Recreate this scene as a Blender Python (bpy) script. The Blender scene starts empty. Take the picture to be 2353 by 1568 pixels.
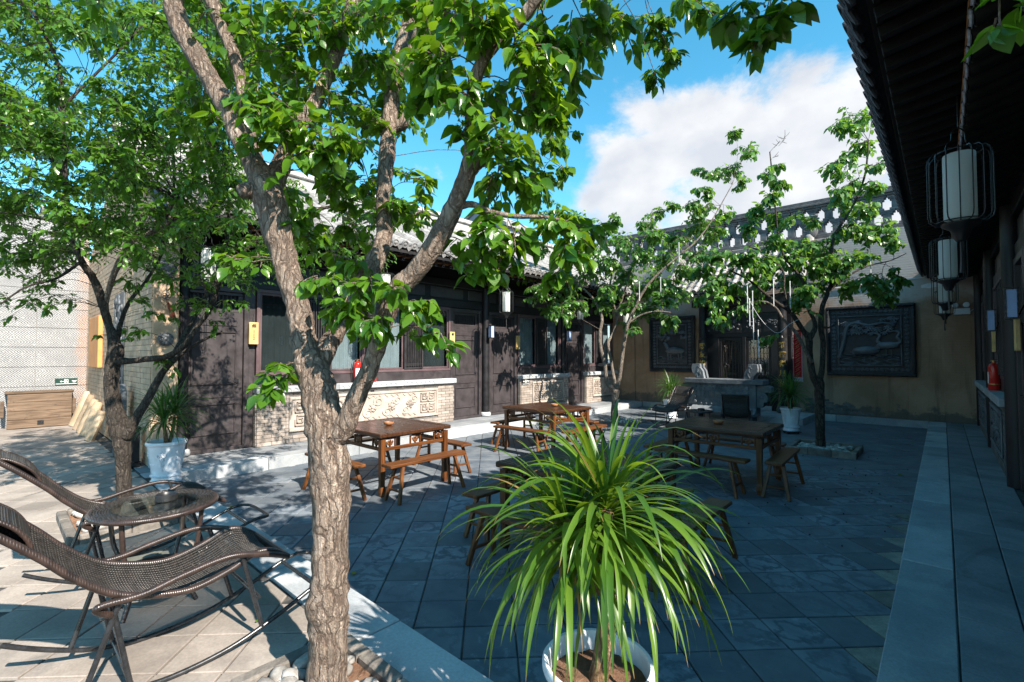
import bpy, bmesh, math, random
import numpy as np
from math import radians, sin, cos, pi, tan, sqrt, atan2, exp
from mathutils import Vector, Matrix, noise as mnoise

SC = bpy.context.scene
COL = SC.collection
random.seed(7)
RNG = np.random.default_rng(11)

# ------------------------------------------------------------------ camera, sky, sun, exposure
EYE = Vector((0.0, 0.0, 1.75))
YAW, PITCH = radians(42.3), radians(1.74)
FPX, PW, PH = 1087.0, 2353.0, 1568.0          # focal length and size in the survey's pixels
cam = bpy.data.cameras.new("camera")
cam.sensor_width = 36.0
cam.lens = 36.0 * FPX / PW
cam.clip_start, cam.clip_end = 0.05, 500.0
camo = bpy.data.objects.new("camera", cam)
camo.location = EYE
camo.rotation_euler = (pi / 2 + PITCH, 0, YAW)
COL.objects.link(camo)
SC.camera = camo

SUN_ELEV = radians(39.2)
SUN_AZ = radians(-6.0)                        # measured from +X towards +Y: where the sun stands
CLOUD = (4.6, (4.2, 1.3, 0.0), (-0.27, 0.92, 0.26), 0.92)
SKY_STRENGTH, SUN_STRENGTH, EXPOSURE = 0.097, 5.0, 1.3

sund = bpy.data.lights.new("sun", 'SUN')
sund.energy = SUN_STRENGTH
sund.angle = radians(0.53)
sund.color = (1.0, 0.915, 0.81)
suno = bpy.data.objects.new("sun", sund)
sdir = Vector((cos(SUN_ELEV) * cos(SUN_AZ), cos(SUN_ELEV) * sin(SUN_AZ), sin(SUN_ELEV)))
suno.rotation_euler = sdir.to_track_quat('Z', 'Y').to_euler()
suno.location = (0, 0, 30)
COL.objects.link(suno)

SC.view_settings.view_transform = 'Standard'
SC.view_settings.look = 'None'
SC.view_settings.exposure = EXPOSURE
SC.view_settings.gamma = 1.0
SC.view_settings.use_curve_mapping = False
SC.cycles.max_bounces = 8
SC.cycles.diffuse_bounces = 3
SC.cycles.glossy_bounces = 4
SC.cycles.transmission_bounces = 6
SC.cycles.transparent_max_bounces = 12
SC.cycles.sample_clamp_indirect = 6.0


def make_world():
    w = bpy.data.worlds.new("World")
    SC.world = w
    w.use_nodes = True
    nt = w.node_tree
    nt.nodes.clear()
    N = nt.nodes.new
    L = nt.links.new
    out = N('ShaderNodeOutputWorld')
    bg = N('ShaderNodeBackground')
    bg.inputs['Strength'].default_value = SKY_STRENGTH
    sky = N('ShaderNodeTexSky')
    sky.sky_type = 'NISHITA'
    sky.sun_disc = False
    sky.sun_elevation = SUN_ELEV
    sky.sun_rotation = pi / 2 - SUN_AZ
    sky.altitude = 800
    sky.air_density = 1.0
    sky.dust_density = 0.4
    sky.ozone_density = 2.5
    tc = N('ShaderNodeTexCoord')
    sep = N('ShaderNodeSeparateXYZ')
    L(tc.outputs['Generated'], sep.inputs[0])

    def math_(op, a, b=None, c=None):
        n = N('ShaderNodeMath')
        n.operation = op
        for i, v in enumerate((a, b, c)):
            if v is None:
                continue
            if isinstance(v, (int, float)):
                n.inputs[i].default_value = v
            else:
                L(v, n.inputs[i])
        return n.outputs[0]
    # cumulus bank: an uneven heap of vapour low over the gate, thin haze along the horizon
    comb = N('ShaderNodeVectorMath'); comb.operation = 'MULTIPLY'
    L(tc.outputs['Generated'], comb.inputs[0]); comb.inputs[1].default_value = (1.0, 1.0, 1.45)
    nz = N('ShaderNodeTexNoise')
    nz.inputs['Scale'].default_value = CLOUD[0]
    nz.inputs['Detail'].default_value = 10.0
    nz.inputs['Roughness'].default_value = 0.60
    nz.inputs['Distortion'].default_value = 0.15
    off = N('ShaderNodeVectorMath'); off.operation = 'ADD'
    L(comb.outputs[0], off.inputs[0]); off.inputs[1].default_value = CLOUD[1]
    L(off.outputs[0], nz.inputs['Vector'])
    dotn = N('ShaderNodeVectorMath'); dotn.operation = 'DOT_PRODUCT'
    cd = Vector(CLOUD[2]).normalized()
    L(tc.outputs['Generated'], dotn.inputs[0]); dotn.inputs[1].default_value = cd
    lobe = N('ShaderNodeMapRange'); lobe.interpolation_type = 'SMOOTHSTEP'
    L(dotn.outputs['Value'], lobe.inputs[0])
    lobe.inputs[1].default_value = CLOUD[3]; lobe.inputs[2].default_value = 0.995
    lobe.inputs[3].default_value = -0.16; lobe.inputs[4].default_value = 0.20
    low = N('ShaderNodeMapRange'); low.interpolation_type = 'SMOOTHSTEP'
    L(sep.outputs['Z'], low.inputs[0])
    low.inputs[1].default_value = 0.02; low.inputs[2].default_value = 0.26
    low.inputs[3].default_value = 0.14; low.inputs[4].default_value = 0.0
    dens = math_('ADD', math_('ADD', nz.outputs['Fac'], lobe.outputs[0]), low.outputs[0])
    cov = N('ShaderNodeMapRange'); cov.interpolation_type = 'SMOOTHSTEP'
    L(dens, cov.inputs[0])
    cov.inputs[1].default_value = 0.49; cov.inputs[2].default_value = 0.66
    cov.inputs[3].default_value = 0.0; cov.inputs[4].default_value = 0.97
    nz2 = N('ShaderNodeTexNoise')
    nz2.inputs['Scale'].default_value = 9.0
    nz2.inputs['Detail'].default_value = 6.0
    L(comb.outputs[0], nz2.inputs['Vector'])
    cr = N('ShaderNodeMapRange')
    L(nz2.outputs['Fac'], cr.inputs[0])
    cr.inputs[1].default_value = 0.35; cr.inputs[2].default_value = 0.65
    ccol = N('ShaderNodeMix'); ccol.data_type = 'RGBA'
    L(cr.outputs[0], ccol.inputs[0])
    K = 0.42 / SKY_STRENGTH
    ccol.inputs[6].default_value = (0.74 * K, 0.77 * K, 0.84 * K, 1)
    ccol.inputs[7].default_value = (0.98 * K, 0.985 * K, 1.0 * K, 1)
    hs = N('ShaderNodeHueSaturation')
    hs.inputs['Saturation'].default_value = 1.26
    hs.inputs['Hue'].default_value = 0.470
    hs.inputs['Value'].default_value = 1.32
    L(sky.outputs[0], hs.inputs['Color'])
    mx = N('ShaderNodeMix'); mx.data_type = 'RGBA'
    L(cov.outputs[0], mx.inputs[0]); L(hs.outputs[0], mx.inputs[6]); L(ccol.outputs[2], mx.inputs[7])
    L(mx.outputs[2], bg.inputs['Color'])
    L(bg.outputs[0], out.inputs[0])


make_world()

# ------------------------------------------------------------------ survey helpers (photo pixel + distance -> point in the yard)
_R = Vector((cos(YAW), sin(YAW), 0))
_F = Vector((-sin(YAW) * cos(PITCH), cos(YAW) * cos(PITCH), sin(PITCH)))
_U = _R.cross(_F)


def at(x, y, d):
    return EYE + (_R * ((x - PW / 2) / FPX) - _U * ((y - PH / 2) / FPX) + _F) * d


def proj(p):
    v = Vector(p) - EYE
    d = v.dot(_F)
    if d < 0.05:
        return (-1e5, -1e5, d)
    return (PW / 2 + FPX * v.dot(_R) / d, PH / 2 - FPX * v.dot(_U) / d, d)


# ------------------------------------------------------------------ materials
MATS = {}


class NT:
    def __init__(s, name):
        s.m = bpy.data.materials.new(name)
        s.m.use_nodes = True
        s.nt = s.m.node_tree
        s.b = s.nt.nodes['Principled BSDF']
        s.out = s.nt.nodes['Material Output']

    def n(s, t, **kw):
        nd = s.nt.nodes.new(t)
        for k, v in kw.items():
            setattr(nd, k, v)
        return nd

    def l(s, a, b):
        s.nt.links.new(a, b)

    def noise(s, vec, scale, detail=6, rough=.6, dist=0.):
        t = s.n('ShaderNodeTexNoise')
        t.inputs['Scale'].default_value = scale
        t.inputs['Detail'].default_value = detail
        t.inputs['Roughness'].default_value = rough
        t.inputs['Distortion'].default_value = dist
        if vec is not None:
            s.l(vec, t.inputs['Vector'])
        return t.outputs['Fac']

    def rng(s, v, a, b, c=0., d=1., smooth=True):
        t = s.n('ShaderNodeMapRange')
        if smooth:
            t.interpolation_type = 'SMOOTHSTEP'
        s.l(v, t.inputs[0])
        for i, x in enumerate((a, b, c, d)):
            t.inputs[i + 1].default_value = x
        return t.outputs[0]

    def mix(s, f, a, b, mode='MIX'):
        t = s.n('ShaderNodeMix', data_type='RGBA', blend_type=mode)
        for i, v in ((0, f), (6, a), (7, b)):
            if isinstance(v, (int, float)):
                t.inputs[i].default_value = v
            elif isinstance(v, tuple):
                t.inputs[i].default_value = (v[0], v[1], v[2], 1)
            else:
                s.l(v, t.inputs[i])
        return t.outputs[2]

    def math(s, op, a, b=None):
        t = s.n('ShaderNodeMath', operation=op)
        for i, v in enumerate((a, b)):
            if v is None:
                continue
            if isinstance(v, (int, float)):
                t.inputs[i].default_value = v
            else:
                s.l(v, t.inputs[i])
        return t.outputs[0]

    def bump(s, h, strength=.3, dist=.01):
        t = s.n('ShaderNodeBump')
        t.inputs['Strength'].default_value = strength
        t.inputs['Distance'].default_value = dist
        s.l(h, t.inputs['Height'])
        s.l(t.outputs[0], s.b.inputs['Normal'])

    def pos(s, scale=(1, 1, 1)):
        g = s.n('ShaderNodeNewGeometry')
        if scale == (1, 1, 1):
            return g.outputs['Position']
        m = s.n('ShaderNodeMapping')
        m.inputs['Scale'].default_value = scale
        s.l(g.outputs['Position'], m.inputs[0])
        return m.outputs[0]

    def obj(s, scale=(1, 1, 1), rand=True):
        t = s.n('ShaderNodeTexCoord')
        v = t.outputs['Object']
        if rand:
            oi = s.n('ShaderNodeObjectInfo')
            mul = s.math('MULTIPLY', oi.outputs['Random'], 37.0)
            add = s.n('ShaderNodeVectorMath', operation='ADD')
            s.l(v, add.inputs[0]); s.l(mul, add.inputs[1])
            v = add.outputs[0]
        if scale != (1, 1, 1):
            m = s.n('ShaderNodeMapping')
            m.inputs['Scale'].default_value = scale
            s.l(v, m.inputs[0])
            v = m.outputs[0]
        return v

    def rnd(s):
        return s.n('ShaderNodeObjectInfo').outputs['Random']

    def set(s, **kw):
        for k, v in kw.items():
            i = s.b.inputs[k.replace('_', ' ')]
            if isinstance(v, (int, float)):
                i.default_value = v
            elif isinstance(v, tuple):
                i.default_value = (v[0], v[1], v[2], 1)
            else:
                s.l(v, i)


def stone(name, c1, c2, scale=3., rough=.85, bump=.35, fine=60., c3=None, vary=.25, spec=.3):
    """mottled mineral surface: two blotch tones, fine grain, per-piece variation, optional stain tone"""
    t = NT(name)
    p = t.pos()
    a = t.noise(p, scale, 8, .62, .4)
    f = t.noise(p, fine, 4, .7)
    col = t.mix(t.rng(a, .33, .68), c1, c2)
    if c3:
        st = t.noise(p, scale * .45, 9, .66, .9)
        col = t.mix(t.rng(st, .56, .68, 0, .8), col, c3)
    col = t.mix(.25, col, t.mix(t.rng(f, .25, .75), (.25, .25, .25), (.75, .75, .75)), 'OVERLAY')
    r = t.rng(t.rnd(), 0, 1, 1 - vary, 1 + vary, False)
    hv = t.n('ShaderNodeHueSaturation')
    t.l(r, hv.inputs['Value']); t.l(col, hv.inputs['Color'])
    t.set(Base_Color=hv.outputs[0], Roughness=t.rng(a, .2, .8, rough - .1, min(1, rough + .1)), Specular_IOR_Level=spec)
    h = t.math('ADD', t.math('MULTIPLY', f, .35), t.math('MULTIPLY', t.noise(p, scale * 7, 6, .65), .65))
    t.bump(h, bump, .012)
    MATS[name] = t.m
    return t.m


def wood(name, c1, c2, axis, rough=.4, spec=.5, bump=.25, coat=0., vary=.15, wear=None, grain=.55):
    """grain stretched along one local axis (0 x, 1 y, 2 z)"""
    t = NT(name)
    sc = [22., 22., 22.]
    sc[axis] = 1.3
    v = t.obj(tuple(sc))
    g = t.noise(v, 1.0, 8, .6, 1.2)
    sc2 = [90., 90., 90.]
    sc2[axis] = 3.
    f = t.noise(t.obj(tuple(sc2)), 1.0, 3, .5)
    col = t.mix(t.rng(g, .3, .7), c1, c2)
    col = t.mix(t.rng(f, .45, .75, 0, grain), col, (c1[0] * .35, c1[1] * .35, c1[2] * .35))
    if wear:
        wz = t.noise(t.obj(), 7., 8, .7, .5)
        col = t.mix(t.rng(wz, .58, .7, 0, .7), col, wear)
    r = t.rng(t.rnd(), 0, 1, 1 - vary, 1 + vary, False)
    hv = t.n('ShaderNodeHueSaturation')
    t.l(r, hv.inputs['Value']); t.l(col, hv.inputs['Color'])
    t.set(Base_Color=hv.outputs[0], Roughness=t.rng(g, .2, .8, rough - .08, rough + .14), Specular_IOR_Level=spec, Coat_Weight=coat, Coat_Roughness=.18)
    t.bump(t.math('ADD', t.math('MULTIPLY', g, .6), t.math('MULTIPLY', f, .4)), bump, .004)
    MATS[name] = t.m
    return t.m


def paint(name, c, rough=.45, spec=.5, var=.12, scale=8., bump=.08, metal=0., dirt=None, coat=0.):
    t = NT(name)
    p = t.pos()
    a = t.noise(p, scale, 7, .6, .3)
    d = tuple(x * (1 - var * 1.6) for x in c)
    u = tuple(min(1, x * (1 + var)) for x in c)
    col = t.mix(t.rng(a, .3, .7), d, u)
    if dirt:
        st = t.noise(p, scale * .6, 9, .7, .8)
        col = t.mix(t.rng(st, .55, .72, 0, .6), col, dirt)
    t.set(Base_Color=col, Roughness=t.rng(a, .2, .8, max(.03, rough - .08), rough + .1), Specular_IOR_Level=spec, Metallic=metal, Coat_Weight=coat)
    if bump:
        t.bump(t.noise(p, scale * 9, 5, .6), bump, .004)
    MATS[name] = t.m
    return t.m


def mk_materials():
    # tiles: grey-blue fired clay with the dark ring a drying tile keeps
    t = NT('floor_tile')
    p = t.pos()
    a = t.noise(p, 2.6, 8, .6, .5)
    col = t.mix(t.rng(a, .3, .7), (.098, .122, .148), (.195, .212, .228))
    o = t.n('ShaderNodeTexCoord').outputs['Object']
    wob = t.noise(t.obj((1, 1, 1)), 7., 4, .6)
    ln = t.n('ShaderNodeVectorMath', operation='LENGTH')
    t.l(o, ln.inputs[0])
    dist = t.math('ADD', ln.outputs['Value'], t.rng(wob, .2, .8, -.12, .12, False))
    ring = t.math('MULTIPLY', t.rng(dist, .055, .10), t.rng(dist, .15, .11))
    amt = t.rng(t.rnd(), .3, .95, .1, .8)
    col = t.mix(t.math('MULTIPLY', ring, amt), col, (.042, .058, .076))
    chalk = t.noise(p, 5.5, 9, .72, .9)
    col = t.mix(t.rng(chalk, .57, .70, 0, .6), col, (.32, .345, .37))
    dk = t.noise(p, 3.1, 8, .7, 1.2)
    col = t.mix(t.rng(dk, .58, .72, 0, .6), col, (.048, .062, .078))
    hv = t.n('ShaderNodeHueSaturation')
    t.l(t.rng(t.rnd(), 0, 1, .66, 1.28, False), hv.inputs['Value']); t.l(col, hv.inputs['Color'])
    f = t.noise(p, 70., 4, .7)
    t.set(Base_Color=hv.outputs[0], Roughness=t.rng(a, .2, .8, .5, .78), Specular_IOR_Level=.4)
    t.bump(t.math('ADD', t.math('MULTIPLY', f, .3), t.noise(p, 16., 6, .65)), .35, .008)
    MATS['floor_tile'] = t.m
    stone('cut_tile', (.20, .18, .15), (.30, .27, .22), 9., c3=(.07, .065, .06), bump=.7)
    stone('grout', (.03, .03, .03), (.085, .08, .072), 12., bump=.6)
    stone('terrace_tile', (.215, .185, .16), (.335, .29, .25), 1.7, c3=(.155, .14, .128), bump=.3, vary=.14)
    stone('kerb_stone', (.27, .29, .305), (.39, .40, .405), 2.2, c3=(.165, .18, .195), bump=.4, vary=.2)
    stone('porch_slab', (.165, .18, .195), (.26, .27, .28), 2.0, c3=(.12, .125, .13), bump=.35, vary=.14)
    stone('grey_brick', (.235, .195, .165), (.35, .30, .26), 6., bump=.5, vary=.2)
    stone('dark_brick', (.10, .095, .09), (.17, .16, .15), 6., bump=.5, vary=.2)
    stone('warm_brick', (.42, .29, .19), (.55, .40, .275), 4., bump=.4, c3=(.30, .21, .145), vary=.12)
    stone('mortar', (.13, .125, .12), (.2, .19, .18), 14., bump=.5)
    stone('carved_stone', (.27, .225, .19), (.38, .325, .28), 4., bump=.4, c3=(.17, .145, .125))
    stone('slate_relief', (.062, .068, .075), (.135, .142, .15), 5., bump=.3, rough=.5, spec=.5, vary=.1)  # paler on the gate wall's raised carving: relief lighting put into the colour
    stone('slate_dark', (.016, .018, .021), (.036, .039, .043), 5., bump=.3, rough=.55, spec=.4, vary=.1)  # near-black ground behind those carvings: shade painted in for contrast
    stone('altar_stone', (.095, .108, .122), (.17, .187, .20), 5., bump=.45, c3=(.06, .072, .085))
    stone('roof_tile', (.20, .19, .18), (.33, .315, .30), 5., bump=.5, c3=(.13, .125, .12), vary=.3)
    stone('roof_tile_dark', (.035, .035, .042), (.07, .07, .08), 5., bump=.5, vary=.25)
    stone('parapet_brick', (.085, .085, .09), (.15, .15, .15), 6., bump=.5, vary=.25)
    stone('pebble', (.22, .20, .18), (.48, .45, .41), 9., bump=.25, vary=.4, rough=.6)
    stone('pit_border', (.13, .115, .10), (.24, .21, .18), 7., bump=.6)
    stone('weathered_stone', (.30, .215, .135), (.42, .32, .215), 3., bump=.5, c3=(.27, .19, .11), vary=.2)
    stone('soil', (.16, .085, .05), (.27, .155, .095), 18., bump=1., fine=90)
    stone('grey_render', (.20, .215, .25), (.27, .285, .32), 1.2, bump=.15, vary=.05)
    # lime render gone brown, with faint brick courses and drip marks
    t = NT('brown_render')
    p = t.pos()
    a = t.noise(p, 1.1, 9, .62, .6)
    col = t.mix(t.rng(a, .3, .7), (.265, .165, .10), (.40, .265, .175))
    drip = t.noise(t.pos((7., 7., .55)), 1.0, 7, .6, .3)
    col = t.mix(t.rng(drip, .52, .70, 0, .55), col, (.14, .09, .06))
    sep = t.n('ShaderNodeSeparateXYZ'); t.l(p, sep.inputs[0])
    pale = t.math('ADD', t.rng(sep.outputs['Z'], 2.7, 3.5), t.rng(t.noise(p, 3., 8, .7), .3, .7, -.25, .25))  # wall paler above the reliefs: sunlight painted into the render colour
    col = t.mix(t.rng(pale, .2, .9, 0, .85), col, (.46, .41, .37))
    low = t.math('ADD', t.rng(sep.outputs['Z'], .75, .25), t.rng(t.noise(p, 4., 8, .7), .3, .7, -.5, .35))
    col = t.mix(t.rng(low, .45, .85, 0, .75), col, (.085, .08, .075))
    wv = t.n('ShaderNodeTexWave', wave_type='BANDS', bands_direction='Z')
    wv.inputs['Scale'].default_value = 5.2
    wv.inputs['Distortion'].default_value = .35
    t.l(p, wv.inputs['Vector'])
    t.set(Base_Color=col, Roughness=.86, Specular_IOR_Level=.25)
    t.bump(t.math('ADD', t.math('MULTIPLY', wv.outputs['Fac'], .25), t.noise(p, 22., 6, .7)), .35, .012)
    MATS['brown_render'] = t.m
    # dressed pale stone
    stone('pale_stone', (.60, .585, .56), (.76, .745, .72), 3., bump=.2, vary=.06)
    stone('groove_stone', (.24, .23, .22), (.36, .35, .34), 6., bump=.3)
    # timber
    paint('plum_paint', (.044, .037, .039), .38, .5, .2, 5., .12, dirt=(.075, .066, .064))
    paint('plum_frame', (.105, .068, .072), .42, .5, .15, 5., .1)
    paint('black_paint', (.013, .012, .014), .45, .4, .3, 6., .1)
    paint('eave_wood', (.013, .011, .010), .6, .3, .3, 9., .2)
    paint('eave_orange', (.33, .15, .045), .6, .3, .2, 9., .1)
    paint('white_mark', (.40, .41, .48), .6, .3, .2, 30., .1)
    paint('bar_wood', (.035, .032, .034), .45, .4, .2, 8., .1)
    paint('gilt', (.55, .35, .07), .35, .6, .1, 12., 0, metal=.5)
    paint('sign_wood', (.60, .40, .16), .5, .4, .15, 4., .1)
    paint('orange_board', (.60, .25, .075), .55, .4, .12, 3., .1)
    for i, ax in enumerate('xyz'):
        wood('table_wood_' + ax, (.066, .021, .006), (.160, .056, .014), i, .36, .4, .2, coat=.1, vary=.12)
        wood('bench_wood_' + ax, (.078, .026, .0075), (.185, .068, .018), i, .40, .4, .25, coat=.06, vary=.15, wear=(.14, .066, .028))
    wood('table_top', (.046, .018, .008), (.070, .029, .012), 0, .28, .4, .05, coat=.2, vary=.05, grain=.15)
    wood('bowl_wood', (.30, .12, .05), (.46, .2, .09), 0, .4)
    wood('old_plank', (.085, .055, .036), (.20, .14, .095), 1, .75, .2, .6, wear=(.045, .038, .034))
    # bark
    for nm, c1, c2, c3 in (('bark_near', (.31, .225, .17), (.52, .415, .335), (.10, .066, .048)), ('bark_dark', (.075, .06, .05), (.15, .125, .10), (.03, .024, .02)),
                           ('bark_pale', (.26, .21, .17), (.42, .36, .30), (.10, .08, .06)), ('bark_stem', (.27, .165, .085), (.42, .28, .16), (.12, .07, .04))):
        t = NT(nm)
        v = t.obj((28., 28., 3.6), False)
        a = t.noise(v, 1.6, 8, .62, .9)
        wv = t.n('ShaderNodeTexNoise'); wv.inputs['Scale'].default_value = 9.; wv.inputs['Detail'].default_value = 4.
        t.l(t.obj((1, 1, 1), False), wv.inputs['Vector'])
        dv = t.n('ShaderNodeVectorMath', operation='MULTIPLY_ADD')
        t.l(wv.outputs['Color'], dv.inputs[0]); dv.inputs[1].default_value = (2.6, 2.6, 1.2); t.l(t.obj((30., 30., 6.5), False), dv.inputs[2])
        vo = t.n('ShaderNodeTexVoronoi', feature='DISTANCE_TO_EDGE'); vo.inputs['Scale'].default_value = 1.0; vo.inputs['Randomness'].default_value = 1.0
        t.l(dv.outputs[0], vo.inputs['Vector'])
        vc = t.n('ShaderNodeTexVoronoi', feature='F1'); vc.inputs['Scale'].default_value = 1.0
        t.l(dv.outputs[0], vc.inputs['Vector'])
        w1 = t.noise(t.obj((34., 34., 3.4), False), 1.0, 6, .62, 1.8)
        fur = t.math('ABSOLUTE', t.math('SUBTRACT', w1, .5))
        crack = t.math('MULTIPLY', t.rng(vo.outputs['Distance'], .0, .22), t.rng(fur, .0, .09, .45, 1.))
        fl = t.math('ABSOLUTE', t.math('SUBTRACT', t.noise(t.obj((80., 80., 22.), False), 1.0, 5, .6, .8), .5))
        col = t.mix(t.rng(a, .3, .7), c1, c2)
        hs_ = t.n('ShaderNodeHueSaturation'); t.l(col, hs_.inputs['Color'])
        t.l(t.rng(vc.outputs['Color'], 0, 1, .72, 1.25, False), hs_.inputs['Value'])
        col = t.mix(t.rng(crack, .0, .55, .8, 0), hs_.outputs[0], c3)
        big = t.noise(t.obj((1, 1, 1), False), 5.5, 5, .6, .8)
        col = t.mix(t.rng(big, .35, .7, 0, .45), col, tuple(x * .5 for x in c1))
        moss = t.noise(t.obj((1, 1, .6), False), 9., 6, .65)
        col = t.mix(t.rng(moss, .60, .74, 0, .35), col, (c2[0] * 1.15, c2[1] * 1.18, c2[2] * 1.2))
        t.set(Base_Color=col, Roughness=.85, Specular_IOR_Level=.2)
        t.bump(t.math('ADD', t.math('MULTIPLY', crack, .9), t.math('ADD', t.math('MULTIPLY', a, .4), t.math('MULTIPLY', t.rng(fl, 0, .08), .35))), 1., .016)
        MATS[nm] = t.m
    # leaves: waxy face, light coming through
    for nm, c1, c2, tr, rough in (('leaf_near', (.022, .085, .008), (.110, .225, .022), (.30, .52, .015), .27),
                                  ('leaf_small', (.040, .115, .014), (.095, .205, .028), (.26, .48, .03), .30),
                                  ('leaf_mulberry', (.036, .115, .022), (.105, .225, .042), (.27, .50, .045), .33),
                                  ('leaf_strap', (.026, .090, .010), (.11, .20, .022), (.27, .42, .02), .34),
                                  ('leaf_strap_far', (.025, .075, .018), (.065, .15, .03), (.15, .30, .03), .33)):
        t = NT(nm)
        at_ = t.n('ShaderNodeAttribute', attribute_name='tint')
        col = t.mix(at_.outputs['Fac'], c1, c2)
        tcol = t.mix(at_.outputs['Fac'], tuple(x * .7 for x in tr), tr)
        if nm.startswith('leaf_strap'):
            dr = t.n('ShaderNodeAttribute', attribute_name='dry')
            col = t.mix(dr.outputs['Fac'], col, (.36, .20, .085))
            tcol = t.mix(dr.outputs['Fac'], tcol, (.4, .22, .08))
            g = t.n('ShaderNodeAttribute', attribute_name='along')
            wv = t.n('ShaderNodeTexWave', wave_type='BANDS', bands_direction='X')
            wv.inputs['Scale'].default_value = 2.5
            t.l(g.outputs['Vector'], wv.inputs['Vector'])
            t.bump(wv.outputs['Fac'], .15, .002)
        else:
            p = t.pos()
            t.bump(t.noise(p, 55., 3, .5), .25, .006)
        t.set(Base_Color=col, Roughness=rough, Specular_IOR_Level=.55)
        tl = t.n('ShaderNodeBsdfTranslucent')
        t.l(tcol, tl.inputs['Color'])
        ms = t.n('ShaderNodeMixShader')
        ms.inputs[0].default_value = .38
        t.l(t.b.outputs[0], ms.inputs[1]); t.l(tl.outputs[0], ms.inputs[2]); t.l(ms.outputs[0], t.out.inputs[0])
        MATS[nm] = t.m
    # made things
    t = NT('wicker')
    v = t.n('ShaderNodeTexCoord').outputs['Object']
    w1 = t.n('ShaderNodeTexWave', wave_type='BANDS', bands_direction='Y'); w1.inputs['Scale'].default_value = 28.; t.l(v, w1.inputs['Vector'])
    a = t.noise(t.pos(), 30., 5, .6)
    col = t.mix(t.rng(a, .3, .7), (.018, .015, .013), (.042, .035, .030))
    t.set(Base_Color=col, Roughness=.34, Specular_IOR_Level=.6)
    t.bump(w1.outputs['Fac'], .35, .004)
    MATS['wicker'] = t.m
    t = NT('wrapped_tube')
    v = t.n('ShaderNodeTexCoord').outputs['Object']
    w1 = t.n('ShaderNodeTexWave', wave_type='BANDS', bands_direction='Y'); w1.inputs['Scale'].default_value = 34.; w1.inputs['Distortion'].default_value = .6; t.l(v, w1.inputs['Vector'])
    a = t.noise(t.pos(), 14., 5, .6)
    col = t.mix(t.rng(a, .3, .7), (.020, .013, .011), (.050, .031, .025))
    t.set(Base_Color=col, Roughness=.3, Specular_IOR_Level=.6)
    t.bump(w1.outputs['Fac'], .35, .003)
    MATS['wrapped_tube'] = t.m
    paint('black_steel', (.020, .021, .023), .25, .6, .2, 20., .05)
    paint('white_glaze', (.66, .70, .75), .22, .5, .05, 10., .05, dirt=(.50, .53, .56))
    paint('red_enamel', (.55, .018, .012), .22, .5, .08, 6., 0)
    paint('paper_label', (.75, .74, .72), .6, .3, .05, 20., 0)
    paint('black_plastic', (.015, .015, .016), .4, .5, .1, 20., 0)
    paint('white_plastic', (.62, .63, .64), .45, .4, .05, 20., 0)
    paint('sign_green', (.014, .045, .032), .35, .5, .1, 10., 0)
    paint('sign_white', (.82, .83, .82), .45, .4, .03, 10., 0)
    paint('wire_black', (.012, .012, .013), .35, .5, .1, 30., 0)
    paint('red_cloth', (.52, .02, .025), .8, .2, .15, 25., .3)
    paint('gold_cloth', (.42, .33, .14), .6, .4, .15, 25., .2)
    paint('white_cloth', (.60, .50, .50), .8, .2, .2, 60., .3)
    paint('brass', (.45, .33, .12), .35, .5, .1, 20., 0, metal=.8)
    paint('lamp_shade_blue', (.33, .45, .72), .4, .4, .05, 5., 0)
    paint('tassel_brown', (.16, .05, .03), .8, .2, .2, 40., .3)
    paint('pane_backing', (.38, .40, .41), .9, .2, .08, 3., .1)
    paint('room_dark', (.05, .055, .055), .9, .1, .2, 2., .1)
    # paper of the lantern
    t = NT('lantern_paper')
    t.set(Base_Color=(.80, .82, .78), Roughness=.7, Specular_IOR_Level=.2)
    tl = t.n('ShaderNodeBsdfTranslucent'); tl.inputs['Color'].default_value = (.8, .82, .76, 1)
    ms = t.n('ShaderNodeMixShader'); ms.inputs[0].default_value = .45
    t.l(t.b.outputs[0], ms.inputs[1]); t.l(tl.outputs[0], ms.inputs[2]); t.l(ms.outputs[0], t.out.inputs[0])
    MATS['lantern_paper'] = t.m
    # glass: thin pane, mirror at grazing angles
    for nm, tint, rough in (('window_glass', (.78, .83, .84), .02), ('table_glass', (.80, .86, .84), .01)):
        t = NT(nm)
        gl = t.n('ShaderNodeBsdfGlossy'); gl.inputs['Roughness'].default_value = rough; gl.inputs['Color'].default_value = (1, 1, 1, 1)
        tp = t.n('ShaderNodeBsdfTransparent'); tp.inputs['Color'].default_value = tint + (1,)
        lw = t.n('ShaderNodeLayerWeight'); lw.inputs['Blend'].default_value = .5
        fr = t.math('ADD', t.math('MULTIPLY', t.math('POWER', lw.outputs['Facing'], 4.0), .8), .045)
        ms = t.n('ShaderNodeMixShader')
        t.l(fr, ms.inputs[0]); t.l(tp.outputs[0], ms.inputs[1]); t.l(gl.outputs[0], ms.inputs[2]); t.l(ms.outputs[0], t.out.inputs[0])
        MATS[nm] = t.m


mk_materials()

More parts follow.
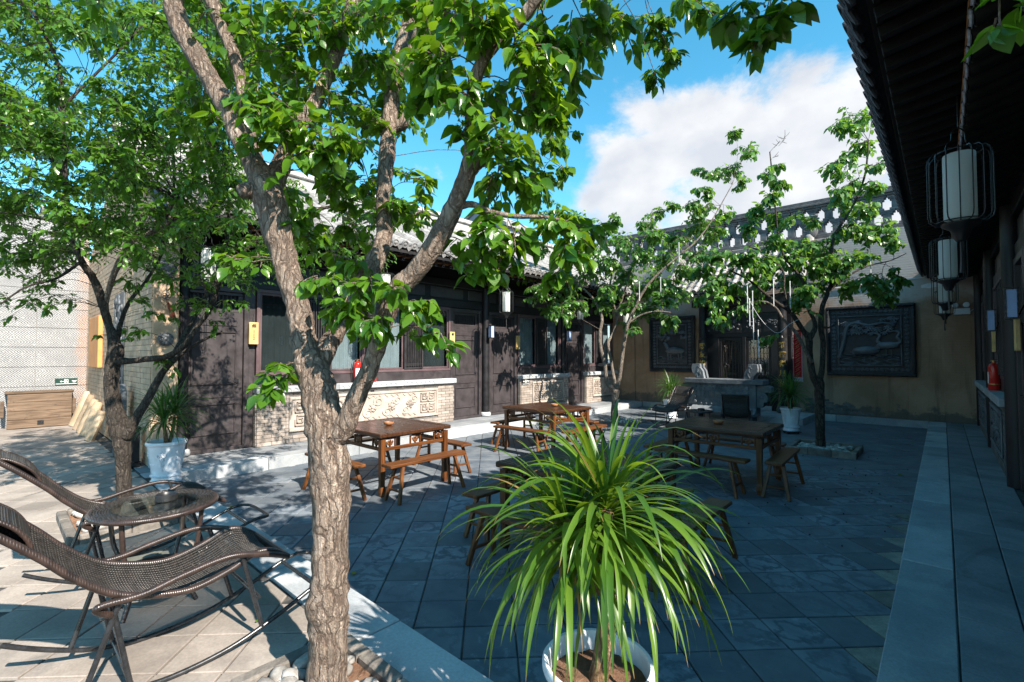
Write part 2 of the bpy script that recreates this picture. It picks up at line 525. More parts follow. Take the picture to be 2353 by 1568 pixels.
# ------------------------------------------------------------------ geometry helpers
class MB:
    """collects shapes; build() links them as ONE mesh object"""
    def __init__(s, org=(0, 0, 0)):
        s.v, s.f, s.mi, s.o = [], [], [], Vector(org)
        s.cur = 0

    def add(s, vs, fs):
        n = len(s.v)
        ox, oy, oz = s.o
        s.v.extend((x - ox, y - oy, z - oz) for x, y, z in vs)
        s.f.extend(tuple(n + i for i in f) for f in fs)
        s.mi.extend([s.cur] * len(fs))
        return s

    def box(s, x0, x1, y0, y1, z0, z1):
        vs = [(x, y, z) for z in (z0, z1) for y in (y0, y1) for x in (x0, x1)]
        return s.add(vs, [(0, 2, 3, 1), (4, 5, 7, 6), (0, 1, 5, 4), (2, 6, 7, 3), (0, 4, 6, 2), (1, 3, 7, 5)])

    def cbox(s, x0, x1, y0, y1, z0, z1, c=.004, M=None):
        """box with chamfered edges"""
        lo, hi = (x0, y0, z0), (x1, y1, z1)
        c = min(c, .45 * min(hi[i] - lo[i] for i in range(3)))
        vs, idx = [], {}
        for sx in (0, 1):
            for sy in (0, 1):
                for sz in (0, 1):
                    sg = (sx, sy, sz)
                    for ax in range(3):
                        p = []
                        for i in range(3):
                            e = hi[i] if sg[i] else lo[i]
                            if i != ax:
                                e += -c if sg[i] else c
                            p.append(e)
                        idx[sg, ax] = len(vs)
                        vs.append(tuple(p))
        fs = []
        for ax in range(3):
            a, b = [(1, 2), (2, 0), (0, 1)][ax]
            for e in (0, 1):
                def k(p, q):
                    g = [0, 0, 0]; g[ax] = e; g[a] = p; g[b] = q
                    return idx[tuple(g), ax]
                q = [k(0, 0), k(1, 0), k(1, 1), k(0, 1)]
                fs.append(tuple(q if e else q[::-1]))
        for ax in range(3):                    # edge strips along ax
            a, b = [(1, 2), (2, 0), (0, 1)][ax]
            for p in (0, 1):
                for q in (0, 1):
                    def k(e, w):
                        g = [0, 0, 0]; g[ax] = e; g[a] = p; g[b] = q
                        return idx[tuple(g), w]
                    fs.append((k(0, a), k(1, a), k(1, b), k(0, b)) if p != q else (k(0, b), k(1, b), k(1, a), k(0, a)))
        for g in [(x, y, z) for x in (0, 1) for y in (0, 1) for z in (0, 1)]:
            fs.append((idx[g, 0], idx[g, 1], idx[g, 2]))
        if M is not None:
            vs = [tuple(M @ Vector(v)) for v in vs]
        return s.add(vs, fs)

    def bar(s, a, b, w, h=None, c=.003, up=(0, 0, 1)):
        """rectangular bar from a to b"""
        a, b = Vector(a), Vector(b)
        h = w if h is None else h
        d = (b - a)
        L = d.length
        d.normalize()
        u = Vector(up)
        if abs(d.dot(u)) > .97:
            u = Vector((1, 0, 0))
        x = u.cross(d).normalized()
        y = d.cross(x)
        M = Matrix((x, y, d)).transposed().to_4x4()
        M.translation = a
        return s.cbox(-w / 2, w / 2, -h / 2, h / 2, 0, L, c, M)

    def tube(s, pts, r, n=8, cap=True, closed=False):
        pts = [Vector(p) for p in pts]
        m = len(pts)
        rs = [r] * m if isinstance(r, (int, float)) else r
        vs, fs = [], []
        t0 = (pts[1] - pts[0]).normalized()
        u = Vector((0, 0, 1)) if abs(t0.z) < .9 else Vector((1, 0, 0))
        x = u.cross(t0).normalized()
        for i, p in enumerate(pts):
            if closed:
                t = (pts[(i + 1) % m] - pts[i - 1]).normalized()
            else:
                t = (pts[min(i + 1, m - 1)] - pts[max(i - 1, 0)])
                t = t.normalized() if t.length > 1e-9 else t0
            x = (x - t * x.dot(t))
            x = x.normalized() if x.length > 1e-6 else t.orthogonal().normalized()
            y = t.cross(x)
            for k in range(n):
                a = 2 * pi * k / n
                q = p + (x * cos(a) + y * sin(a)) * rs[i]
                vs.append(tuple(q))
        for i in range(m if closed else m - 1):
            j = (i + 1) % m
            for k in range(n):
                k2 = (k + 1) % n
                fs.append((i * n + k, i * n + k2, j * n + k2, j * n + k))
        if cap and not closed:
            fs.append(tuple(range(n))[::-1])
            fs.append(tuple((m - 1) * n + k for k in range(n)))
        return s.add(vs, fs)

    def lathe(s, prof, n=24, c=(0, 0, 0), wob=None, M=None, top=True):
        vs, fs = [], []
        for i, (r, z) in enumerate(prof):
            for k in range(n):
                a = 2 * pi * k / n
                rr = r if wob is None else r + wob(a, z)
                p = Vector((rr * cos(a), rr * sin(a), z))
                if M is not None:
                    p = M @ p
                vs.append((c[0] + p.x, c[1] + p.y, c[2] + p.z))
        for i in range(len(prof) - 1):
            for k in range(n):
                k2 = (k + 1) % n
                fs.append((i * n + k, i * n + k2, (i + 1) * n + k2, (i + 1) * n + k))
        if prof[0][0] > 1e-4:
            fs.append(tuple(range(n))[::-1])
        if top and prof[-1][0] > 1e-4:
            fs.append(tuple((len(prof) - 1) * n + k for k in range(n)))
        return s.add(vs, fs)

    def prism(s, poly, f, d):
        """polygon (a,b) extruded by vector d; f maps (a,b) to a point"""
        n = len(poly)
        d = Vector(d)
        P = [Vector(f(*p)) for p in poly]
        vs = [tuple(p) for p in P] + [tuple(p + d) for p in P]
        fs = [tuple(range(n))[::-1], tuple(range(n, 2 * n))]
        fs += [(i, (i + 1) % n, n + (i + 1) % n, n + i) for i in range(n)]
        return s.add(vs, fs)

    def blob(s, c, r, seed=0, n=7, m=5, jag=.2, flat=1.0):
        """lumpy stone"""
        vs, fs = [], []
        rx, ry, rz = r
        vs.append((c[0], c[1], c[2] - rz))
        for i in range(1, m):
            th = pi * i / m
            for k in range(n):
                a = 2 * pi * k / n
                q = Vector((sin(th) * cos(a), sin(th) * sin(a), -cos(th)))
                w = 1 + jag * mnoise.noise(q * 1.6 + Vector((seed * 3.1, seed * 1.7, seed)))
                vs.append((c[0] + q.x * rx * w, c[1] + q.y * ry * w, c[2] + q.z * rz * w))
        vs.append((c[0], c[1], c[2] + rz))
        for k in range(n):
            fs.append((0, 1 + (k + 1) % n, 1 + k))
        for i in range(m - 2):
            for k in range(n):
                k2 = (k + 1) % n
                fs.append((1 + i * n + k, 1 + i * n + k2, 1 + (i + 1) * n + k2, 1 + (i + 1) * n + k))
        top = len(vs) - 1
        for k in range(n):
            fs.append((top, 1 + (m - 2) * n + k, 1 + (m - 2) * n + (k + 1) % n))
        return s.add(vs, fs)

    def mesh(s, name, mats):
        me = bpy.data.meshes.new(name)
        me.from_pydata(s.v, [], s.f)
        if isinstance(mats, str):
            mats = [mats]
        for m in mats:
            me.materials.append(MATS[m])
        if len(mats) > 1:
            me.polygons.foreach_set('material_index', s.mi)
        me.update()
        return me

    def build(s, name, mats, parent=None, smooth=False, **tags):
        me = s.mesh(name, mats)
        if smooth:
            smooth_mesh(me, smooth)
        return link(name, me, parent, **tags)


def smooth_mesh(me, ang=None):
    me.polygons.foreach_set('use_smooth', [True] * len(me.polygons))
    if ang and ang is not True:
        me.set_sharp_from_angle(angle=radians(ang))


def link(name, data, parent=None, **tags):
    o = bpy.data.objects.new(name, data)
    COL.objects.link(o)
    if parent is not None:
        o.parent = parent
    for k, v in tags.items():
        if v is not None:
            o[k] = v
    return o


def thing(name, label, cat, loc=(0, 0, 0), rz=0., group=None, kind=None):
    o = link(name, None)
    o.location = loc
    o.rotation_euler = (0, 0, rz)
    o['label'] = label
    o['category'] = cat
    if group:
        o['group'] = group
    if kind:
        o['kind'] = kind
    return o


KIDS = {}


def kids(o):
    return [c for c in COL.objects if c.parent == o]


def copy_tree(o, parent=None, index=None):
    c = o.copy()
    COL.objects.link(c)
    if parent is not None:
        c.parent = parent
    for ch in index.get(o.name, ()):
        copy_tree(ch, c, index)
    return c


def tree_index(root):
    idx = {}
    for ob in COL.objects:
        if ob.parent is not None:
            idx.setdefault(ob.parent.name, []).append(ob)
    return idx


def dup(root, loc, rz=0., label=None, idx=None):
    r = copy_tree(root, None, idx or tree_index(root))
    r.location = loc
    r.rotation_euler = (0, 0, rz)
    if label:
        r['label'] = label
    return r


def shared(name, me, parent, loc=(0, 0, 0), rot=(0, 0, 0), scale=None, **tags):
    o = link(name, me, parent, **tags)
    o.location = loc
    o.rotation_euler = rot
    if scale:
        o.scale = scale
    return o


def crom(pts, k=6):
    """Catmull-Rom through tuples of any length"""
    P = [np.array(p, float) for p in pts]
    out = []
    for i in range(len(P) - 1):
        a, b, c, d = P[max(i - 1, 0)], P[i], P[i + 1], P[min(i + 2, len(P) - 1)]
        for j in range(k):
            t = j / k
            out.append(.5 * ((2 * b) + (c - a) * t + (2 * a - 5 * b + 4 * c - d) * t * t + (3 * b - a - 3 * c + d) * t ** 3))
    out.append(P[-1])
    return out


def arr_mesh(name, V, F, mat, tint=None, extra=None, smooth=True):
    """mesh from numpy arrays; F is (n,3) or (n,4)"""
    me = bpy.data.meshes.new(name)
    V = np.asarray(V, np.float32)
    F = np.asarray(F, np.int32)
    me.vertices.add(len(V))
    me.vertices.foreach_set('co', V.ravel())
    me.loops.add(F.size)
    me.loops.foreach_set('vertex_index', F.ravel())
    me.polygons.add(len(F))
    k = F.shape[1]
    me.polygons.foreach_set('loop_start', np.arange(len(F), dtype=np.int32) * k)
    me.polygons.foreach_set('loop_total', np.full(len(F), k, np.int32))
    me.update(calc_edges=True)
    me.validate()
    if smooth:
        me.polygons.foreach_set('use_smooth', np.ones(len(me.polygons), bool))
    for nm, arr in ((('tint', tint),) + tuple((extra or {}).items())):
        if arr is not None:
            a = me.attributes.new(nm, 'FLOAT', 'POINT')
            a.data.foreach_set('value', np.asarray(arr, np.float32))
    me.materials.append(MATS[mat])
    return me


def text_mesh(body, size, depth, mat, name='lettering', parent=None, M=None, align='CENTER', space=1.0, bold=0.0, **tags):
    cu = bpy.data.curves.new('txt', 'FONT')
    cu.body = body
    cu.size = size
    cu.extrude = depth / 2
    cu.offset = bold
    cu.align_x = align
    cu.align_y = 'CENTER'
    cu.space_line = space
    cu.resolution_u = 2
    tmp = bpy.data.objects.new('txt', cu)
    COL.objects.link(tmp)
    dg = bpy.context.evaluated_depsgraph_get()
    me = bpy.data.meshes.new_from_object(tmp.evaluated_get(dg))
    bpy.data.objects.remove(tmp)
    bpy.data.curves.remove(cu)
    if M is not None:
        me.transform(M)
    me.materials.clear()
    me.materials.append(MATS[mat])
    return link(name, me, parent, **tags)


def frame_M(o, x, y):
    """matrix whose local x,y axes are the given vectors (text lies in that plane, facing x × y)"""
    x, y = Vector(x).normalized(), Vector(y).normalized()
    z = x.cross(y)
    M = Matrix((x, y, z)).transposed().to_4x4()
    M.translation = Vector(o)
    return M

# ------------------------------------------------------------------ the ground: sunk courtyard, terrace round it
HP = 0.17                                    # terrace height above the courtyard
CX0, CX1, CY0, CY1 = -7.68, -0.27, 1.68, 15.1
TS = 0.326                                   # floor tile side
YB = 15.2                                    # face of the gate wall
XW = -8.85                                   # face of the west row
XE = 0.66                                    # face of the east row


def clip(poly, x0, x1, y0, y1):
    def cut(P, ax, lim, keep):
        out = []
        for i in range(len(P)):
            a, b = P[i - 1], P[i]
            ia, ib = keep(a[ax], lim), keep(b[ax], lim)
            if ia != ib:
                t = (lim - a[ax]) / (b[ax] - a[ax])
                out.append((a[0] + t * (b[0] - a[0]), a[1] + t * (b[1] - a[1])))
            if ib:
                out.append(b)
        return out
    for ax, lim, kp in ((0, x0, lambda v, l: v >= l), (0, x1, lambda v, l: v <= l), (1, y0, lambda v, l: v >= l), (1, y1, lambda v, l: v <= l)):
        poly = cut(poly, ax, lim, kp)
        if len(poly) < 3:
            return []
    return poly


def area(P):
    return abs(sum(P[i - 1][0] * P[i][1] - P[i][0] * P[i - 1][1] for i in range(len(P)))) / 2


def shrink(P, d):
    cx = sum(p[0] for p in P) / len(P)
    cy = sum(p[1] for p in P) / len(P)
    out = []
    for x, y in P:
        r = sqrt((x - cx) ** 2 + (y - cy) ** 2)
        k = max(.5, 1 - d * 1.3 / max(r, 1e-6))
        out.append((cx + (x - cx) * k, cy + (y - cy) * k))
    return out


def slab_prism(mb, P, z0, z1, c=.004):
    """prism with a chamfered top edge"""
    n = len(P)
    Q = shrink(P, c)
    vs = [(x, y, z0) for x, y in P] + [(x, y, z1 - c) for x, y in P] + [(x, y, z1) for x, y in Q]
    fs = [tuple(range(2 * n, 3 * n))]
    for i in range(n):
        j = (i + 1) % n
        fs += [(i, j, n + j, n + i), (n + i, n + j, 2 * n + j, 2 * n + i)]
    mb.add(vs, fs)


def diag_tiles(parent, x0, x1, y0, y1, ztop, mat_full, mat_cut, limit, origin=(0, 0), visible=None):
    """square tiles laid at 45 degrees; the ones that show largest become objects, the rest one mass"""
    h = TS / sqrt(2) * 2 / 2
    step = TS / sqrt(2)
    full = MB()
    half = (TS - .011) / 2
    d = half * sqrt(2)
    slab_prism(full, [(d, 0), (0, d), (-d, 0), (0, -d)], -.02, 0)
    full_me = full.mesh('tile', mat_full)
    items = []
    i0, i1 = int((x0 - origin[0]) / step) - 2, int((x1 - origin[0]) / step) + 2
    j0, j1 = int((y0 - origin[1]) / step) - 2, int((y1 - origin[1]) / step) + 2
    for i in range(i0, i1 + 1):
        for j in range(j0, j1 + 1):
            if (i + j) % 2:
                continue
            cx, cy = origin[0] + i * step, origin[1] + j * step
            P = [(cx + d, cy), (cx, cy + d), (cx - d, cy), (cx, cy - d)]
            Q = clip(P, x0, x1, y0, y1)
            if not Q or area(Q) < .006:
                continue
            px, py, dd = proj((cx, cy, ztop))
            seen = -60 < px < PW + 60 and py < PH + 60 and dd > .3
            score = (area(Q) / dd ** 3) if seen else 0
            items.append((score, cx, cy, Q, area(Q) > .98 * TS * TS * .94))
    items.sort(key=lambda t: -t[0])
    rest = MB()
    nobj = 0
    for score, cx, cy, Q, whole in items:
        dz = random.uniform(-.0022, .0022)
        if score > 0 and nobj < limit:
            nobj += 1
            if whole:
                o = shared('tile', full_me, parent, (cx, cy, ztop + dz), (random.uniform(-.003, .003), random.uniform(-.003, .003), random.uniform(-.006, .006)))
            else:
                m = MB((cx, cy, ztop))
                slab_prism(m, Q, ztop - .02, ztop + dz)
                o = m.build('tile', mat_cut if area(Q) < .6 * TS * TS else mat_full, parent)
                o.location = (cx, cy, ztop)
        else:
            if score == 0 and visible == 'only':
                continue
            slab_prism(rest, Q, ztop - .02, ztop + dz)
    if rest.v:
        rest.build('tile_field', mat_full, parent, kind='stuff', label='small far floor tiles laid diagonally')


def build_ground():
    g = MB()
    g.box(-260, 260, -260, 260, -.9, -.45)
    g.build('ground', 'porch_slab', kind='structure', label='bare ground under and beyond the courtyard')
    f = MB()
    f.box(CX0 - .05, CX1 + .05, CY0 - .05, CY1 + .05, -.4, -.012)
    fl = f.build('courtyard_floor', 'grout', kind='structure', label='sunken courtyard floor of grey square tiles laid diagonally')
    diag_tiles(fl, CX0, CX1, CY0, CY1, 0.0, 'floor_tile', 'cut_tile', 300, origin=(-1.861, 1.864))
    t = MB()
    t.box(-15.3, 4.2, -5.5, CY0 - .03, -.4, HP - .014)
    t.box(-15.3, CX0 - .03, CY0 - .03, YB + .3, -.4, HP - .014)
    t.box(CX1 + .03, 4.2, CY0 - .03, YB + .3, -.4, HP - .014)
    t.box(CX0 - .03, CX1 + .03, CY1 + .03, YB + .3, -.4, HP - .014)
    te = t.build('terrace', 'grout', kind='structure', label='raised stone paved terrace around the sunken courtyard')
    diag_tiles(te, -15.0, -1.2, -2.2, CY0 - .335, HP, 'terrace_tile', 'terrace_tile', 290, origin=(-2.0, .35), visible='only')

    def kerb(x0, x1, y0, y1, along, ln):
        a0, a1 = (x0, x1) if along == 0 else (y0, y1)
        n = max(1, round((a1 - a0) / ln))
        w = (a1 - a0) / n
        for k in range(n):
            s0, s1 = a0 + k * w + random.uniform(.002, .006), a0 + (k + 1) * w - random.uniform(.002, .006)
            m = MB()
            dz = random.uniform(-.004, .004)
            if along == 0:
                m.cbox(s0, s1, y0, y1, -.1, HP + dz, .006)
            else:
                m.cbox(x0, x1, s0, s1, -.1, HP + dz, .006)
            m.build('kerb_stone', 'kerb_stone', te)
    kerb(-7.36, .03, CY0 - .31, CY0, 0, 1.25)
    kerb(CX1, .03, CY0 + .004, YB - .02, 1, 1.02)
    kerb(CX0 - .30, CX0, CY0 - .31, CY1 - .004, 1, 1.5)
    kerb(CX0 + .004, CX1 - .004, CY1, YB - .01, 0, 1.9)
    # slabs of the west walk and the east porch

    def slabs(x0, x1, y0, y1, nx, ly, mat):
        w = (x1 - x0) / nx
        for i in range(nx):
            y = y0 - (ly * .5 if i % 2 else 0)
            while y < y1:
                a, b = max(y, y0), min(y + ly, y1)
                if b - a > .08:
                    m = MB()
                    m.cbox(x0 + i * w + .004, x0 + (i + 1) * w - .004, a + .004, b - .004, HP - .05, HP + random.uniform(-.002, .002), .005)
                    m.build('paving_slab', mat, te)
                y += ly
    slabs(XW + .02, CX0 - .304, CY0 - .30, YB - .02, 2, .95, 'porch_slab')
    slabs(.034, .60, 2.0, YB - .02, 2, .66, 'porch_slab')


build_ground()

# ------------------------------------------------------------------ tiled roofs (shared by the three houses)
def roof_tiles(parent, f, width, length, pitch_w=.205, mat='roof_tile', eave_only=False, seglen=.24, drip_mat=None, big=1.12):
    """f(u, s, n): u along the eave, s up the slope, n out of the slope. Builds trough sheet, barrel rows, eave discs and drips."""
    nrow = int(width / pitch_w)
    pw = width / nrow
    # troughs: one sheet, sagging between the barrels
    V, F = [], []
    ns = int(length / seglen)
    m = MB()
    rows = []
    for k in range(nrow * 4 + 1):
        u = k * pw / 4
        sag = (-.012, .012, .026, .012)[(k + 2) % 4]
        rows.append((u, sag))
    for i in range(ns + 1):
        for u, sag in rows:
            V.append(tuple(f(u, i * length / ns, sag - .02)))
    nc = len(rows)
    for i in range(ns):
        for k in range(nc - 1):
            F.append((i * nc + k, i * nc + k + 1, (i + 1) * nc + k + 1, (i + 1) * nc + k))
    m.add(V, F)
    m.build('trough_tiles', mat, parent, kind='stuff', label='concave roof tiles in overlapping courses')
    # barrel rows
    r = pw * .30
    for k in range(nrow):
        u0 = (k + .5) * pw
        m = MB()
        for i in range(ns):
            s0, s1 = i * length / ns, (i + 1) * length / ns + .02
            vs, fs = [], []
            nn = 6
            for s, rr, lift in ((s0, r * 1.06, .010), (s1, r * .92, .0)):
                jit = .003 * mnoise.noise(Vector((k * 3.3, i * 2.1, s)))
                for q in range(nn + 1):
                    a = pi * q / nn
                    vs.append(tuple(f(u0 + rr * cos(a) + jit, s, rr * sin(a) * 1.0 + lift - .008)))
            for q in range(nn):
                fs.append((q, q + 1, nn + 2 + q, nn + 1 + q))
            fs.append(tuple(range(nn + 1)))
            m.add(vs, fs)
        m.build('barrel_row', mat, parent, smooth=40)
    # eave discs with a raised boss, and pointed drips between
    dm, tm = MB(), MB()
    R = r * big
    vs, fs = [], []
    for rad, dep in ((R, .03), (R, -.012), (R * .78, -.014), (R * .72, -.004), (R * .45, -.006), (R * .30, -.016), (0.001, -.018)):
        for q in range(14):
            a = 2 * pi * q / 14
            vs.append((rad * cos(a), rad * sin(a), dep))
    for i in range(6):
        for q in range(14):
            q2 = (q + 1) % 14
            fs.append((i * 14 + q, i * 14 + q2, (i + 1) * 14 + q2, (i + 1) * 14 + q))
    o, ux, nx, sx = f(0, 0, 0), f(1, 0, 0), f(0, 0, 1), f(0, 1, 0)
    B = Matrix((ux - o, nx - o, sx - o)).transposed()
    dm.add([tuple(B @ Vector(v)) for v in vs], fs)
    dme = dm.mesh('eave_disc', drip_mat or mat)
    tri = [(-pw * .36, .012), (-pw * .30, -.03), (-pw * .14, -.062 * big), (0, -.092 * big), (pw * .14, -.062 * big), (pw * .30, -.03), (pw * .36, .012), (0, -.012)]
    tm.prism(tri, lambda a, b: B @ Vector((a, b, -.02)), B @ Vector((0, 0, .012)))
    tme = tm.mesh('drip_tile', drip_mat or mat)
    for k in range(nrow):
        shared('eave_disc', dme, parent, f((k + .5) * pw, -.01, r * .25))
    for k in range(nrow + 1):
        shared('drip_tile', tme, parent, f(k * pw, 0, -.005))


def door_leaf(parent, org, y0, y1, z0, z1, X, mat='plum_paint', side=1):
    """panelled door in the plane x = X, facing side; z ratios follow the doors of the west row"""
    d = MB(org)
    th = .045
    d.cbox(min(X, X - side * th), max(X, X - side * th), y0, y1, z0, z1 - .34, .004)
    dr = d.build('door', mat, parent)
    H = z1 - z0

    def raised(a, b, za, zb, t=.014, nm='door_panel'):
        m = MB(org)
        m.cbox(min(X, X + side * t), max(X, X + side * t), a, b, za, zb, .009)
        m.build(nm, mat, dr)

    def molding(a, b, za, zb):
        m = MB(org)
        w, t = .022, .022
        for (p, q, r_, s) in ((a, b, za, za + w), (a, b, zb - w, zb), (a, a + w, za + w + .001, zb - w - .001), (b - w, b, za + w + .001, zb - w - .001)):
            m.cbox(min(X, X + side * t), max(X, X + side * t), p, q, r_, s, .006)
        m.build('moulding', mat, dr)
    i0, i1 = y0 + .10, y1 - .10
    for za, zb in ((.083, .28), (.40, .742)):
        molding(i0, i1, z0 + za * H, z0 + zb * H)
    for za, zb in ((.316, .378), (.778, .835)):
        raised(i0, i1, z0 + za * H, z0 + zb * H)
    # fanlight with turned bars
    zb0, zb1 = z1 - .34, z1
    fr = MB(org)
    for p, q, r_, s in ((y0, y1, zb0 + .001, zb0 + .05), (y0, y1, zb1 - .05, zb1), (y0, y0 + .08, zb0 + .051, zb1 - .051), (y1 - .08, y1, zb0 + .051, zb1 - .051)):
        fr.cbox(min(X, X - side * .05), max(X, X - side * .05), p, q, r_, s, .004)
    fr.build('fanlight_frame', mat, dr)
    bk = MB(org)
    bk.box(min(X - side * .06, X - side * .07), max(X - side * .06, X - side * .07), y0, y1, zb0, zb1)
    bk.build('fanlight_back', 'black_paint', dr)
    nb = 11
    bm = MB()
    bm.tube([(0, 0, 0), (0, 0, .05), (0, 0, .10), (0, 0, .14), (0, 0, .24)], [.008, .012, .008, .013, .008], 6)
    bme = bm.mesh('baluster', 'bar_wood')
    for k in range(nb):
        y = y0 + .10 + (y1 - y0 - .20) * (k + .5) / nb
        shared('baluster', bme, dr, Vector((X - side * .02, y, zb0 + .05)) - Vector(org))
    h = MB(org)
    hy = y1 - .07
    hz = z0 + .42 * H
    h.tube([(X, hy, hz), (X + side * .05, hy, hz), (X + side * .055, hy - .09, hz)], .008, 6)
    h.cbox(min(X, X + side * .006), max(X, X + side * .006), hy - .015, hy + .015, hz - .08, hz + .03, .002)
    h.build('handle', 'black_steel', dr)
    return dr


def window_bay(parent, org, y0, y1, z0, z1, X, side=1, layout=(.38, .27, .35), flip=False, dark=()):
    """pane | lattice screen | pane, in one frame"""
    wd = MB(org)

    def b(m, p, q, r_, s, d0, d1, c=.004):
        a_, b_ = X + side * d0, X + side * d1
        m.cbox(min(a_, b_), max(a_, b_), p, q, r_, s, c)
    fw = .055
    for p, q, r_, s in ((y0, y1, z0, z0 + fw), (y0, y1, z1 - fw, z1), (y0, y0 + fw, z0 + fw + .001, z1 - fw - .001), (y1 - fw, y1, z0 + fw + .001, z1 - fw - .001)):
        b(wd, p, q, r_, s, -.05, .02)
    w = wd.build('window', 'plum_frame', parent)
    cuts = [y0 + fw]
    L = (y1 - y0 - 2 * fw)
    lay = layout[::-1] if flip else layout
    for k in lay:
        cuts.append(cuts[-1] + k * L)
    for i in range(3):
        p, q = cuts[i] + .006, cuts[i + 1] - .006
        r_, s = z0 + fw + .006, z1 - fw - .006
        if i == 1:
            m = MB(org)
            for t in ((p, q, r_, r_ + .028), (p, q, s - .028, s), (p, p + .028, r_ + .029, s - .029), (q - .028, q, r_ + .029, s - .029)):
                b(m, *t, .0, .045, .003)
            m.build('lattice_frame', 'bar_wood', w)
            nb = 9
            bm = MB(); bm.cbox(-.009, .009, -.008, .008, r_ + .03, s - .03, .002)
            bme = bm.mesh('lattice_bar', 'bar_wood')
            for k in range(nb):
                yy = p + .03 + (q - p - .06) * (k + .5) / nb
                shared('lattice_bar', bme, w, Vector((X + side * .022, yy, 0)) - Vector(org))
            for zz in (r_ + .07, r_ + .10, s - .07, s - .10):
                m = MB(org); b(m, p + .028, q - .028, zz, zz + .014, .012, .034, .002)
                m.build('lattice_rail', 'bar_wood', w)
            m = MB(org); b(m, p, q, r_, s, -.045, -.035)
            m.build('screen_back', 'black_paint', w)
        else:
            m = MB(org)
            for t in ((p, q, r_, r_ + .035), (p, q, s - .035, s), (p, p + .03, r_ + .036, s - .036), (q - .03, q, r_ + .036, s - .036)):
                b(m, *t, -.04, -.004, .003)
            m.build('sash', 'plum_frame', w)
            m = MB(org); b(m, p + .03, q - .03, r_ + .035, s - .035, -.028, -.022, .001)
            m.build('pane', 'window_glass', w)
            # curtain behind: pleated sheet; coloured dark to stand for the unlit room where uncurtained
            V, F = [], []
            n = 40
            for k in range(n + 1):
                yy = p + .03 + (q - p - .06) * k / n
                xx = X + side * (-.12 + .012 * sin(k * 1.1) + .006 * sin(k * 2.7))
                V += [(xx, yy, r_), (xx, yy, s)]
            for k in range(n):
                F.append((2 * k, 2 * k + 2, 2 * k + 3, 2 * k + 1))
            m = MB(org); m.add(V, F)
            m.build('pane_backing', 'room_dark' if i in dark else 'pane_backing', w, smooth=True)
    return w


def fret(m, P, s, flipx=False, t=.022):
    """meander motif of bars in a square of side s; P(a, b, d0, d1) adds a raised bar"""
    segs = [((0, 0), (1, 0)), ((1, 0), (1, 1)), ((1, 1), (.2, 1)), ((.2, 1), (.2, .3)), ((.2, .3), (.7, .3)), ((.7, .3), (.7, .7)), ((.7, .7), (.42, .7)), ((0, 0), (0, .6))]
    for (a, b), (c, d) in segs:
        if flipx:
            a, c = 1 - a, 1 - c
        x0, x1 = min(a, c) * s - t / 2, max(a, c) * s + t / 2
        z0, z1 = min(b, d) * s - t / 2, max(b, d) * s + t / 2
        P(x0, x1, z0, z1)


def relief_low(parent, org, y0, y1, z0, z1, X, side, mat='carved_stone', nfret=2, rich=True):
    """carved panel under a window: rope frame, fretwork ends, scrolls and beasts between"""
    p = MB(org)
    a, b = sorted((X, X + side * .012))
    p.cbox(a, b, y0, y1, z0, z1, .003)
    pn = p.build('relief_panel', mat, parent)
    fr = MB(org)
    e = .055
    for q0, q1, r0, r1 in ((y0, y1, z0, z0 + e), (y0, y1, z1 - e, z1), (y0, y0 + e, z0 + e + .001, z1 - e - .001), (y1 - e, y1, z0 + e + .001, z1 - e - .001)):
        aa, bb = sorted((X + side * .013, X + side * .035))
        fr.cbox(aa, bb, q0, q1, r0, r1, .010)
    # rope beads along the frame
    n = int((y1 - y0) / .07)
    for k in range(n):
        yy = y0 + e + (y1 - y0 - 2 * e) * (k + .5) / n
        for zz in (z0 + e / 2, z1 - e / 2):
            fr.bar((X + side * .034, yy - .022, zz - .016), (X + side * .034, yy + .022, zz + .016), .014, .014, .004)
    fr.build('rope_frame', mat, pn)
    H = z1 - z0 - 2 * e
    s = H * .34
    for end in (0, 1):
        for i in range(2):
            for j in range(2):
                oy = (y0 + e + .05 + i * (s + .03)) if end == 0 else (y1 - e - .05 - s - i * (s + .03))
                oz = z0 + e + .05 + j * (H - s - .10)
                m = MB(org)

                def P(u0, u1, v0, v1):
                    aa, bb = sorted((X + side * .013, X + side * .036))
                    m.cbox(aa, bb, oy + u0, oy + u1, oz + v0, oz + v1, .004)
                fret(m, P, s, flipx=bool(i), t=.024)
                m.build('fretwork', mat, pn)
    # scrolls
    ya, yb = y0 + e + .05 + 2 * s + .10, y1 - e - .05 - 2 * s - .10
    cz = (z0 + z1) / 2
    nsc = max(2, int((yb - ya) / .42))
    for k in range(nsc):
        yc = ya + (yb - ya) * (k + .5) / nsc
        for sg in (-1, 1):
            m = MB(org)
            pts = []
            for i in range(26):
                th = i / 25 * 2.6 * pi
                r = .02 + .075 * (1 - i / 25) + .01 * sin(k)
                pts.append((X + side * .022, yc + sg * (.02 + .10) - sg * .0 + r * cos(th + k) * 1.2, cz + sg * H * .22 + r * sin(th + k)))
            m.tube(pts, [.016 - .009 * i / 25 for i in range(26)], 6)
            pts = [(X + side * .018, yc + u * .2, cz + sg * (H * .42) + .025 * sin(u * 9 + k)) for u in [i / 8 - .9 for i in range(15)]]
            m.tube(pts, .011, 6)
            m.build('scroll', mat, pn, smooth=50)
        m = MB(org)
        for i in range(7):
            a_ = i * 2.4 + k
            m.blob((X + side * .016, yc + .055 * cos(a_) * (1 + .4 * (i % 2)), cz - .0 + .07 * sin(a_) * (1 if k % 2 else -1)), (.026, .034, .03), k * 9 + i, 8, 6, .5)
        m.blob((X + side * .02, yc, cz), (.032, .06, .05), k, 10, 7, .4)
        m.build('carved_beast' if k % 2 else 'carved_flower', mat, pn, smooth=True)
    return pn


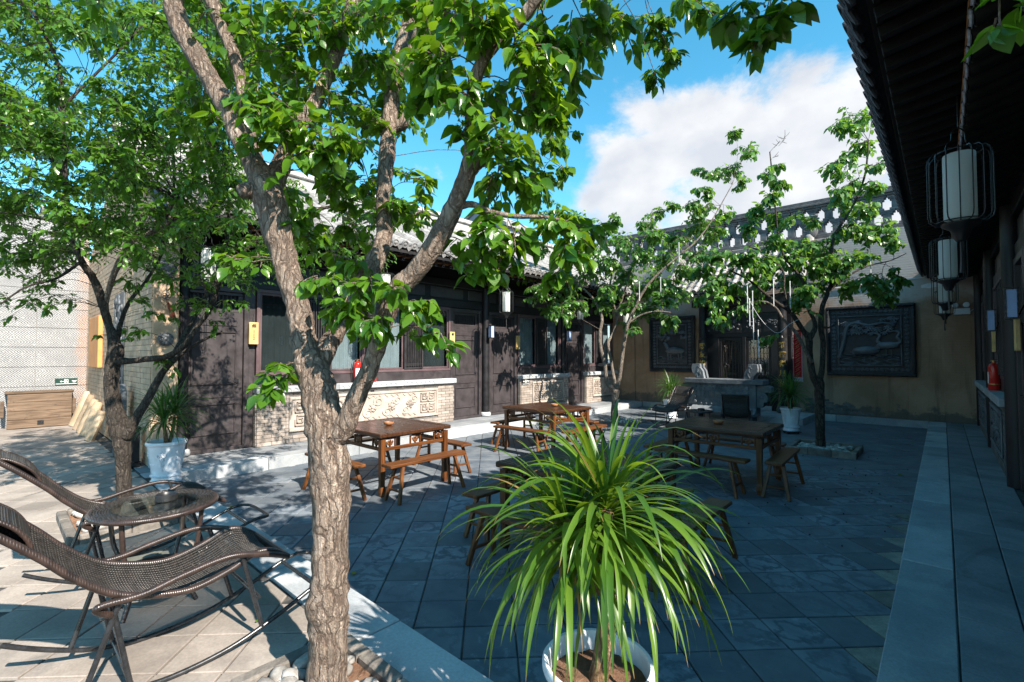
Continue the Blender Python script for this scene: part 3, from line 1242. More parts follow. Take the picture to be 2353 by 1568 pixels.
def brick_face(parent, org, X, side, y0, y1, z0, z1, hole=None, mat='grey_brick', bl=.245, bh=.066, t=.016, along=1, fixed=0.):
    """running-bond bricks proud of a mortar face; along=1: wall in plane x=X, along=0: wall in plane y=X"""
    um = MB()
    um.cbox(-.5, .5, -.5, .5, -.5, .5, .06)
    ume = um.mesh('brick', mat)
    z = z0
    k = 0
    nb = 0
    while z < z1 - .02:
        zt = min(z + bh, z1)
        y = y0 - (bl / 2 if k % 2 else 0)
        while y < y1:
            a, b = max(y, y0), min(y + bl, y1)
            segs = [(a, b)]
            if hole and not (zt <= hole[2] or z >= hole[3]):
                segs = [s_ for s_ in ((a, min(b, hole[0])), (max(a, hole[1]), b)) if s_[1] - s_[0] > .02]
            for p, q in segs:
                if q - p < .03:
                    continue
                c = Vector((X + side * t / 2, (p + q) / 2, (z + zt) / 2))
                sc = (t, q - p - .007, zt - z - .007)
                if along == 0:
                    c = Vector(((p + q) / 2, X + side * t / 2, (z + zt) / 2))
                    sc = (q - p - .007, t, zt - z - .007)
                shared('brick', ume, parent, c - Vector(org), (0, 0, 0), sc)
                nb += 1
            y += bl
        z += bh
        k += 1
    return nb


def west_house():
    org = Vector((XW, 8.4, HP))
    hs = thing('row_house', 'long dark timber house with grey tiled roof along the left side of the courtyard', 'house', org)
    D = lambda: MB(org)
    Y0, Y1 = 1.55, YB
    # masonry body behind the timber front
    m = D()
    m.box(-15.05, XW - .62, Y0 + .02, Y1, HP, 3.9)
    m.build('wall', 'room_dark', hs)
    # timber front: apron, lintels, top panels
    cols = [2.0, 5.31, 8.67, 12.1]
    for (a, b) in ((3.06, 7.52), (9.95, 12.2), (13.2, Y1)):
        m = D()
        m.cbox(XW - .10, XW + .0, a, b, 1.20, 1.385, .004)      # apron under window
        m.build('window_apron', 'plum_paint', hs)
    m = D()
    m.cbox(XW - .12, XW - .002, Y0 + .3, Y1, 2.92, 3.10, .006)
    m.cbox(XW - .12, XW + .02, Y0 + .3, Y1, 3.43, 3.60, .01)
    m.build('lintel', 'black_paint', hs)
    m = D()
    m.box(XW - .12, XW - .05, Y0 + .3, Y1, 3.10, 3.43)
    m.build('frieze', 'black_paint', hs)
    for i in range(11):
        a = 2.1 + i * 1.19
        m = D()
        m.cbox(XW - .05, XW - .03, a + .06, a + 1.08, 3.14, 3.39, .01)
        m.build('frieze_panel', 'plum_paint', hs)
    # columns on drum bases
    cm = MB()
    cm.tube([(0, 0, 0), (0, 0, 1.7), (0, 0, 3.4)], [.098, .096, .092], 18)
    cme = cm.mesh('column', 'black_paint'); smooth_mesh(cme, 40)
    bm = MB(); bm.lathe([(.10, 0), (.135, .02), (.145, .06), (.13, .10), (.10, .115)], 18)
    bme = bm.mesh('column_base', 'kerb_stone'); smooth_mesh(bme, 40)
    for y in cols:
        o = shared('column', cme, hs, Vector((XW + .03, y, HP)) - org)
        shared('column_base', bme, o, (0, 0, 0))
    # bracket sets under the eave
    for y in cols + [14.9]:
        m = D()
        for k in range(3):
            m.cbox(XW + .02, XW + .18 + .16 * k, y - .05, y + .05, 3.42 + .09 * k, 3.49 + .09 * k, .012)
            m.cbox(XW + .08 + .14 * k, XW + .16 + .14 * k, y - .16 - .05 * k, y + .16 + .05 * k, 3.45 + .09 * k, 3.51 + .09 * k, .012)
        m.build('bracket', 'eave_wood', hs)
    for a, b in ((1.80, 1.945), (2.985, 3.085), (8.535, 8.825), (9.915, 9.975), (11.995, 12.205), (5.195, 5.425), (13.215, 13.237)):
        m = D(); m.cbox(XW - .10, XW - .02, a, b, HP, 2.915, .004)
        m.build('post', 'plum_paint', hs)
    # doors: jambs then leaves
    for y0, y1 in ((1.98, 2.95), (7.53, 8.50), (8.86, 9.88), (12.24, 13.18)):
        m = D()
        for p, q in ((y0 - .03, y0 + .05), (y1 - .05, y1 + .03)):
            m.cbox(XW - .08, XW + .015, p, q, HP, 2.91, .005)
        m.cbox(XW - .08, XW + .012, y0 + .051, y1 - .051, 2.82, 2.91, .004)
        m.cbox(XW - .10, XW + .03, y0 + .051, y1 - .051, HP, HP + .06, .006)
        m.build('door_frame', 'plum_paint', hs)
        door_leaf(hs, org, y0 + .055, y1 - .055, HP + .06, 2.815, XW - .035)
    # windows
    for y0, y1, fl in ((3.10, 5.19, False), (5.43, 7.50, True), (9.98, 11.99, False), (13.24, 15.12, False)):
        window_bay(hs, org, y0, y1, 1.39, 2.915, XW - .01, 1, (.40, .26, .34), fl, (0,) if y0 < 4 else (2,) if fl else ())
    # brick sill walls with carved panels and stone sills
    for (y0, y1, h0, h1) in ((3.08, 7.51, 3.62, 7.02), (9.97, 12.22, 10.45, 11.95), (13.24, 15.16, 13.62, 14.95)):
        m = D()
        m.box(XW + .001, XW + .115, y0, y1, HP, 1.085)
        sw = m.build('sill_wall', 'mortar', hs)
        brick_face(sw, org, XW + .115, 1, y0, y1, HP + .005, 1.08, (h0, h1, .36, 1.0))
        nb = brick_face(sw, org, y0, -1, XW + .01, XW + .11, HP + .005, 1.08, None, along=0)
        relief_low(sw, org, h0 + .005, h1 - .005, .365, .995, XW + .117, 1)
        n = max(1, round((y1 - y0) / 1.5))
        for k in range(n):
            a, b = y0 - .03 + (y1 - y0 + .06) * k / n, y0 - .03 + (y1 - y0 + .06) * (k + 1) / n
            m = D()
            m.cbox(XW - .0, XW + .20, a + .002, b - .002, 1.087, 1.20, .012)
            # carved leaf row on the nosing
            for q in range(int((b - a) / .12)):
                yy = a + .06 + q * .12
                m.tube([(XW + .20, yy - .045, 1.12), (XW + .207, yy - .015, 1.165), (XW + .207, yy + .015, 1.165), (XW + .20, yy + .045, 1.12)], .008, 5)
            m.build('sill_slab', 'kerb_stone', sw)
    # rafters, flying rafters, eave boards
    rm = MB()
    rm.tube([(-.95, 0, .30), (0, 0, 0)], .046, 10)
    rme = rm.mesh('rafter', 'eave_wood'); smooth_mesh(rme, 40)
    em = MB()
    for a0, a1 in ((.3, 2.6), (3.4, 5.8)):
        em.tube([(.004, .026 * cos(a0 + (a1 - a0) * i / 7), .026 * sin(a0 + (a1 - a0) * i / 7)) for i in range(8)], .006, 5)
    eme = em.mesh('rafter_mark', 'white_mark')
    fm = MB()
    fm.bar((-1.0, 0, .14), (0, 0, 0), .058, .064, .004)
    fme = fm.mesh('flying_rafter', 'eave_wood')
    wm = MB(); wm.cbox(0, .004, -.028, .028, -.03, .03, .001)
    wme = wm.mesh('rafter_tip', 'white_mark')
    n = int((Y1 - Y0) / .205)
    for k in range(n):
        y = Y0 + .1 + k * .205
        o = shared('rafter', rme, hs, Vector((-8.0, y, 3.69)) - org)
        shared('rafter_mark', eme, o, (.002, 0, 0))
        o = shared('flying_rafter', fme, hs, Vector((-7.62, y + .10, 3.735)) - org)
        shared('rafter_tip', wme, o, (.001, 0, 0))
    m = D()
    m.cbox(-8.06, -8.02, Y0, Y1, 3.735, 3.80, .004)
    m.cbox(-7.66, -7.60, Y0, Y1, 3.775, 3.815, .004)
    m.build('eave_board', 'eave_orange', hs)
    m = D()
    m.add([(-7.58, Y0, 3.812), (-7.58, Y1, 3.812), (-9.0, Y1, 4.07), (-9.0, Y0, 4.07)], [(0, 1, 2, 3)])
    m.add([(-7.58, Y0, 3.822), (-7.58, Y1, 3.822), (-9.0, Y1, 4.08), (-9.0, Y0, 4.08)], [(3, 2, 1, 0)])
    m.build('eave_soffit', 'eave_wood', hs)
    m = D(); m.box(XW - .64, XW - .05, Y0 + .2, Y1, 3.6, 4.02)
    m.build('wall_plate', 'eave_wood', hs)
    # roof
    E0, R0 = Vector((-7.45, 0, 3.83)), Vector((-11.3, 0, 5.72))
    sl = (R0 - E0)
    L = sl.length
    sd = sl.normalized()
    nd = Vector((-sd.z, 0, sd.x))
    if nd.z < 0:
        nd = -nd

    def f(u, s, n_):
        curve = -.05 * sin(pi * min(1, max(0, s / L)))
        p = E0 + sd * s + nd * (n_ + curve)
        return Vector((p.x, Y0 - .05 + u, p.z)) - org
    rb = MB()
    P = [f(0, 0, -.09), f(0, L, -.05), f(Y1 - Y0 + .05, L, -.05), f(Y1 - Y0 + .05, 0, -.09)]
    rb.add([tuple(p) for p in P] + [tuple(p + Vector((0, 0, -.06))) for p in P], [(0, 1, 2, 3), (7, 6, 5, 4), (0, 4, 5, 1), (1, 5, 6, 2), (2, 6, 7, 3), (3, 7, 4, 0)])
    rf = rb.build('roof', 'eave_wood', hs)
    roof_tiles(rf, f, Y1 - Y0 + .05, L, .208)
    m = D()
    m.cbox(-11.45, -11.2, Y0 - .1, Y1 + .1, 5.55, 5.95, .02)
    m.cbox(-11.52, -11.13, Y0 - .12, Y1 + .1, 5.95, 6.02, .02)
    m.tube([(-11.32, Y0 - .15, 6.05), (-11.32, Y1 + .1, 6.05)], .09, 10)
    m.build('ridge', 'roof_tile', rf)
    m = D()                                    # back slope, unseen but there
    m.add([(-11.3, Y0, 5.7), (-11.3, Y1, 5.7), (-15.1, Y1, 3.9), (-15.1, Y0, 3.9)], [(0, 1, 2, 3)])
    m.build('back_slope', 'roof_tile', rf)
    # gable end in warm brick, towards the camera
    g = D()
    poly = [(-15.0, HP), (-8.30, HP), (-8.30, 3.62), (-8.05, 3.80), (-8.05, 3.86), (-11.3, 5.62), (-15.0, 3.95)]
    g.prism(poly, lambda a, b: (a, Y0 - .02, b), (0, .27, 0))
    gb = g.build('gable_wall', 'mortar', hs)
    um = MB(); um.cbox(-.5, .5, -.5, .5, -.5, .5, .05)
    ume = um.mesh('brick', 'warm_brick')
    rest = D()
    cnt = 0
    z, k = HP + .01, 0
    while z < 5.4:
        bh = .082
        x = -8.302 - (.16 if k % 2 else 0)
        xl = -14.98 if z < 3.95 else -11.3 - (5.62 - z) * 2.2
        xr = -8.302 if z < 3.6 else -8.05 - max(0, z - 3.86) * 1.85 - .2
        x = xr
        first = True
        while x > xl + .05:
            ln = .16 if (first and k % 2) else .32
            first = False
            a = max(xl, x - ln)
            if x - a > .04:
                jit = random.uniform(0, .004)
                if x > -10.6 and .3 < z < 3.5 and cnt < 290:
                    shared('brick', ume, gb, Vector(((x + a) / 2, Y0 - .02 - .006 - jit / 2, z + bh / 2)) - org, (0, 0, 0), (x - a - .006, .012 + jit, bh - .006))
                    cnt += 1
                else:
                    rest.cbox(a + .003, x - .003, Y0 - .032 - jit, Y0 - .02, z + .003, z + bh - .003, .002)
            x -= ln
        z += bh
        k += 1
    rest.build('brickwork', 'warm_brick', gb, kind='stuff', label='warm brick courses of the gable wall')
    # front of the gable pier: smooth warm face with two round carved bosses
    m = D()
    m.cbox(-8.30, -8.25, Y0 - .025, Y0 + .27, HP + .35, 3.62, .006)
    m.build('pier_face', 'warm_brick', gb)
    m = D()
    m.cbox(-8.31, -8.22, Y0 - .04, Y0 + .29, HP, HP + .35, .01)
    m.build('pier_foot', 'kerb_stone', gb)
    m = D()
    m.box(-9.0, -8.31, Y0 + .251, Y0 + .29, HP, 3.62)
    m.build('pier_body', 'warm_brick', gb)
    for zz, rr in ((1.98, .10), (3.0, .125)):
        m = D()
        c = Vector((-8.25, Y0 + .12, zz))
        prof = [(rr, -.01), (rr, .03), (rr * .86, .04), (rr * .80, .022), (rr * .6, .025), (rr * .4, .05), (.001, .06)]
        Mx = Matrix(((0, 0, 1), (0, 1, 0), (1, 0, 0))).to_4x4()
        m.lathe(prof, 22, tuple(c), M=Mx)
        for q in range(9):
            a = q * 2.4
            m.blob((c.x + .045, c.y + rr * .5 * cos(a), c.z + rr * .5 * sin(a)), (.02, .034, .03), q, 7, 5, .5)
        m.build('carved_boss', 'slate_relief', gb, smooth=45)
    m = D()
    m.cbox(-8.36, -8.12, Y0 - .06, Y0 + .30, 3.62, 3.70, .01)
    m.cbox(-8.36, -8.06, Y0 - .08, Y0 + .32, 3.70, 3.80, .01)
    m.build('pier_cap', 'grey_brick', gb)
    # dark carved panel set in the gable
    m = D()
    m.cbox(-11.15, -10.30, Y0 - .06, Y0 - .034, 1.15, 2.85, .008)
    cp = m.build('carved_panel', 'slate_relief', gb)
    m = D()
    for i in range(60):
        m.blob((-11.05 + random.random() * .68, Y0 - .065, 1.22 + random.random() * 1.55), (.05, .03, .07), i, 7, 5, .7)
    m.build('carving', 'slate_relief', cp, smooth=True)
    return hs


west_house()

# ------------------------------------------------------------------ east house: seen from under its own eave
def east_house():
    Y0, Y1 = 1.43, YB
    org = Vector((XE, 8.6, HP))
    hs = thing('porch_house', 'dark timber house with a deep tiled eave along the right side of the courtyard', 'house', org)
    D = lambda: MB(org)
    m = D()
    m.box(XE + .16, 4.1, Y0 + .25, Y1 + .35, HP, 3.9)
    m.build('wall', 'room_dark', hs)
    # timber front
    m = D()
    m.cbox(XE + .002, XE + .12, Y0 + .26, Y1, 2.90, 3.08, .006)
    m.cbox(XE - .02, XE + .12, Y0 + .26, Y1, 3.42, 3.60, .01)
    m.build('lintel', 'black_paint', hs)
    m = D()
    m.box(XE + .05, XE + .15, Y0 + .26, Y1, 3.08, 3.42)
    m.build('frieze', 'black_paint', hs)
    for i in range(10):
        a = 2.6 + i * 1.24
        m = D(); m.cbox(XE + .03, XE + .05, a + .08, a + 1.12, 3.12, 3.38, .01)
        m.build('frieze_panel', 'plum_paint', hs)
    cm = MB(); cm.tube([(0, 0, 0), (0, 0, 1.7), (0, 0, 3.4)], [.098, .096, .092], 18)
    cme = cm.mesh('column', 'black_paint'); smooth_mesh(cme, 40)
    for y in (5.3, 8.3, 11.6, 15.0):
        shared('column', cme, hs, Vector((XE - .02, y, HP)) - org)
    for y0, y1 in ((6.3, 7.25), (7.35, 8.18), (4.1, 5.1)):
        m = D()
        for p, q in ((y0 - .03, y0 + .05), (y1 - .05, y1 + .03)):
            m.cbox(XE - .015, XE + .08, p, q, HP, 2.90, .005)
        m.cbox(XE - .012, XE + .08, y0 + .051, y1 - .051, 2.82, 2.90, .004)
        m.build('door_frame', 'plum_paint', hs)
        door_leaf(hs, org, y0 + .055, y1 - .055, HP + .01, 2.815, XE + .035, 'plum_paint', -1)
    for y0, y1 in ((8.55, 11.45), (11.75, 14.7)):
        window_bay(hs, org, y0, y1, 1.39, 2.90, XE + .01, -1, (.38, .27, .35))
    for y0, y1 in ((8.75, 11.4), (11.8, 14.75)):
        m = D()
        m.box(XE - .07, XE + .10, y0, y1, HP, 1.085)
        sw = m.build('sill_wall', 'mortar', hs)
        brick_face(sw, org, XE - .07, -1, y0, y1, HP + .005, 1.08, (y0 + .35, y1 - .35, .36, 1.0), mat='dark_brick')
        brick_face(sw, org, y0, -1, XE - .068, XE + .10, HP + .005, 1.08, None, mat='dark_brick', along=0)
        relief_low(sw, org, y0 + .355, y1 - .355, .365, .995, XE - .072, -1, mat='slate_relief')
        m = D()
        m.cbox(XE - .15, XE + .02, y0 - .04, y1 + .03, 1.087, 1.20, .012)
        m.build('sill_slab', 'kerb_stone', sw)
        m = D(); m.cbox(XE - .0, XE + .10, y0, y1, 1.201, 1.385, .004)
        m.build('window_apron', 'plum_paint', hs)
    # rafters: round ones end in painted eyes, square flying rafters carry the eave
    rm = MB(); rm.tube([(1.05, 0, .32), (0, 0, 0)], .056, 12)
    rme = rm.mesh('rafter', 'eave_wood'); smooth_mesh(rme, 40)
    dm = MB()
    Mx = Matrix(((0, 0, -1), (0, 1, 0), (1, 0, 0))).to_4x4()
    dm.lathe([(.055, 0), (.055, .003), (.050, .004), (.001, .004)], 16, M=Mx)
    dme = dm.mesh('rafter_eye', 'slate_relief')
    em = MB()
    em.tube([(-.006, .036 * cos(a), .036 * sin(a)) for a in [.4 + i * .42 for i in range(13)]], .010, 5)
    em.tube([(-.006, .013 * cos(a), .013 * sin(a)) for a in [3.4 + i * .42 for i in range(9)]], .005, 5)
    eme = em.mesh('rafter_mark', 'white_mark')
    fm = MB(); fm.bar((1.0, 0, .16), (0, 0, 0), .060, .068, .004)
    fme = fm.mesh('flying_rafter', 'eave_wood')
    n = int((Y1 - Y0) / .205)
    for k in range(n):
        y = Y0 + .1 + k * .205
        o = shared('rafter', rme, hs, Vector((.15, y, 3.50)) - org)
        shared('rafter_eye', dme, o, (-.001, 0, 0))
        shared('rafter_mark', eme, o, (0, 0, 0))
        shared('flying_rafter', fme, hs, Vector((-.24, y + .10, 3.64)) - org)
    m = D(); m.cbox(.135, .165, Y0, Y1, 3.56, 3.60, .004)
    m.build('eave_board', 'eave_orange', hs)
    m = D()
    m.cbox(-.27, -.21, Y0, Y1, 3.682, 3.72, .004)
    m.build('eave_batten', 'eave_wood', hs)
    m = D()
    P = [(-.28, 3.722), (1.3, 3.975)]
    m.box(XE - .05, XE + .3, Y0 + .2, Y1, 3.6, 3.86)
    m.build('wall_plate', 'eave_wood', hs)
    m = D()
    m.add([(-.28, Y0, 3.722), (-.28, Y1, 3.722), (1.3, Y1, 3.975), (1.3, Y0, 3.975)] + [(-.28, Y0, 3.735), (-.28, Y1, 3.735), (1.3, Y1, 3.99), (1.3, Y0, 3.99)],
          [(0, 3, 2, 1), (4, 5, 6, 7), (0, 1, 5, 4), (2, 3, 7, 6), (1, 2, 6, 5), (3, 0, 4, 7)])
    m.build('eave_soffit', 'eave_wood', hs)
    E0, R0 = Vector((-.365, 0, 3.765)), Vector((3.2, 0, 5.45))
    sl = R0 - E0
    L = sl.length
    sd = sl.normalized()
    nd = Vector((-sd.z, 0, sd.x))

    def f(u, s, n_):
        p = E0 + sd * s + nd * (n_ - .05 * sin(pi * min(1, max(0, s / L))))
        return Vector((p.x, Y1 - u, p.z)) - org
    W = Y1 - Y0 + .03
    rb = MB()
    P = [f(0, .05, -.06), f(0, L, -.05), f(W, L, -.05), f(W, .05, -.06)]
    rb.add([tuple(p) for p in P] + [tuple(p + Vector((0, 0, -.05))) for p in P], [(0, 1, 2, 3), (7, 6, 5, 4), (0, 4, 5, 1), (1, 5, 6, 2), (2, 6, 7, 3), (3, 7, 4, 0)])
    rf = rb.build('roof', 'eave_wood', hs)
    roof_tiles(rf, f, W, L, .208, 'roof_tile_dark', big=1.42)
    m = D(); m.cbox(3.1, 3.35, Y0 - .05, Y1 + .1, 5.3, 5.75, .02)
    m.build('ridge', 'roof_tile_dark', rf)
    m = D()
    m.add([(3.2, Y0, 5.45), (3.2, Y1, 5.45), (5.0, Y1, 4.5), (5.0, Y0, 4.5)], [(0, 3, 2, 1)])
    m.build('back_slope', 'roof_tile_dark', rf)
    g = D()
    g.prism([(.55, HP), (4.1, HP), (4.1, 4.9), (3.2, 5.4), (.2, 3.98), (.2, 3.8), (.55, 3.6)], lambda a, b: (a, Y0 + .02, b), (0, .22, 0))
    g.build('gable_wall', 'grey_brick', hs)


east_house()


# ------------------------------------------------------------------ the gate wall that closes the yard
def openwork(parent, org, x0, x1, z0, z1, y):
    """parapet of spaced bricks: two tiers of posts with corbelled heads, sky between"""
    h = (z1 - z0) / 2
    step = .36
    pm = MB()
    pm.cbox(-.085, .085, -.11, .11, .055, h - .11, .006)
    pme = pm.mesh('openwork_post', 'parapet_brick')
    cm = MB(); cm.cbox(-.165, .165, -.115, .115, 0, .052, .006)
    cme = cm.mesh('corbel_brick', 'parapet_brick')
    nm = MB(); nm.cbox(-.125, .125, -.113, .113, 0, .052, .006)
    nme = nm.mesh('neck_brick', 'parapet_brick')
    for tier in (0, 1):
        x = x0 + step * (.5 if tier else 1.0)
        zz = z0 + tier * h
        while x < x1 - .1:
            b = Vector((x, y, zz)) - org
            shared('openwork_post', pme, parent, b)
            shared('corbel_brick', cme, parent, b + Vector((0, 0, h - .054)))
            shared('neck_brick', nme, parent, b + Vector((0, 0, h - .108)))
            shared('neck_brick', nme, parent, b + Vector((0, 0, .002)))
            x += step


def wall_relief(parent, org, x0, x1, z0, z1, Y, seed, motif):
    """big slate relief on the gate wall, facing -y"""
    rnd = random.Random(seed)
    m = MB(org)
    m.cbox(x0, x1, Y - .05, Y - .001, z0, z1, .006)
    pn = m.build('relief_panel', 'slate_dark', parent)
    m = MB(org)
    e = .085
    for a, b, c, d in ((x0, x1, z0, z0 + e), (x0, x1, z1 - e, z1), (x0, x0 + e, z0 + e + .001, z1 - e - .001), (x1 - e, x1, z0 + e + .001, z1 - e - .001)):
        m.cbox(a, b, Y - .13, Y - .051, c, d, .028)
    n = int((x1 - x0) / .09)
    for k in range(n):
        xx = x0 + e + (x1 - x0 - 2 * e) * (k + .5) / n
        for zz in (z0 + e / 2, z1 - e / 2):
            m.bar((xx - .03, Y - .128, zz - .022), (xx + .03, Y - .128, zz + .022), .02, .02, .006)
    n = int((z1 - z0) / .09)
    for k in range(n):
        zz = z0 + e + (z1 - z0 - 2 * e) * (k + .5) / n
        for xx in (x0 + e / 2, x1 - e / 2):
            m.bar((xx - .022, Y - .128, zz - .03), (xx + .022, Y - .128, zz + .03), .02, .02, .006)
    m.build('rope_frame', 'slate_dark', pn, smooth=45)
    i0, i1, j0, j1 = x0 + .26, x1 - .26, z0 + .26, z1 - .26
    m = MB(org)
    for a, b, c, d in ((i0, i1, j0, j0 + .03), (i0, i1, j1 - .03, j1), (i0, i0 + .03, j0 + .031, j1 - .031), (i1 - .03, i1, j0 + .031, j1 - .031)):
        m.cbox(a, b, Y - .095, Y - .051, c, d, .01)
    m.build('inner_frame', 'slate_relief', pn)
    # flower border between the frames
    m = MB(org)
    for k in range(60):
        t = k / 60
        per = [(x0 + .17 + t * 4 * (x1 - x0 - .34), z1 - .17), (x1 - .17, z1 - .17 - (t - .25) * 4 * (z1 - z0 - .34)), (x1 - .17 - (t - .5) * 4 * (x1 - x0 - .34), z0 + .17), (x0 + .17, z0 + .17 + (t - .75) * 4 * (z1 - z0 - .34))][min(3, int(t * 4))]
        for q in range(4):
            a = q * 1.57 + k
            m.blob((per[0] + .028 * cos(a), Y - .055, per[1] + .022 * sin(a)), (.026, .018, .02), k + q, 6, 5, .4)
    m.build('flower_border', 'slate_relief', pn, smooth=True, kind='stuff', label='carved flower border between the two frames')
    w, h = i1 - i0, j1 - j0
    P = lambda a, b, d=.085: (i0 + a * w, Y - d, j0 + b * h)
    if motif == 'cranes':
        m = MB(org)
        pts = crom([P(.02, .15), P(.10, .5), P(.16, .78), P(.30, .86), P(.5, .8), P(.72, .84), P(.9, .78)], 6)
        m.tube([tuple(p) for p in pts], [.055 - .025 * i / len(pts) for i in range(len(pts))], 7)
        m.build('carved_branch', 'slate_relief', pn, smooth=True)
        m = MB(org)
        for k in range(26):
            cx, cz = .08 + .86 * rnd.random(), .66 + .3 * rnd.random()
            for q in range(5):
                a = q * .6 - 1.2 + rnd.random() * .3
                s, c = sin(a), cos(a)
                b0 = P(cx, cz)
                m.bar(b0, (b0[0] + s * .105, b0[1] - .025, b0[2] - c * .09), .036, .022, .008)
        m.build('carved_leaves', 'slate_relief', pn, kind='stuff', label='carved maple leaves')
        for bx, bz, sc, fl in ((.47, .30, 1.0, 1), (.80, .40, .8, 1)):
            m = MB(org)
            b0 = P(bx, bz, .10)
            S = .31 * sc
            m.blob((b0[0] - .1 * S, b0[1], b0[2]), (S * .95, .085, S * .36), seed, 12, 9, .15)
            neck = crom([(b0[0] + S * .55, b0[1], b0[2] + S * .12), (b0[0] + S * .95, b0[1], b0[2] + S * .35), (b0[0] + S * .70, b0[1], b0[2] + S * .8), (b0[0] + S * .85, b0[1], b0[2] + S * 1.25), (b0[0] + S * .5, b0[1], b0[2] + S * 1.42), (b0[0] + S * .05, b0[1], b0[2] + S * 1.36)], 5)
            m.tube([tuple(p) for p in neck], [max(.008, .045 * sc * (1 - i / len(neck)) + .012) for i in range(len(neck))], 8)
            for lg in (-.15, .2):
                m.tube([(b0[0] + lg * S, b0[1] + .01, b0[2] - S * .25), (b0[0] + lg * S * 1.2, b0[1] + .01, b0[2] - S * 1.0)], .010, 6)
            for q in range(7):
                m.bar((b0[0] - S * .2 * 1, b0[1] - .035, b0[2] + S * (.15 - .07 * q)), (b0[0] - S * (1.15 - .04 * q), b0[1] - .02, b0[2] - S * (.10 + .03 * q)), .03, .016, .006)
            m.build('carved_crane', 'slate_relief', pn, smooth=50)
    else:
        m = MB(org)
        b0 = P(.60, .34, .075)
        S = .3
        m.blob((b0[0], b0[1], b0[2]), (S, .10, S * .42), seed, 12, 9, .2)
        m.tube([tuple(p) for p in crom([(b0[0] - S * .7, b0[1], b0[2] + .05), (b0[0] - S * 1.0, b0[1], b0[2] + S * .7), (b0[0] - S * 1.2, b0[1], b0[2] + S * .95)], 5)], [.075, .072, .068, .064, .06, .055, .05, .05, .048, .044, .03], 8)
        for lx in (-.7, -.4, .45, .75):
            m.tube([(b0[0] + lx * S, b0[1], b0[2] - S * .2), (b0[0] + lx * S * 1.05, b0[1], b0[2] - S * .65), (b0[0] + lx * S * .98, b0[1], b0[2] - S * 1.05)], [.04, .022, .016], 7)
        m.build('carved_deer', 'slate_relief', pn, smooth=50)
        m = MB(org)
        for k in range(40):
            cx, cz = .05 + .9 * rnd.random(), (.60 + .36 * rnd.random())
            m.blob(P(cx, cz, .06), (.075, .06, .055), k, 7, 5, .7)
        m.build('carved_foliage', 'slate_relief', pn, smooth=True, kind='stuff', label='carved pine foliage')
    m = MB(org)
    for k in range(9):
        zb = .04 + .16 * rnd.random()
        pts = [P(.02 + .96 * i / 20, zb + .03 * sin(i * .8 + k * 2.1), .06) for i in range(21)]
        m.tube(pts, .017, 5)
    m.build('carved_waves', 'slate_relief', pn, smooth=True, kind='stuff', label='carved waves and grass')


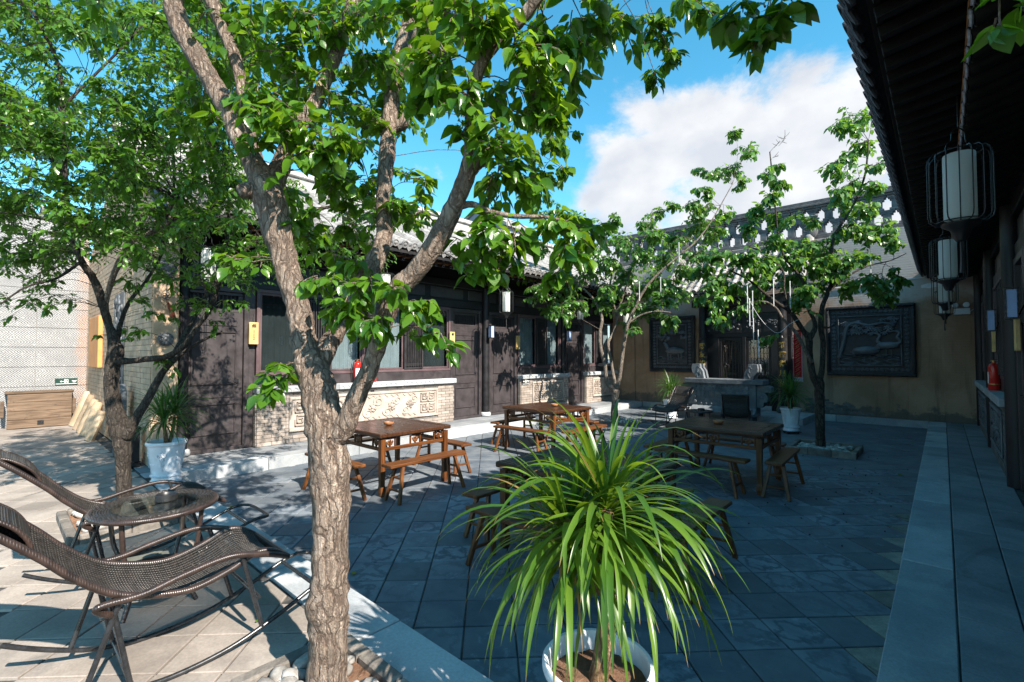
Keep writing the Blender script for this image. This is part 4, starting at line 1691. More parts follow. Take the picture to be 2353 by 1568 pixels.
def gate_wall():
    org = Vector((-4.36, YB, HP))
    gw = thing('gate_wall', 'brown rendered wall with tiled gate bay and openwork parapet closing the far end of the courtyard', 'wall', org)
    D = lambda: MB(org)
    GX0, GX1 = -5.62, -3.10
    m = D()
    m.box(-8.95, GX0, YB, YB + .35, -.2, 4.95)
    m.box(GX1, 4.4, YB, YB + .35, -.2, 4.95)
    m.box(GX0, GX1, YB + .001, YB + .349, 3.30, 4.95)
    m.build('wall', 'brown_render', gw)
    m = D(); m.cbox(-8.84, -7.98, YB - .045, YB - .002, HP, 4.2, .004)
    m.build('wing_pier', 'brown_render', gw)
    m = D(); m.cbox(.02, .66, YB - .045, YB - .002, HP, 4.0, .004)
    m.build('wing_pier', 'brown_render', gw)
    # bare brick where the render fell off
    rnd = random.Random(5)
    um = MB(); um.cbox(-.5, .5, -.5, .5, -.5, .5, .06)
    ume = um.mesh('brick', 'dark_brick')
    for k in range(6):
        for i in range(8):
            x = -2.75 + (i + (k % 2) * .5) * .19
            if (x + 2.75) / 1.5 + k / 6.5 + rnd.random() * .4 < 1.15:
                shared('brick', ume, gw, Vector((x, YB - .006, .24 + k * .075)) - org, (0, 0, 0), (.175, .014, .064))
    # a daub of white paint left on the render
    m = D()
    m.prism([(-.36, 3.40), (-.20, 3.37), (-.02, 3.41), (.01, 3.47), (-.10, 3.50), (-.24, 3.49), (-.35, 3.46)], lambda a, b: (a, YB - .004, b), (0, .003, 0))
    m.build('paint_daub', 'white_plastic', gw)
    # parapet
    m = D()
    for i, (z0, z1, d) in enumerate(((4.95, 5.03, .06), (5.031, 5.09, .03), (5.84, 5.90, .03), (5.901, 5.96, .07), (5.961, 6.06, .04))):
        m.cbox(-9.2, 4.2, YB + .10 - d, YB + .34 + d, z0, z1, .008)
    pp = m.build('parapet', 'parapet_brick', gw)
    openwork(pp, org, -8.9, 1.2, 5.092, 5.838, YB + .22)
    # reliefs
    wall_relief(gw, org, -2.31, -.47, 1.22, 3.04, YB, 3, 'cranes')
    wall_relief(gw, org, -7.40, -5.86, 1.20, 3.03, YB, 8, 'deer')
    # gate bay: columns, couplet boards, doors
    cm = MB(); cm.tube([(0, 0, 0), (0, 0, 1.6), (0, 0, 3.3)], [.115, .112, .108], 18)
    cme = cm.mesh('column', 'black_paint'); smooth_mesh(cme, 40)
    bm = MB(); bm.lathe([(.12, 0), (.17, .03), (.185, .10), (.165, .17), (.13, .20)], 18)
    bme = bm.mesh('column_base', 'altar_stone'); smooth_mesh(bme, 40)
    for x, body in ((-5.42, '勝友如雲高朋滿座'), (-3.25, '雅樓得月花')):
        o = shared('column', cme, gw, Vector((x, YB - .55, HP)) - org)
        shared('column_base', bme, o)
        # curved couplet board hugging the column
        R = .135
        V, F = [], []
        n = 10
        for rr in (R, R - .014):
            for z in (.42, 2.22):
                for k in range(n + 1):
                    a = -pi / 2 - 1.15 + 2.3 * k / n
                    V.append((x + rr * cos(a), YB - .55 + rr * sin(a), z))
        q = n + 1
        for k in range(n):
            F += [(k, k + 1, q + k + 1, q + k), (2 * q + k + 1, 2 * q + k, 3 * q + k, 3 * q + k + 1), (q + k, q + k + 1, 3 * q + k + 1, 3 * q + k), (k + 1, k, 2 * q + k, 2 * q + k + 1)]
        F += [(0, q, 3 * q, 2 * q), (n, 2 * q + n, 3 * q + n, q + n)]
        m = D(); m.add(V, F)
        bd = m.build('couplet_board', 'black_plastic', gw, smooth=40)
        m = D(); m.lathe([(.001, 2.30), (.03, 2.29), (.035, 2.26), (.05, 2.23), (.06, 2.222)], 10, (x, YB - .55 - .12, 0))
        m.build('board_finial', 'black_plastic', bd, smooth=True)
        for k, ch in enumerate(body):
            zc = 2.02 - k * .255
            if zc < .5:
                break
            # letters lean towards the yard: each bends with the board
            M = frame_M(Vector((x + .012, YB - .55 - R - .0035, zc)) - org, (1, .0, 0), (0, 0, 1))
            t = text_mesh(ch, .185, .004, 'gilt', 'character', bd, M, bold=.0035)
            for v in t.data.vertices:
                dx = v.co.x + org.x - x
                v.co.y += R - sqrt(max(1e-6, R * R - min(dx * dx, .9 * R * R)))
    m = D()
    m.cbox(GX0 - .1, GX1 + .1, YB - .66, YB - .46, 3.22, 3.45, .01)
    m.cbox(GX0, GX1, YB - .30, YB - .18, 2.98, 3.3, .01)
    m.build('lintel', 'black_paint', gw)
    m = D(); m.box(GX0, GX1, YB - .24, YB - .20, 2.30, 2.98)
    m.build('transom_wall', 'black_paint', gw)
    for k in range(4):
        x = GX0 + .22 + k * .53
        m = D(); m.cbox(x, x + .47, YB - .262, YB - .241, 2.42, 2.88, .008)
        tp = m.build('transom_panel', 'black_paint', gw)
        m = D()
        for q in range(18):
            m.blob((x + .06 + .35 * rnd.random(), YB - .264, 2.50 + .3 * rnd.random()), (.035, .014, .03), q + k * 31, 6, 5, .6)
        m.build('carving', 'slate_relief', tp, smooth=True)
    # jambs + side panels
    m = D()
    for a, b in ((GX0, -5.05), (-3.62, GX1)):
        m.cbox(a, b, YB - .26, YB - .16, HP, 2.30, .006)
    m.cbox(-4.385, -4.285, YB - .26, YB - .17, HP + .55, 2.29, .006)
    m.build('jamb', 'black_paint', gw)
    # two lattice leaves
    for x0, x1 in ((-5.04, -4.40), (-4.27, -3.63)):
        m = D()
        for a, b, c, d in ((x0, x1, .78, .86), (x0, x1, 2.20, 2.28), (x0, x0 + .06, .861, 2.199), (x1 - .06, x1, .861, 2.199)):
            m.cbox(a, b, YB - .23, YB - .18, c, d, .005)
        dr = m.build('door', 'black_paint', gw)
        m = D(); m.cbox(x0, x1, YB - .22, YB - .185, .30, .779, .005)
        m.build('door_panel', 'black_paint', dr)
        for zz in (.36, .56):
            m = D(); m.cbox(x0 + .05, x1 - .05, YB - .235, YB - .221, zz, zz + .15, .01)
            m.build('moulding', 'black_paint', dr)
        vb = MB(); vb.cbox(-.007, .007, -.008, .008, .861, 2.199, .002)
        vme = vb.mesh('lattice_bar', 'bar_wood')
        for k in range(6):
            shared('lattice_bar', vme, dr, Vector((x0 + .06 + (x1 - x0 - .12) * (k + .5) / 6, YB - .205, 0)) - org)
        hb = MB(); hb.cbox(x0 + .06, x1 - .06, -.006, .006, -.007, .007, .002)
        for k in range(9):
            m = D(); m.cbox(x0 + .061, x1 - .061, YB - .211, YB - .199, .92 + k * .148, .934 + k * .148, .002)
            m.build('lattice_rail', 'bar_wood', dr)
        m = D()
        cx = (x0 + x1) / 2
        for q in range(4):
            a0 = q * pi / 2
            m.tube([(cx + .09 * cos(a0) + .06 * cos(t), YB - .212, 1.52 + .09 * sin(a0) + .06 * sin(t)) for t in [a0 - 1.9 + i * .38 for i in range(11)]], .010, 6)
        for sx in (-1, 1):
            for zz, sz in ((.98, 1), (2.06, -1)):
                m.tube([(cx + sx * (.10 + .09 * cos(t)), YB - .212, zz + sz * .09 * sin(t)) for t in [i * .32 for i in range(6)]], .010, 6)
        m.build('lattice_rosette', 'bar_wood', dr, smooth=True)
        m = D(); m.box(x0 + .06, x1 - .06, YB - .193, YB - .189, .861, 2.199)
        m.build('pane', 'window_glass', dr)
    m = D(); m.box(GX0, GX1, YB + .9, YB + 1.0, HP, 3.3)
    m.box(GX0, GX1, YB + .36, YB + .9, 3.2, 3.3)
    m.build('inner_hall', 'room_dark', gw)
    m = D(); m.cbox(-5.05, -3.62, YB - .27, YB - .17, HP, .30, .01)
    m.build('threshold', 'kerb_stone', gw)
    # step block in front of the gate
    for k in range(3):
        m = D(); m.cbox(-6.05 + k * 1.15 + .003, -6.05 + (k + 1) * 1.15 - .003, 13.62, CY1 - .004, -.05, HP + .003, .008)
        m.build('step_slab', 'kerb_stone', gw)
    # small tiled roof over the gate
    E0, R0 = Vector((0, 13.75, 3.60)), Vector((0, YB - .0, 4.90))
    sl = R0 - E0
    L = sl.length
    sd = sl.normalized()
    nd = Vector((0, -sd.z, sd.y))
    U0, U1 = -6.25, -2.55

    def f(u, s, n_):
        p = E0 + sd * s + nd * (n_ - .05 * sin(pi * min(1, max(0, s / L))))
        return Vector((U0 + u, p.y, p.z)) - org
    W = U1 - U0
    rb = MB()
    P = [f(0, .03, -.05), f(W, .03, -.05), f(W, L, -.05), f(0, L, -.05)]
    rb.add([tuple(p) for p in P] + [tuple(p + Vector((0, 0, -.07))) for p in P], [(0, 1, 2, 3), (7, 6, 5, 4), (0, 4, 5, 1), (1, 5, 6, 2), (2, 6, 7, 3), (3, 7, 4, 0)])
    rf = rb.build('roof', 'eave_wood', gw)
    roof_tiles(rf, f, W, L, .205, 'roof_tile')
    rm = MB(); rm.tube([(0, .7, .30), (0, 0, 0)], .042, 8)
    rme = rm.mesh('rafter', 'eave_wood')
    wm = MB(); wm.cbox(-.028, .028, -.004, 0, -.026, .026, .001)
    wme = wm.mesh('rafter_tip', 'white_mark')
    for k in range(17):
        o = shared('rafter', rme, gw, Vector((U0 + .2 + k * .205, 13.86, 3.50)) - org)
        shared('rafter_tip', wme, o, (0, -.002, 0))
    for x in (U0 + .06, U1 - .06):            # hip ridges with a dragon finial at the top
        m = D()
        m.tube([(x, 13.80, 3.72), (x, 14.4, 4.28), (x, YB - .05, 5.02)], .075, 10)
        m.cbox(x - .06, x + .06, YB - .5, YB - .02, 4.6, 5.0, .02)
        m.build('hip_ridge', 'roof_tile', rf, smooth=45)
        m = D()
        s = 1 if x > -4 else -1
        pts = crom([(x - s * .1, YB - .12, 4.98), (x + s * .06, YB - .12, 5.15), (x - s * .08, YB - .12, 5.32), (x + s * .03, YB - .12, 5.5), (x + s * .16, YB - .12, 5.46)], 6)
        m.tube([tuple(p) for p in pts], [.12 - .08 * abs(i / len(pts) - .15) for i in range(len(pts))], 9)
        for q in range(12):
            p = pts[min(len(pts) - 1, 2 * q)]
            m.blob((p[0] + s * .07 * sin(q * 2.1), p[1] - .05, p[2] + .06 * cos(q * 1.3)), (.06, .04, .05), q, 7, 5, .7)
        for q in range(5):
            m.tube([(x - s * .05, YB - .13, 5.1 + q * .08), (x - s * .18, YB - .14, 5.16 + q * .09), (x - s * .2, YB - .14, 5.24 + q * .08)], [.03, .022, .006], 6)
        m.build('dragon_finial', 'parapet_brick', rf, smooth=60)
    m = D(); m.cbox(U0, U1, YB - .14, YB - .01, 4.82, 4.94, .02)
    m.build('roof_ridge', 'roof_tile', rf)
    return gw


gate_wall()


# ------------------------------------------------------------------ pale chiselled wall at the left, and the neighbour behind the roofs
def herringbone():
    t = NT('chiselled_stone')
    p = t.pos()
    sep = t.n('ShaderNodeSeparateXYZ'); t.l(p, sep.inputs[0])
    wob = t.noise(p, 9., 4, .6)
    v = t.math('DIVIDE', sep.outputs['Z'], .215)
    tri = t.math('PINGPONG', v, .5)
    ph = t.math('ADD', t.math('MULTIPLY', sep.outputs['Y'], 1.0), t.math('MULTIPLY', tri, .26))
    ph = t.math('ADD', ph, t.rng(wob, .2, .8, -.012, .012, False))
    st = t.math('PINGPONG', t.math('DIVIDE', ph, .047), .5)
    brk = t.noise(t.pos((1, 6, 16)), 2., 4, .6)
    groove = t.math('MULTIPLY', t.rng(st, .22, .32), t.rng(brk, .3, .46))
    a = t.noise(p, 2., 6, .6)
    base = t.mix(t.rng(a, .3, .7), (.31, .31, .305), (.40, .40, .39))
    # rust bleeding in from the brick corner
    rust = t.math('ADD', t.rng(sep.outputs['Y'], 1.12, 1.45), t.rng(t.noise(p, 3., 6, .6), .3, .7, -.4, .2))
    base = t.mix(t.rng(rust, .35, 1.1, 0, .75), base, (.50, .31, .21))
    col = t.mix(groove, base, (.13, .13, .135))
    t.set(Base_Color=col, Roughness=.85, Specular_IOR_Level=.25)
    t.bump(t.math('SUBTRACT', t.math('MULTIPLY', t.noise(p, 30., 4, .6), .3), groove), .8, .012)
    MATS['chiselled_stone'] = t.m


herringbone()


def far_walls():
    org = Vector((-15.0, -.3, HP))
    w = thing('chiselled_wall', 'pale stone wall of chiselled herringbone slabs at the far left', 'wall', org)
    m = MB(org); m.box(-15.3, -15.03, -4.5, 1.525, HP, 4.85)
    m.build('wall', 'groove_stone', w)
    z, k = HP, 0
    while z < 4.8:
        zt = min(z + .44, 4.84)
        y = -3.9 + (.45 if k % 2 else 0) * 0
        for i in range(4):
            a, b = -3.9 + i * 1.52, -3.9 + (i + 1) * 1.52 if i < 3 else 1.522
            b = min(b, 1.522)
            mm = MB(org); mm.cbox(-15.03, -15.0, a + .004, b - .004, z + .004, zt - .004, .004)
            mm.build('stone_slab', 'chiselled_stone', w)
        z += .44
        k += 1
    m = MB(org); m.cbox(-15.36, -14.94, -4.5, 1.43, 4.85, 4.95, .01)
    cp = m.build('coping', 'parapet_brick', w)
    rm = MB(); rm.tube([(-15.4, 0, 5.0), (-15.15, 0, 5.12), (-14.88, 0, 5.0)], .06, 8)
    rme = rm.mesh('coping_tile', 'roof_tile')
    for i in range(29):
        shared('coping_tile', rme, cp, Vector((0, -4.4 + i * .205, 0)) - org)
    # neighbour's grey gable seen between the leaves over the west roof
    o2 = Vector((-17.0, 17.0, 0))
    nb = thing('neighbour_house', 'plain blue grey house wall rising behind the left roof', 'house', o2)
    m = MB(o2); m.prism([(-19.5, -.4), (-15.2, -.4), (-15.2, 7.9), (-17.2, 8.9), (-19.5, 7.9)], lambda a, b: (a, 16.2, b), (0, 2.5, 0))
    m.build('wall', 'grey_render', nb)
    m = MB(o2)
    m.prism([(-19.7, 7.8), (-17.2, 8.95), (-15.0, 7.85), (-15.0, 8.0), (-17.2, 9.12), (-19.7, 7.98)], lambda a, b: (a, 16.1, b), (0, 2.7, 0))
    m.build('roof', 'roof_tile', nb)


far_walls()

# ------------------------------------------------------------------ square tables and trestle benches
def make_table(label):
    t = thing('square_table', label, 'table', group='square wooden tables in the courtyard')
    W, D_, H = 1.27, 1.13, .78
    hx, hy = W / 2, D_ / 2
    m = MB()
    m.cbox(-hx + .11, hx - .11, -hy + .11, hy - .11, H - .045, H - .003, .002)
    m.cbox(-hx + .07, hx - .07, -hy + .07, hy - .07, H - .075, H - .051, .006)
    top = m.build('tabletop', 'table_top', t)
    for a, b, c, d, mt in ((-hx, hx, -hy, -hy + .108, 'table_wood_x'), (-hx, hx, hy - .108, hy, 'table_wood_x'), (-hx, -hx + .108, -hy + .110, hy - .110, 'table_wood_y'), (hx - .108, hx, -hy + .110, hy - .110, 'table_wood_y')):
        m = MB(); m.cbox(a, b, c, d, H - .052, H, .010)
        m.build('rim_board', 'table_top', top)
    for sx in (-1, 1):
        for sy in (-1, 1):
            m = MB()
            x, y = sx * (hx - .065), sy * (hy - .065)
            prof = [(H - .076, .034), (.62, .033), (.30, .030), (.14, .028), (.10, .034), (.055, .036), (0, .026)]
            vs, fs = [], []
            for z, w in prof:
                vs += [(x - w, y - w, z), (x + w, y - w, z), (x + w, y + w, z), (x - w, y + w, z)]
            for i in range(len(prof) - 1):
                for k in range(4):
                    k2 = (k + 1) % 4
                    fs.append((i * 4 + k2, i * 4 + k, (i + 1) * 4 + k, (i + 1) * 4 + k2))
            fs += [(0, 1, 2, 3), tuple((len(prof) - 1) * 4 + k for k in (3, 2, 1, 0))]
            m.add(vs, fs)
            m.build('leg', 'table_wood_z', t)
    zr = .575
    for s in (-1, 1):
        m = MB(); m.cbox(-hx + .10, hx - .10, s * (hy - .065) - .016, s * (hy - .065) + .016, zr - .022, zr + .022, .006)
        m.build('stretcher', 'table_wood_x', t)
        m = MB(); m.cbox(s * (hx - .065) - .016, s * (hx - .065) + .016, -hy + .10, hy - .10, zr - .022, zr + .022, .006)
        m.build('stretcher', 'table_wood_y', t)

    def block(cx, cy, ax):
        """carved cloud block in a small frame between stretcher and top"""
        m = MB()
        w, z0, z1 = .085, zr + .023, H - .077

        def b(u0, u1, a, c):
            if ax == 0:
                m.cbox(cx + u0, cx + u1, cy - .012, cy + .012, a, c, .003)
            else:
                m.cbox(cx - .012, cx + .012, cy + u0, cy + u1, a, c, .003)
        b(-w, -w + .018, z0, z1); b(w - .018, w, z0, z1)
        for q in range(5):
            a = q * 2 * pi / 5 + pi / 2
            u, v = .030 * cos(a), (z0 + z1) / 2 + .02 * sin(a)
            m.blob((cx + (u if ax == 0 else 0), cy + (u if ax else 0), v), ((.024 if ax == 0 else .011), (.024 if ax else .011), .020), q, 8, 6, .15)
        b(-.01, .01, z0, (z0 + z1) / 2)
        b(-w + .018, w - .018, z1 - .010, z1)
        m.build('carved_block', 'table_wood_x', t, smooth=40)
    for s in (-1, 1):
        for u in (-.42, 0, .42):
            block(u * 1.05, s * (hy - .065), 0)
            block(s * (hx - .065), u * .92, 1)
    return t


def make_bench(label):
    b = thing('bench', label, 'bench', group='narrow wooden benches around the tables')
    L, W, H = 1.20, .20, .46
    m = MB(); m.cbox(-L / 2, L / 2, -W / 2, W / 2, H - .036, H, .006)
    m.build('seat', 'bench_wood_x', b)
    for sx in (-1, 1):
        for sy in (-1, 1):
            m = MB()
            m.bar((sx * (L / 2 - .19), sy * (W / 2 - .035), H - .037), (sx * (L / 2 - .09), sy * (W / 2 + .045), 0), .042, .036, .004, up=(1, 0, 0))
            m.build('leg', 'bench_wood_z', b)
        for z, in ((.14,), (.28,)):
            k = 1 - z / (H - .037)
            x = sx * (L / 2 - .19 + .10 * k)
            y = W / 2 - .035 + .08 * k
            m = MB(); m.cbox(x - .011, x + .011, -y, y, z - .012, z + .012, .003)
            m.build('rung', 'bench_wood_y', b)
    return b


T_SPOTS = [((-5.75, 3.79), 0., 'square wooden table in the sun by the carved brick wall, bowl on top'),
           ((-5.60, 7.13), -.03, 'sunlit square wooden table standing before the dark door with the lantern'),
           ((-2.31, 7.02), .02, 'dark shaded square table in front of the stone altar, brown bowl on top'),
           ((-2.42, 3.69), 0., 'dark square table half hidden behind the foreground potted plant')]
B_SIDE = ['beside the sunlit table at the carved brick wall', 'beside the sunlit table before the doors', 'beside the shaded table before the altar', 'at the table behind the foreground plant']


def tables_and_benches():
    t0 = make_table('')
    b0 = make_bench('')
    idx = tree_index(t0)
    ft = fb = True
    # per table: bench centres (x, y, along)
    bs = [[(-4.88, 3.75, 1), (-5.69, 2.92, 0), (-6.66, 3.80, 1), (-5.75, 4.70, 0)],
          [(-4.74, 7.15, 1), (-5.55, 6.34, 0), (-6.46, 7.16, 1), (-5.62, 7.95, 0)],
          [(-1.56, 6.96, 1), (-2.40, 6.31, 0), (-3.10, 6.95, 1), (-2.32, 7.78, 0)],
          [(-1.50, 3.85, 1), (-2.45, 2.84, 0), (-3.30, 3.62, 1), (-2.40, 4.50, 0)]]
    which = ['right hand bench', 'near bench', 'left hand bench', 'far bench']
    for i, ((x, y), rz, lab) in enumerate(T_SPOTS):
        if ft:
            o = t0; o.location = (x, y, 0); o.rotation_euler.z = rz; o['label'] = lab; ft = False
        else:
            dup(t0, (x, y, 0), rz, lab, idx)
        for k, (bx, by, al) in enumerate(bs[i]):
            r = (pi / 2 if al else 0) + random.uniform(-.05, .05)
            lab2 = which[k] + ' of wood ' + B_SIDE[i]
            if fb:
                o = b0; o.location = (bx, by, 0); o.rotation_euler.z = r; o['label'] = lab2; fb = False
            else:
                dup(b0, (bx, by, 0), r, lab2, idx)
    # wooden bowls
    bm = MB(); bm.lathe([(.038, 0), (.062, .012), (.072, .034), (.068, .048), (.060, .046), (.058, .030), (.040, .016), (.001, .014)], 20)
    bme = bm.mesh('wooden_bowl', 'bowl_wood'); smooth_mesh(bme, 50)
    for (x, y), lab in (((-5.72, 3.74), 'small brown bowl on the sunlit table nearest the big tree'), ((-5.50, 7.25), 'small brown bowl on the sunlit table before the doors'), ((-2.38, 6.98), 'small dark bowl on the shaded table before the altar')):
        shared('wooden_bowl', bme, None, (x, y, .7805), label=lab, category='bowl', group='bowls on the tables')


tables_and_benches()


# ------------------------------------------------------------------ wicker rocking loungers and glass tables
SEAT = [(-.06, .935), (.04, .845), (.16, .725), (.26, .612), (.39, .500), (.53, .440), (.70, .408), (.87, .445), (1.0, .497), (1.09, .480), (1.17, .425)]
ROCK = [(.06, .215), (.16, .155), (.30, .085), (.42, .042), (.62, .012), (.88, .036), (1.12, .11), (1.34, .20), (1.44, .222)]


def make_lounger(label, loc, rz=0., fine=True):
    """rocking lounger; head at y=0, foot towards +y, x = width"""
    l = thing('rocking_lounger', label, 'lounger', loc, rz, 'wicker rocking loungers')
    hw = .25
    prof = [np.array(p) for p in crom(SEAT, 7)]
    # seat sling: woven strands running across, with gaps, held by two long cords
    seg = [0.]
    for a, b in zip(prof, prof[1:]):
        seg.append(seg[-1] + np.linalg.norm(b - a))
    seg = np.array(seg)
    P = np.array(prof)
    n = 215 if fine else 60
    V, F = [], []
    ss = np.linspace(.0, seg[-1], n)
    yy = np.interp(ss, seg, P[:, 0]); zz = np.interp(ss, seg, P[:, 1])
    nx = 39 if fine else 9
    m = MB()
    r = seg[-1] / n * (.36 if fine else .43)
    for i in range(n):
        pts = []
        for k in range(nx):
            u = k / (nx - 1)
            x = -hw + .02 + (2 * hw - .04) * u
            sag = -.030 * (1 - (2 * u - 1) ** 2)
            wv = (.0030 if fine else .002) * (1 if (i + k) % 2 else -1)
            pts.append((x, yy[i], zz[i] + sag + wv))
        m.tube(pts, r, 4, cap=False)
    sl = m.build('seat_weave', 'wicker', l, smooth=True)
    cd = MB()
    for k in range(0, nx, 2):
        u = k / (nx - 1)
        x = -hw + .02 + (2 * hw - .04) * u
        cd.tube([(x, yy[i], zz[i] - .030 * (1 - (2 * u - 1) ** 2) + .002) for i in range(0, n, 2)], .0035, 4, cap=False)
    cd.build('warp_cords', 'wicker', sl, smooth=True)
    for s in (-1, 1):
        m = MB(); m.tube([(s * hw, p[0], p[1]) for p in prof], .016, 10)
        m.build('side_rail', 'wrapped_tube', l, smooth=50)
        # arm: leaves the back rail, runs forward to the foot
        arm = crom([(s * (hw + .01), .40, .40), (s * (hw + .035), .335, .455), (s * (hw + .045), .36, .475), (s * (hw + .05), .50, .475), (s * (hw + .05), .66, .51), (s * (hw + .05), .85, .535), (s * (hw + .04), 1.0, .500), (s * (hw + .02), 1.10, .462), (s * hw, 1.17, .425)], 6)
        m = MB(); m.tube([tuple(p) for p in arm], .0155, 10)
        m.build('armrest', 'wrapped_tube', l, smooth=50)
        rk = crom([(s * (hw - .005), p[0], p[1]) for p in ROCK], 6)
        m = MB(); m.tube([tuple(p) for p in rk], .0125, 8)
        m.build('rocker', 'black_steel', l, smooth=50)
        for a, b in (((s * (hw + .02), .42, .47), (s * (hw - .005), .30, .085)), ((s * (hw + .0), .39, .46), (s * (hw - .005), .47, .034)), ((s * (hw + .03), .92, .52), (s * (hw - .005), 1.04, .082))):
            m = MB(); m.tube([a, b], .012, 8)
            m.build('leg', 'black_steel', l, smooth=50)
    m = MB()
    y1, z1 = ROCK[-1]
    bow = crom([(-hw + .005, y1, z1), (-hw + .02, y1 + .05, z1 - .005), (-hw + .09, y1 + .085, z1 - .01), (hw - .09, y1 + .085, z1 - .01), (hw - .02, y1 + .05, z1 - .005), (hw - .005, y1, z1)], 5)
    m.tube([tuple(p) for p in bow], .0125, 8)
    m.build('rocker_bow', 'wrapped_tube', l, smooth=50)
    for y, z in ((1.34, .20), (.47, .034 + .02), (1.02, .25)):
        m = MB(); m.tube([(-hw, y, z), (hw, y, z)], .011, 8)
        m.build('crossbar', 'black_steel', l, smooth=50)
    for y, z, nm in ((-.06, .935, 'head_bar'), (1.17, .425, 'foot_bar')):
        m = MB(); m.tube([(-hw, y, z), (hw, y, z)], .0165, 10)
        m.build(nm, 'wrapped_tube', l, smooth=50)
    # headrest roll: a woven arch standing off the backrest
    hp = crom([(-.055, .940), (-.015, .925), (.035, .893), (.085, .848), (.118, .797), (.132, .752), (.128, .742)], 6)
    m = MB()
    for i, p in enumerate(hp):
        m.tube([(-hw * .66, p[0], p[1]), (0, p[0], p[1] - .004), (hw * .66, p[0], p[1])], .0068, 5, cap=True)
    hr = m.build('headrest', 'wicker', l, smooth=50)
    for s in (-1, 1):
        m = MB(); m.tube([(s * hw * .68, p[0], p[1]) for p in hp], .0095, 8)
        m.build('headrest_edge', 'wrapped_tube', hr, smooth=50)
    return l


def make_wicker_table(label, loc, rad=.33, h=.62):
    t = thing('wicker_table', label, 'table', loc, 0., 'round wicker tables between the loungers')
    # woven rim: rings of strand round a flat annulus
    m = MB()
    n = 90
    for j in range(8):
        rr = rad - .012 - j * .0135
        m.tube([(rr * cos(2 * pi * k / n), rr * sin(2 * pi * k / n), h - .004 + .0035 * (1 if (k + j) % 2 else -1) - .0012 * j) for k in range(n)], .0068, 5, closed=True)
    m.build('woven_rim', 'wicker', t, smooth=True)
    m = MB(); m.tube([(rad * cos(a), rad * sin(a), h - .014) for a in [2 * pi * k / 48 for k in range(48)]], .017, 8, closed=True)
    m.build('rim_tube', 'wrapped_tube', t, smooth=True)
    m = MB(); m.lathe([(.001, h - .008), (rad - .095, h - .008), (rad - .092, h - .005), (rad - .095, h - .002), (.001, h - .002)], 40)
    m.build('glass_top', 'table_glass', t, smooth=40)
    for k in range(4):
        a = pi / 4 + k * pi / 2
        c, s = cos(a), sin(a)
        pts = crom([(rad * .88 * c, rad * .88 * s, h - .02), (rad * .80 * c, rad * .80 * s, h * .6), (rad * .62 * c, rad * .62 * s, h * .38), (rad * .62 * c, rad * .62 * s, h * .2), (rad * .80 * c, rad * .80 * s, 0.002)], 5)
        m = MB(); m.tube([tuple(p) for p in pts], .014, 8)
        m.build('leg', 'wrapped_tube', t, smooth=50)
    # basket shelf
    m = MB()
    for j in range(7):
        rr = rad * (.62 + .08 * sin(j * .5))
        zz = h * .20 + j * .014
        m.tube([(rr * cos(2 * pi * k / 40) * (1 + .01 * sin(k * 5 + j)), rr * sin(2 * pi * k / 40), zz + .003 * sin(k * 3 + j)) for k in range(40)], .006, 5, closed=True)
    for k in range(14):
        a = random.random() * pi
        o = random.uniform(-.6, .6) * rad * .6
        L = sqrt(max(.001, (rad * .64) ** 2 - o * o))
        c, s = cos(a), sin(a)
        m.tube([(-L * c - o * s, -L * s + o * c, h * .205), (0 - o * s, o * c, h * .19), (L * c - o * s, L * s + o * c, h * .205)], .005, 5)
    m.build('basket_shelf', 'wicker', t, smooth=True)
    return t


make_lounger('nearest black wicker rocking lounger at the lower left, beside the big tree trunk', (-3.06, .0, HP))
make_lounger('black wicker rocking lounger behind the round glass table at the left', (-4.50, .10, HP))
make_wicker_table('round wicker table with glass top between the two near loungers', (-3.80, .74, HP))
make_lounger('far wicker rocking lounger standing left of the stone altar', (-4.93, 11.95, 0), radians(178), False)
make_lounger('far dark lounger seen from behind in front of the stone altar', (-3.22, 10.45, 0), radians(15), False)
make_wicker_table('small round glass table between the two far loungers', (-3.85, 10.15, 0), .26, .58)


def ashtray(label, loc, r=.062, cat='ashtray'):
    m = MB(); m.lathe([(r * .9, 0), (r, .006), (r, .040), (r * .93, .044), (r * .86, .040), (r * .82, .014), (.001, .012)], 24)
    o = m.build('ashtray', 'black_plastic', None, smooth=45, label=label, category=cat, group='black ashtrays')
    o.location = loc
    return o


ashtray('black round ashtray on the near wicker table', (-3.83, .80, HP + .6185))
ashtray('small black ashtray on the far wicker table', (-3.83, 10.2, .5785), .07)

# ------------------------------------------------------------------ glazed pots and strap-leaved plants
POT = [(.155, 0), (.165, .010), (.165, .030), (.150, .045), (.148, .075), (.158, .082), (.163, .095), (.158, .108), (.152, .115), (.160, .20), (.172, .30), (.188, .40), (.200, .462), (.214, .470), (.220, .485), (.220, .505), (.212, .514), (.200, .512), (.194, .500), (.190, .43)]


